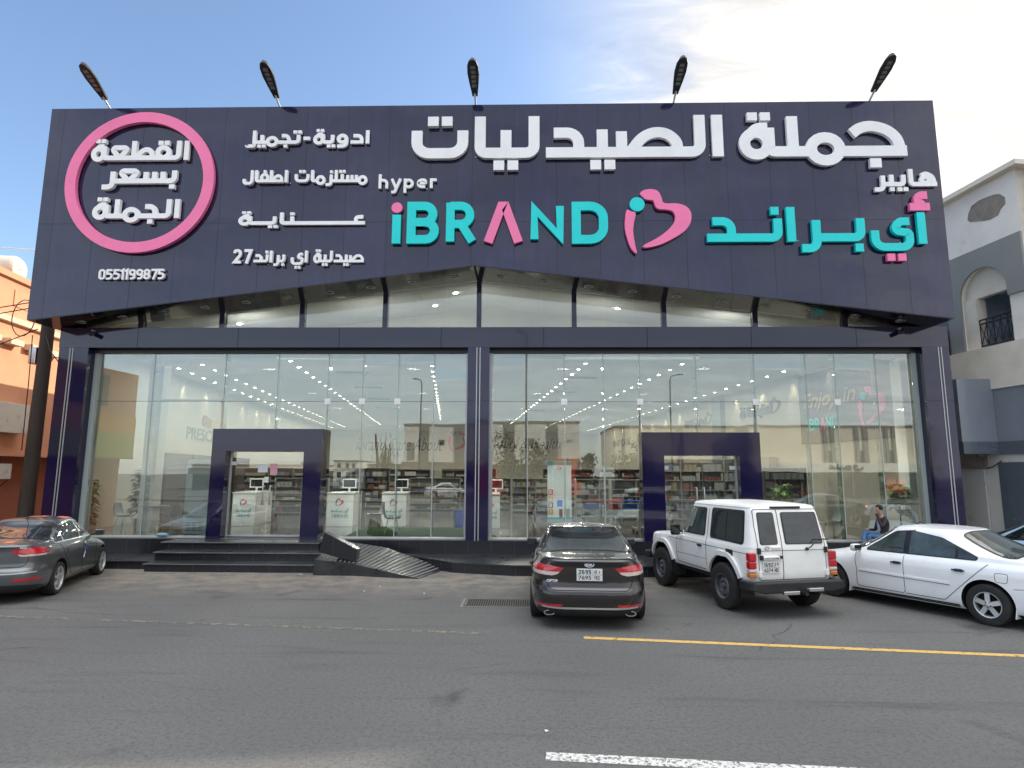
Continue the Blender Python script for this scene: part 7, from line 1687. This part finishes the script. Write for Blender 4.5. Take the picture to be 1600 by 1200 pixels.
    p = gz(722, 822, FLOOR_Z); t = thing('waste_bin', 'blue waste bin beside the middle column', 'bin', (p.x-.05, p.y-.6, FLOOR_Z)); mb = MB(); mb.lathe([(.15, 0), (.20, .55), (.215, .56), (.19, .56), (.14, .03), (.001, .03)], (0, 0, 0), (0, 0, 1), 20, False); mb.build('body', 'bin_blue', t, smooth=40, local=True)
    # shopping carts
    for i, (u, hm, sm, lb) in enumerate(((927, 'plastic_red', 'plastic_blue', 'shopping cart with red handle and blue tag, leftmost of three'), (962, 'plastic_red', 'plastic_red', 'shopping cart with red handle and red tag, between two others'), (988, 'plastic_blue', 'plastic_blue', 'shopping cart with blue handle beside the right portal'))):
        p = gz(u, 838, FLOOR_Z); x = p.x; y = 1.2; z = FLOOR_Z; t = thing('shopping_cart', lb, 'shopping cart', (x, y, z), 0, 'shopping carts parked behind the glass')
        mb = MB(); hw = .26
        for s in (-1, 1): mb.tube([(x+s*hw, y-.05, z+.98), (x+s*hw, y+.02, z+.55), (x+s*hw*.9, y+.10, z+.18)], .013, 6); mb.tube([(x+s*hw, y, z+.85), (x+s*hw*.8, y+.85, z+.80)], .010, 6); mb.tube([(x+s*hw*.9, y+.10, z+.18), (x+s*hw*.75, y+.8, z+.18)], .013, 6)
        mb.build('frame', 'cart_wire', t, smooth=60); mb = MB()
        for k in range(9): f = k/8; mb.tube([(x-hw+2*hw*f, y+.0, z+.86), (x-hw+2*hw*f, y+.05, z+.50)], .011, 5)
        for k in range(4): mb.tube([(x-hw, y+.012*k, z+.84-.1*k), (x+hw, y+.012*k, z+.84-.1*k)], .011, 5)
        for s in (-1, 1):
            for k in range(7): f = k/6; mb.tube([(x+s*hw*(1-.2*f), y+.85*f, z+.84-.04*f), (x+s*hw*(1-.2*f), y+.05+.7*f, z+.50)], .011, 5)
        for k in range(6): mb.tube([(x-hw, y+.05+.14*k, z+.50), (x+hw, y+.05+.14*k, z+.50)], .011, 5)
        mb.build('basket', 'cart_wire', t); mb = MB(); mb.tube([(x-hw-.02, y-.06, z+.99), (x+hw+.02, y-.06, z+.99)], .022, 8); mb.build('handle', hm, t)
        mb = MB(); mb.box(x-hw*.85, x+hw*.85, y-.04, y-.015, z+.74, z+.90); mb.build('name_tag', sm, t); mb = MB(); mb.box(x-hw*.8, x+hw*.8, y-.035, y-.016, z+.58, z+.70); mb.build('seat_flap', 'paper_white' if i != 1 else 'cart_wire', t)
        for s in (-1, 1):
            for yy in (.12, .75): mb = MB(); mb.lathe([(.055, -.014), (.055, .014)], (x+s*hw*.85, y+yy, z+.055), (1, 0, 0), 12); mb.build('caster', 'rubber', t)
    # roll-up banner
    p = gz(874, 815, FLOOR_Z); a, b = gy(855.5, 770, p.y).x, gy(893, 770, p.y).x; zt = gy(874, 722, p.y).z; y = p.y
    t = thing('rollup_banner', 'pale roll-up banner with teal top and BABY letter blocks', 'banner', ((a+b)/2, y, FLOOR_Z)); mb = MB(); mb.box(a, b, y-.004, y+.004, FLOOR_Z+.08, zt); mb.build('banner_sheet', 'banner_pale', t)
    mb = MB(); mb.box(a-.02, b+.02, y-.09, y+.09, FLOOR_Z, FLOOR_Z+.08); mb.box(a, b, y-.012, y+.012, zt, zt+.03); mb.build('stand', 'alu_white', t)
    mb = MB(); mb.box(a, b, y-.007, y-.0045, zt-.12, zt); mb.box(a, b, y-.007, y-.0045, FLOOR_Z+.081, FLOOR_Z+.16); mb.build('teal_stripe', 'print_teal', t)
    w = b-a
    for i, (ch, m) in enumerate(zip('BABY', ('plastic_red', 'print_gold', 'print_dark', mat_once('block_orange', (.70, .30, .05))))):
        z = FLOOR_Z+.98-i*.24; mb = MB(); mb.box(a+.03, a+.21, y-.010, y-.0045, z, z+.20); blk = mb.build('letter_block', m, t); mb = MB(); put_text(mb, ch, (0, y-.0102, 0), (1,0,0), (0,0,1), (a+.07, a+.17, z+.03, z+.17), (0,-1,0), .003, offset=.02); q_ = mb.build('block_letter', 'paper_white', None); q_.parent = blk; q_.matrix_parent_inverse = world_of(t).inverted()
    for mb, m in zip(logo_parts((a+w*.42, y-.0046, zt-.30), (1,0,0), (0,0,1), .15, (0,-1,0), .004), ('print_pink',)*3): mb.build('heart_print', m, t)
    for x0, x1, z0, z1, m in ((.40, .62, .55, .80, 'plastic_blue'), (.36, .70, .85, 1.30, 'paper_white'), (.28, .46, .16, .48, 'paper_white'), (.48, .62, .16, .46, 'product_b'), (.70, .92, .16, .48, 'product_h')): mb = MB(); mb.box(a+w*x0, a+w*x1, y-.008, y-.0045, FLOOR_Z+z0, FLOOR_Z+z1); mb.build('product_picture', m, t)
    # shelving
    for i in range(2):
        p = gz(1032+i*66, 800, FLOOR_Z); shelf_unit('white wall shelving seen through the right portal, %s' % ('left section' if i == 0 else 'right section'), (gy(1030+i*68, 760, 6.5).x, 6.5, FLOOR_Z), (1, 0, 0), (0, 1, 0), 1.68, 2.35, 6, 'shelf_white', 20+i)
    for i in range(4):
        o = SE0-SS*.02+SD*(8.5+i*2.5); shelf_unit('white shelving along the right wall, %s from the front' % ('first', 'second', 'third', 'fourth')[i], (o.x, o.y, FLOOR_Z), SD, -SS, 2.3, 2.5, 6, 'shelf_white', 30+i)
    for i in range(4):
        o = SW0+SS*.02+SD*(5.5+i*2.5); shelf_unit('dark shelving along the left wall, %s from the front' % ('first', 'second', 'third', 'fourth')[i], (o.x, o.y, FLOOR_Z), SD, SS, 2.3, 2.5, 6, 'shelf_dark', 40+i)
    lbs = ('low aisle shelving right of the baby banner', 'low aisle shelving behind the shopping carts', 'low aisle shelving left of the baby banner', 'low aisle shelving behind the middle column', 'low aisle shelving behind the white counters', 'low aisle shelving behind the left door')
    for i, (u, y, wd) in enumerate(((900, 9.0, 2.0), (955, 7.0, 2.0), (800, 11.0, 2.2), (735, 13.0, 2.0), (640, 12.0, 2.4), (430, 9.0, 2.2))):
        x = gy(u, 760, y).x; shelf_unit(lbs[i], (x, y, FLOOR_Z), SS, SD, wd, 1.55, 5, 'shelf_white', 50+i)
    for lb, u, y, wd in (('dark stocked aisle shelving behind the door notices', 380, 14.0, 2.4), ('dark stocked aisle shelving left of the farther grey chair', 530, 13.0, 2.4), ('dark stocked aisle shelving deep behind the grass mat', 690, 17.0, 3.0), ('dark stocked aisle shelving deep behind the shopping carts', 930, 15.0, 2.6), ('dark stocked aisle shelving deep behind the banner', 850, 18.0, 3.0), ('dark stocked aisle shelving deep behind the leftmost counter', 450, 19.0, 3.0), ('dark stocked aisle shelving deep behind the white counters', 590, 21.0, 3.2), ('dark stocked aisle shelving behind the yellow-green plant', 1195, 5.0, 1.6), ('dark stocked aisle shelving behind the pale chair', 1290, 6.5, 2.2)):
        shelf_unit(lb, (gy(u, 760, y).x, y, FLOOR_Z), SS, SD, wd, 2.0, 6, 'shelf_dark', int(u))
    # air outlets in the ceiling
    for u, v in ((551, 581), (575, 605), (591, 623), (604, 637), (908, 590), (880, 612), (853, 628), (835, 641)):
        p = gz(u, v, CEIL_Z); t = thing('air_diffuser', 'dark slatted air outlet in the %s half of the store ceiling' % ('left' if u < 700 else 'right'), 'air outlet', (p.x, p.y, CEIL_Z), 0, 'air outlets in the ceiling'); mb = MB(); mb.obox((p.x, p.y, CEIL_Z-.012), 1.25, .42, .02, SS, SD); mb.build('outlet_frame', 'pier_grey', t)
        mb = MB(); [mb.obox(Vector((p.x, p.y, CEIL_Z-.024))+SD*(-.15+.06*k), 1.15, .02, .01, SS, SD) for k in range(6)]; mb.build('slat', 'print_grey', t)
    # lettering on the walls
    P = SE0.copy(); n = -SS; U = -SD
    for lb, px, hx in (('grey Arabic lettering with heart outline on the right wall, nearer and larger', (1157, 632, 1208, 655), (1206, 617, 1222, 648)), ('grey Arabic lettering with heart outline on the right wall, farther and smaller', (1071, 654, 1104, 668), (1104, 641, 1115, 665))):
        els = ar_word('العناية الفائقة'); t, p, u_, bx, out = wall_sign(lb, 'wall_lettering', els, P, n, U, px, 'print_grey'); mb = MB(); els_mesh(mb, els, els_bounds(els), bx, p, u_, (0,0,1), out, .03); mb.build('lettering', 'print_grey', t)
        a = gpl(hx[0], hx[3], P, n); b = gpl(hx[2], hx[1], P, n); s = b.z-a.z
        for mb in logo_parts(a+Vector((0, 0, 0)), U, (0,0,1), s, out, .03): mb.build('heart_outline', 'print_grey', t)
    # dark panel with gold lettering at the front of the right wall
    q = [gpl(u, v, P, n) for u, v in ((1248, 584), (1248, 700))]; u0 = (q[0]-P).dot(U); u1 = (gpl(1405, 640, P, n)-P).dot(U); z0, z1 = 3.55, min(q[0].z, 6.2)
    t = thing('wall_panel', 'large dark panel with gold script and pink heart on the right wall', 'wall panel', P+U*(u0+u1)/2+Vector((0, 0, z0)))
    def WP(u, z, o=0.0): return P+U*u+n*o+Vector((0, 0, z))
    mb = MB(); mb.prism([WP(u0, z0, .01), WP(u1, z0, .01), WP(u1, z1, .01), WP(u0, z1, .01)], n*.05); mb.build('panel', 'panel_purple', t)
    def pxu(u, v): w_ = gpl(u, v, P, n); return (w_-P).dot(U), w_.z
    a = pxu(1258, 640); b = pxu(1340, 612); mb = MB(); put_text(mb, 'Enjoy in', P+n*.061, U, (0,0,1), (a[0], b[0], pxu(1300, 640)[1], pxu(1300, 608)[1]), n, .02, shear=.35, offset=.012); mb.build('script_lettering', 'print_gold', t)
    a = pxu(1260, 670); b = pxu(1312, 650); cw = (b[0]-a[0])/6; za, zb2 = pxu(1285, 672)[1], pxu(1285, 652)[1]
    for i, ch in enumerate('iBRAND'):
        els = LAT[ch][0]; x = a[0]+i*cw; mb = MB(); els_mesh(mb, els, els_bounds(els), (x+(.3*cw if ch == 'i' else 0), x+cw*(.55 if ch == 'i' else .88), za, zb2), P+n*.061, U, (0,0,1), n, .02); mb.build('letter', 'sign_pink' if ch == 'A' else 'sign_teal', t)
    a = pxu(1347, 668); s = pxu(1370, 600)[1]-a[1]
    for mb, m in zip(logo_parts(WP(a[0], a[1], .061), U, (0,0,1), s, n, .02), ('sign_pink', 'sign_pink', 'sign_teal')): mb.build('heart_emblem', m, t)
    # grey pier and white corner pier on the right wall
    ua = pxu(1119, 640)[0]; mb = MB(); mb.prism([WP(ua, FLOOR_Z, 0.0), WP(ua+1.0, FLOOR_Z, 0), WP(ua+1.0, FLOOR_Z, .25), WP(ua, FLOOR_Z, .25)], (0, 0, CEIL_Z-FLOOR_Z-.002)); mb.build('wall_pier', 'pier_grey', store)
    x = gy(1424, 700, .9).x; mb = MB(); mb.box(x-.22, 11.2, .75, 1.25, FLOOR_Z, 5.78); mb.build('corner_pier', 'fridge_white', store)
    x = gy(232, 700, 1.4).x; mb = MB(); mb.box(x-.22, x+.22, 1.5, 1.9, FLOOR_Z, 6.55); mb.build('inner_column', 'wall_panel', store)
    t, p, u_, bx, out = wall_sign('small grey latin lettering on the right wall beside the farthest pier', 'wall_lettering', None, P, n, U, (958, 686, 985, 697), 'print_grey'); mb = MB(); put_text(mb, 'HAIR CARE', p, u_, (0,0,1), bx, out, .03, offset=.02); mb.build('lettering', 'print_grey', t)
    # left wall lettering with capsule pictogram
    P2 = SW0.copy(); n2 = SS; U2 = SD
    t, p, u_, bx, out = wall_sign('grey latin lettering with capsule pictogram on the left wall', 'wall_lettering', None, P2, n2, U2, (291, 673, 372, 691), 'print_grey'); mb = MB(); put_text(mb, 'PRESCRIPTION', p, u_, (0,0,1), bx, out, .03, offset=.01); mb.build('lettering', 'print_grey', t)
    c = gpl(330, 660, P2, n2); 
    for k, m in ((-1, mat_once('capsule_brown', (.34, .19, .13))), (1, mat_once('capsule_tan', (.50, .40, .24)))):
        mb = MB(); s = (c-P2).dot(U2)+k*.50; pts = fillet([(s-.55, c.z-.3-.1*k), (s+.5, c.z-.22+.1*k), (s+.5, c.z+.22+.1*k), (s-.55, c.z+.2-.1*k)], .2, True); mb.prism([P2+U2*q.x+Vector((0, 0, q.y)) for q in pts], out*.03); mb.build('capsule_shape', m, t)
    # back wall script
    B0 = SW0+SD*39.5; nb = (SE0+SD*42.55-B0); Ub = nb.normalized(); nB = Vector((Ub.y, -Ub.x, 0))
    def back(txt, px, m='print_dark'):
        x0, y0, x1, y1 = px; a = gpl(x0, (y0+y1)/2, B0, nB); b = gpl(x1, (y0+y1)/2, B0, nB); zc, zd = gpl((x0+x1)/2, y0, B0, nB).z, gpl((x0+x1)/2, y1, B0, nB).z
        return B0, (( a-B0).dot(Ub), (b-B0).dot(Ub), zd, zc)
    t = thing('wall_lettering', 'long dark italic script across the back wall with a heart in the middle', 'sign', B0+Ub*11+Vector((0, 0, 4.2)), 0, 'lettering on the store walls')
    for txt, px in (('ibrand Care About', (557, 684, 692, 704)), ('Your Beauty & Health', (722, 684, 876, 706))):
        o, bx = back(txt, px); mb = MB(); put_text(mb, txt, o, Ub, (0,0,1), bx, nB, .05, shear=.4, offset=-.004); mb.build('script_lettering', 'print_dark', t)
    a = gpl(700, 706, B0, nB); s = gpl(700, 668, B0, nB).z-a.z
    for mb, m in zip(logo_parts(a, Ub, (0,0,1), s, nB, .05), ('print_pink', 'print_pink', 'print_teal')): mb.build('heart_emblem', m, t)
    # notices on the left door
    for x0, y0, x1, y1, m, lb in ((403, 725, 419, 738, 'paper_white', 'white paper notice stuck on the left glass door'), (422, 724.5, 434, 742, 'paper_pink', 'pink paper notice stuck on the left glass door'), (413, 745, 420, 754, 'paper_white', 'small white sticker below the notices on the left door')):
        a, b = gy(x0, y1, -.03), gy(x1, y0, -.03); mb = MB(); mb.box(a.x, b.x, DOOR_Y-.012, DOOR_Y-.0085, a.z, b.z); tag(mb.build('paper_notice', m), lb, 'notice')
    # surveillance cameras under the header beam
    for u, v, s, lb in ((142, 521, 1, 'small dark surveillance camera under the left end of the sign board'), (1408, 518, -1, 'small dark surveillance camera under the right end of the sign board')):
        p = gy(u, v, -.5); t = thing('surveillance_camera', lb, 'camera', (p.x, -.36, 6.46)); mb = MB(); mb.tube([(p.x, -.36, p.z+.1), (p.x, -.46, p.z+.1), (p.x, -.5, p.z+.02)], .025, 8); mb.build('bracket', 'alu_white', t)
        d = Vector((.7*s, -.6, -.35)).normalized(); c = Vector((p.x, -.52, p.z)); mb = MB(); mb.lathe([(.05, -.10), (.06, -.08), (.06, .12), (.05, .13), (.03, .12), (.001, .12)], c, d, 14, False); mb.build('housing', 'lamp_black', t, smooth=40)
    # things on the ledge
    p = gy(255, 829, -.2); t = thing('plastic_bottle', 'crushed blue and white plastic bottle lying on the ledge by the left steps', 'bottle', (p.x, -.22, .645)); mb = MB(); mb.lathe([(.02, -.16), (.045, -.13), (.05, .02), (.045, .08), (.018, .13), (.018, .16)], (p.x, -.22, .695), (1, .2, 0), 12); mb.build('bottle_body', mat_once('bottle_blue', (.25, .42, .48), .2), t, smooth=50); mb = MB(); mb.lathe([(.021, .14), (.021, .175)], (p.x, -.22, .695), (1, .2, 0), 10); mb.build('bottle_cap', 'plastic_blue', t)
    # weed by the ramp foot
    R = random.Random(9); p = gz(706, 893); t = thing('weed', 'small dry green weed growing at the foot of the ramp', 'plant', (p.x, p.y, 0)); mb = MB()
    for i in range(40):
        a = R.random()*6.28; l = R.uniform(.10, .26); d = Vector((math.cos(a), math.sin(a), R.uniform(.5, 1.6))).normalized(); b = Vector((p.x+R.gauss(0, .06), p.y+R.gauss(0, .05), 0)); s = d.cross(Vector((0, 0, 1))).normalized()*.009; mb.add([b-s, b+s, b+d*l], [(0, 1, 2)])
    mb.build('blades', mat_once('weed_green', (.16, .17, .06), .8), t, recalc=False)
    # paper scraps on the asphalt
    for i, (u, v, s) in enumerate(((569, 924, .025), (663, 928, .025), (594, 917, .02), (854, 1143, .022), (470, 898, .03))):
        p = gz(u, v); a = R.random()*3; mb = MB(); c, s_ = math.cos(a)*s, math.sin(a)*s; mb.add([(p.x-c, p.y-s_, .006), (p.x+s_, p.y-c, .01), (p.x+c, p.y+s_, .008), (p.x-s_, p.y+c, .014), (p.x, p.y, .016)], [(0, 1, 4), (1, 2, 4), (2, 3, 4), (3, 0, 4)]); o = mb.build('paper_scrap', 'paper_white', None, recalc=False)
        tag(o, ('small white scrap lying left of the drain grate', 'small white scrap just left of the drain grate', 'small white scrap in front of the ramp', 'small white scrap on the road above the white dash', 'flat white scrap in front of the left steps')[i], 'litter', 'paper scraps on the asphalt')

def make_person():
    # sits on the store ledge behind the white saloon, turned to the left, one leg crossed, a hand at the chin
    hip = gy(1376, 826, -.42); hx, hy, hz = hip.x, -.50, .645+.11
    t = thing('person', 'person in blue jeans and dark jacket sitting on the ledge, one hand at the chin', 'person', (hx, hy, .645))
    V = []; E = []; Rr = []
    def v(x, y, z, r, rel=None):
        V.append((x, y, z)); Rr.append(r)
        if rel is not None: E.append((rel, len(V)-1))
        return len(V)-1
    pel = v(0, 0, 0, .135); sp = v(.05, .03, .20, .125, pel); ch = v(.06, .05, .40, .145, sp); nk = v(.0, .04, .56, .058, ch); hd0 = v(-.03, .035, .64, .075, nk); hd1 = v(-.055, .03, .74, .092, hd0); hd2 = v(-.045, .03, .83, .070, hd1)
    nose = v(-.148, .02, .715, .016, hd1)
    # legs: left foot down, right leg crossed over it
    a = v(-.06, -.09, -.01, .105, pel); k = v(-.44, -.12, .06, .068, a); f = v(-.46, -.16, -.34, .048, k); v(-.60, -.18, -.385, .036, f)
    a = v(-.06, .09, .02, .105, pel); k = v(-.45, .02, .14, .068, a); f = v(-.62, -.16, -.12, .047, k); v(-.74, -.20, -.10, .036, f)
    hands = []
    for s, el, wr_ in ((-1, (-.12, -.20, .28), (-.155, -.06, .60)), (1, (-.04, .26, .18), (-.30, .10, .20))):
        sh = v(.05, .05+s*.17, .47, .066, ch); e = v(el[0], el[1], el[2], .046, sh); w = v(wr_[0], wr_[1], wr_[2], .032, e); d = (Vector(wr_)-Vector(el)).normalized(); sd = d.orthogonal().normalized()
        pm = v(*(Vector(wr_)+d*.06), .030, w)
        for q in range(4):
            b = Vector(wr_)+d*.10+sd*(-.027+.018*q); i1 = v(*b, .0095, pm); i2 = v(*(b+d*(.035-.004*abs(q-1.2))+sd.cross(d)*.008), .0085, i1); v(*(b+d*.05+sd.cross(d)*.028), .0075, i2)
        b = Vector(wr_)+d*.03+sd*.04; i1 = v(*b, .011, pm); v(*(b+d*.04+sd*.012), .009, i1)
    me = bpy.data.meshes.new('body'); me.from_pydata(V, E, []); o = bpy.data.objects.new('body', me); COL.objects.link(o); o.parent = t
    m = o.modifiers.new('skin', 'SKIN'); m.use_smooth_shade = True
    sv = me.skin_vertices[0].data
    for i, r in enumerate(Rr): sv[i].radius = (r, r)
    sv[pel].use_root = True
    o.modifiers.new('sub', 'SUBSURF').levels = 2
    bpy.context.view_layer.update(); nm = bpy.data.meshes.new_from_object(o.evaluated_get(bpy.context.evaluated_depsgraph_get())); o.modifiers.clear(); o.data = nm; nm.name = 'body'
    o.location = (0, 0, hz-.645)
    for q in ('skin', 'jeans', 'jacket', 'shirt', 'shoe'): nm.materials.append(MATS[q])
    segs = [(Vector(V[a]), Vector(V[b]), a, b) for a, b in E]
    def sdist(c, q):
        a, b = q[0], q[1]; f = max(0.0, min(1.0, (c-a).dot(b-a)/max(1e-9, (b-a).length_squared)))
        return (c-a.lerp(b, f)).length-.5*(Rr[q[2]]+Rr[q[3]])
    for p in nm.polygons:
        c = p.center; best = min(segs, key=lambda q: sdist(c, q))
        a, b = best[2], best[3]; mi = 0
        if b <= ch: mi = 2 if b > pel+1 or c.z > .06 else 1
        if b in (8, 9, 12, 13): mi = 1
        if b in (10, 14) : mi = 1
        if b in (11, 15): mi = 4
        if b == nk and c.z < .50: mi = 2
        if b > 15 and Rr[b] > .040: mi = 2
        if b > 15 and abs(Rr[b]-.032) < .001: mi = 2
        if mi == 2 and c.x < -.05 and abs(c.y-.04) < .06 and b <= ch: mi = 3
        p.material_index = mi
    mb = MB(); mb.ball((-.030, .03, .775), .098, .094, .085, 16, 10); vs = mb.v
    for i, q in enumerate(vs):
        if q[0] < -.085 and q[2] < .80: vs[i] = (-.07, q[1], q[2])
    h = mb.build('hair', 'hair_dark', t, smooth=60, local=True); h.location = (0, 0, hz-.645)
make_fascia_signs(); PL, PR = make_store_front(); SW0, SW1, SE0, SE1 = make_shell(); make_podium(); make_floodlights(); make_cars()
make_ground(); make_left_building(); make_utility_pole(); make_right_building(); make_far_side()
make_lights(); make_interior(); make_person()
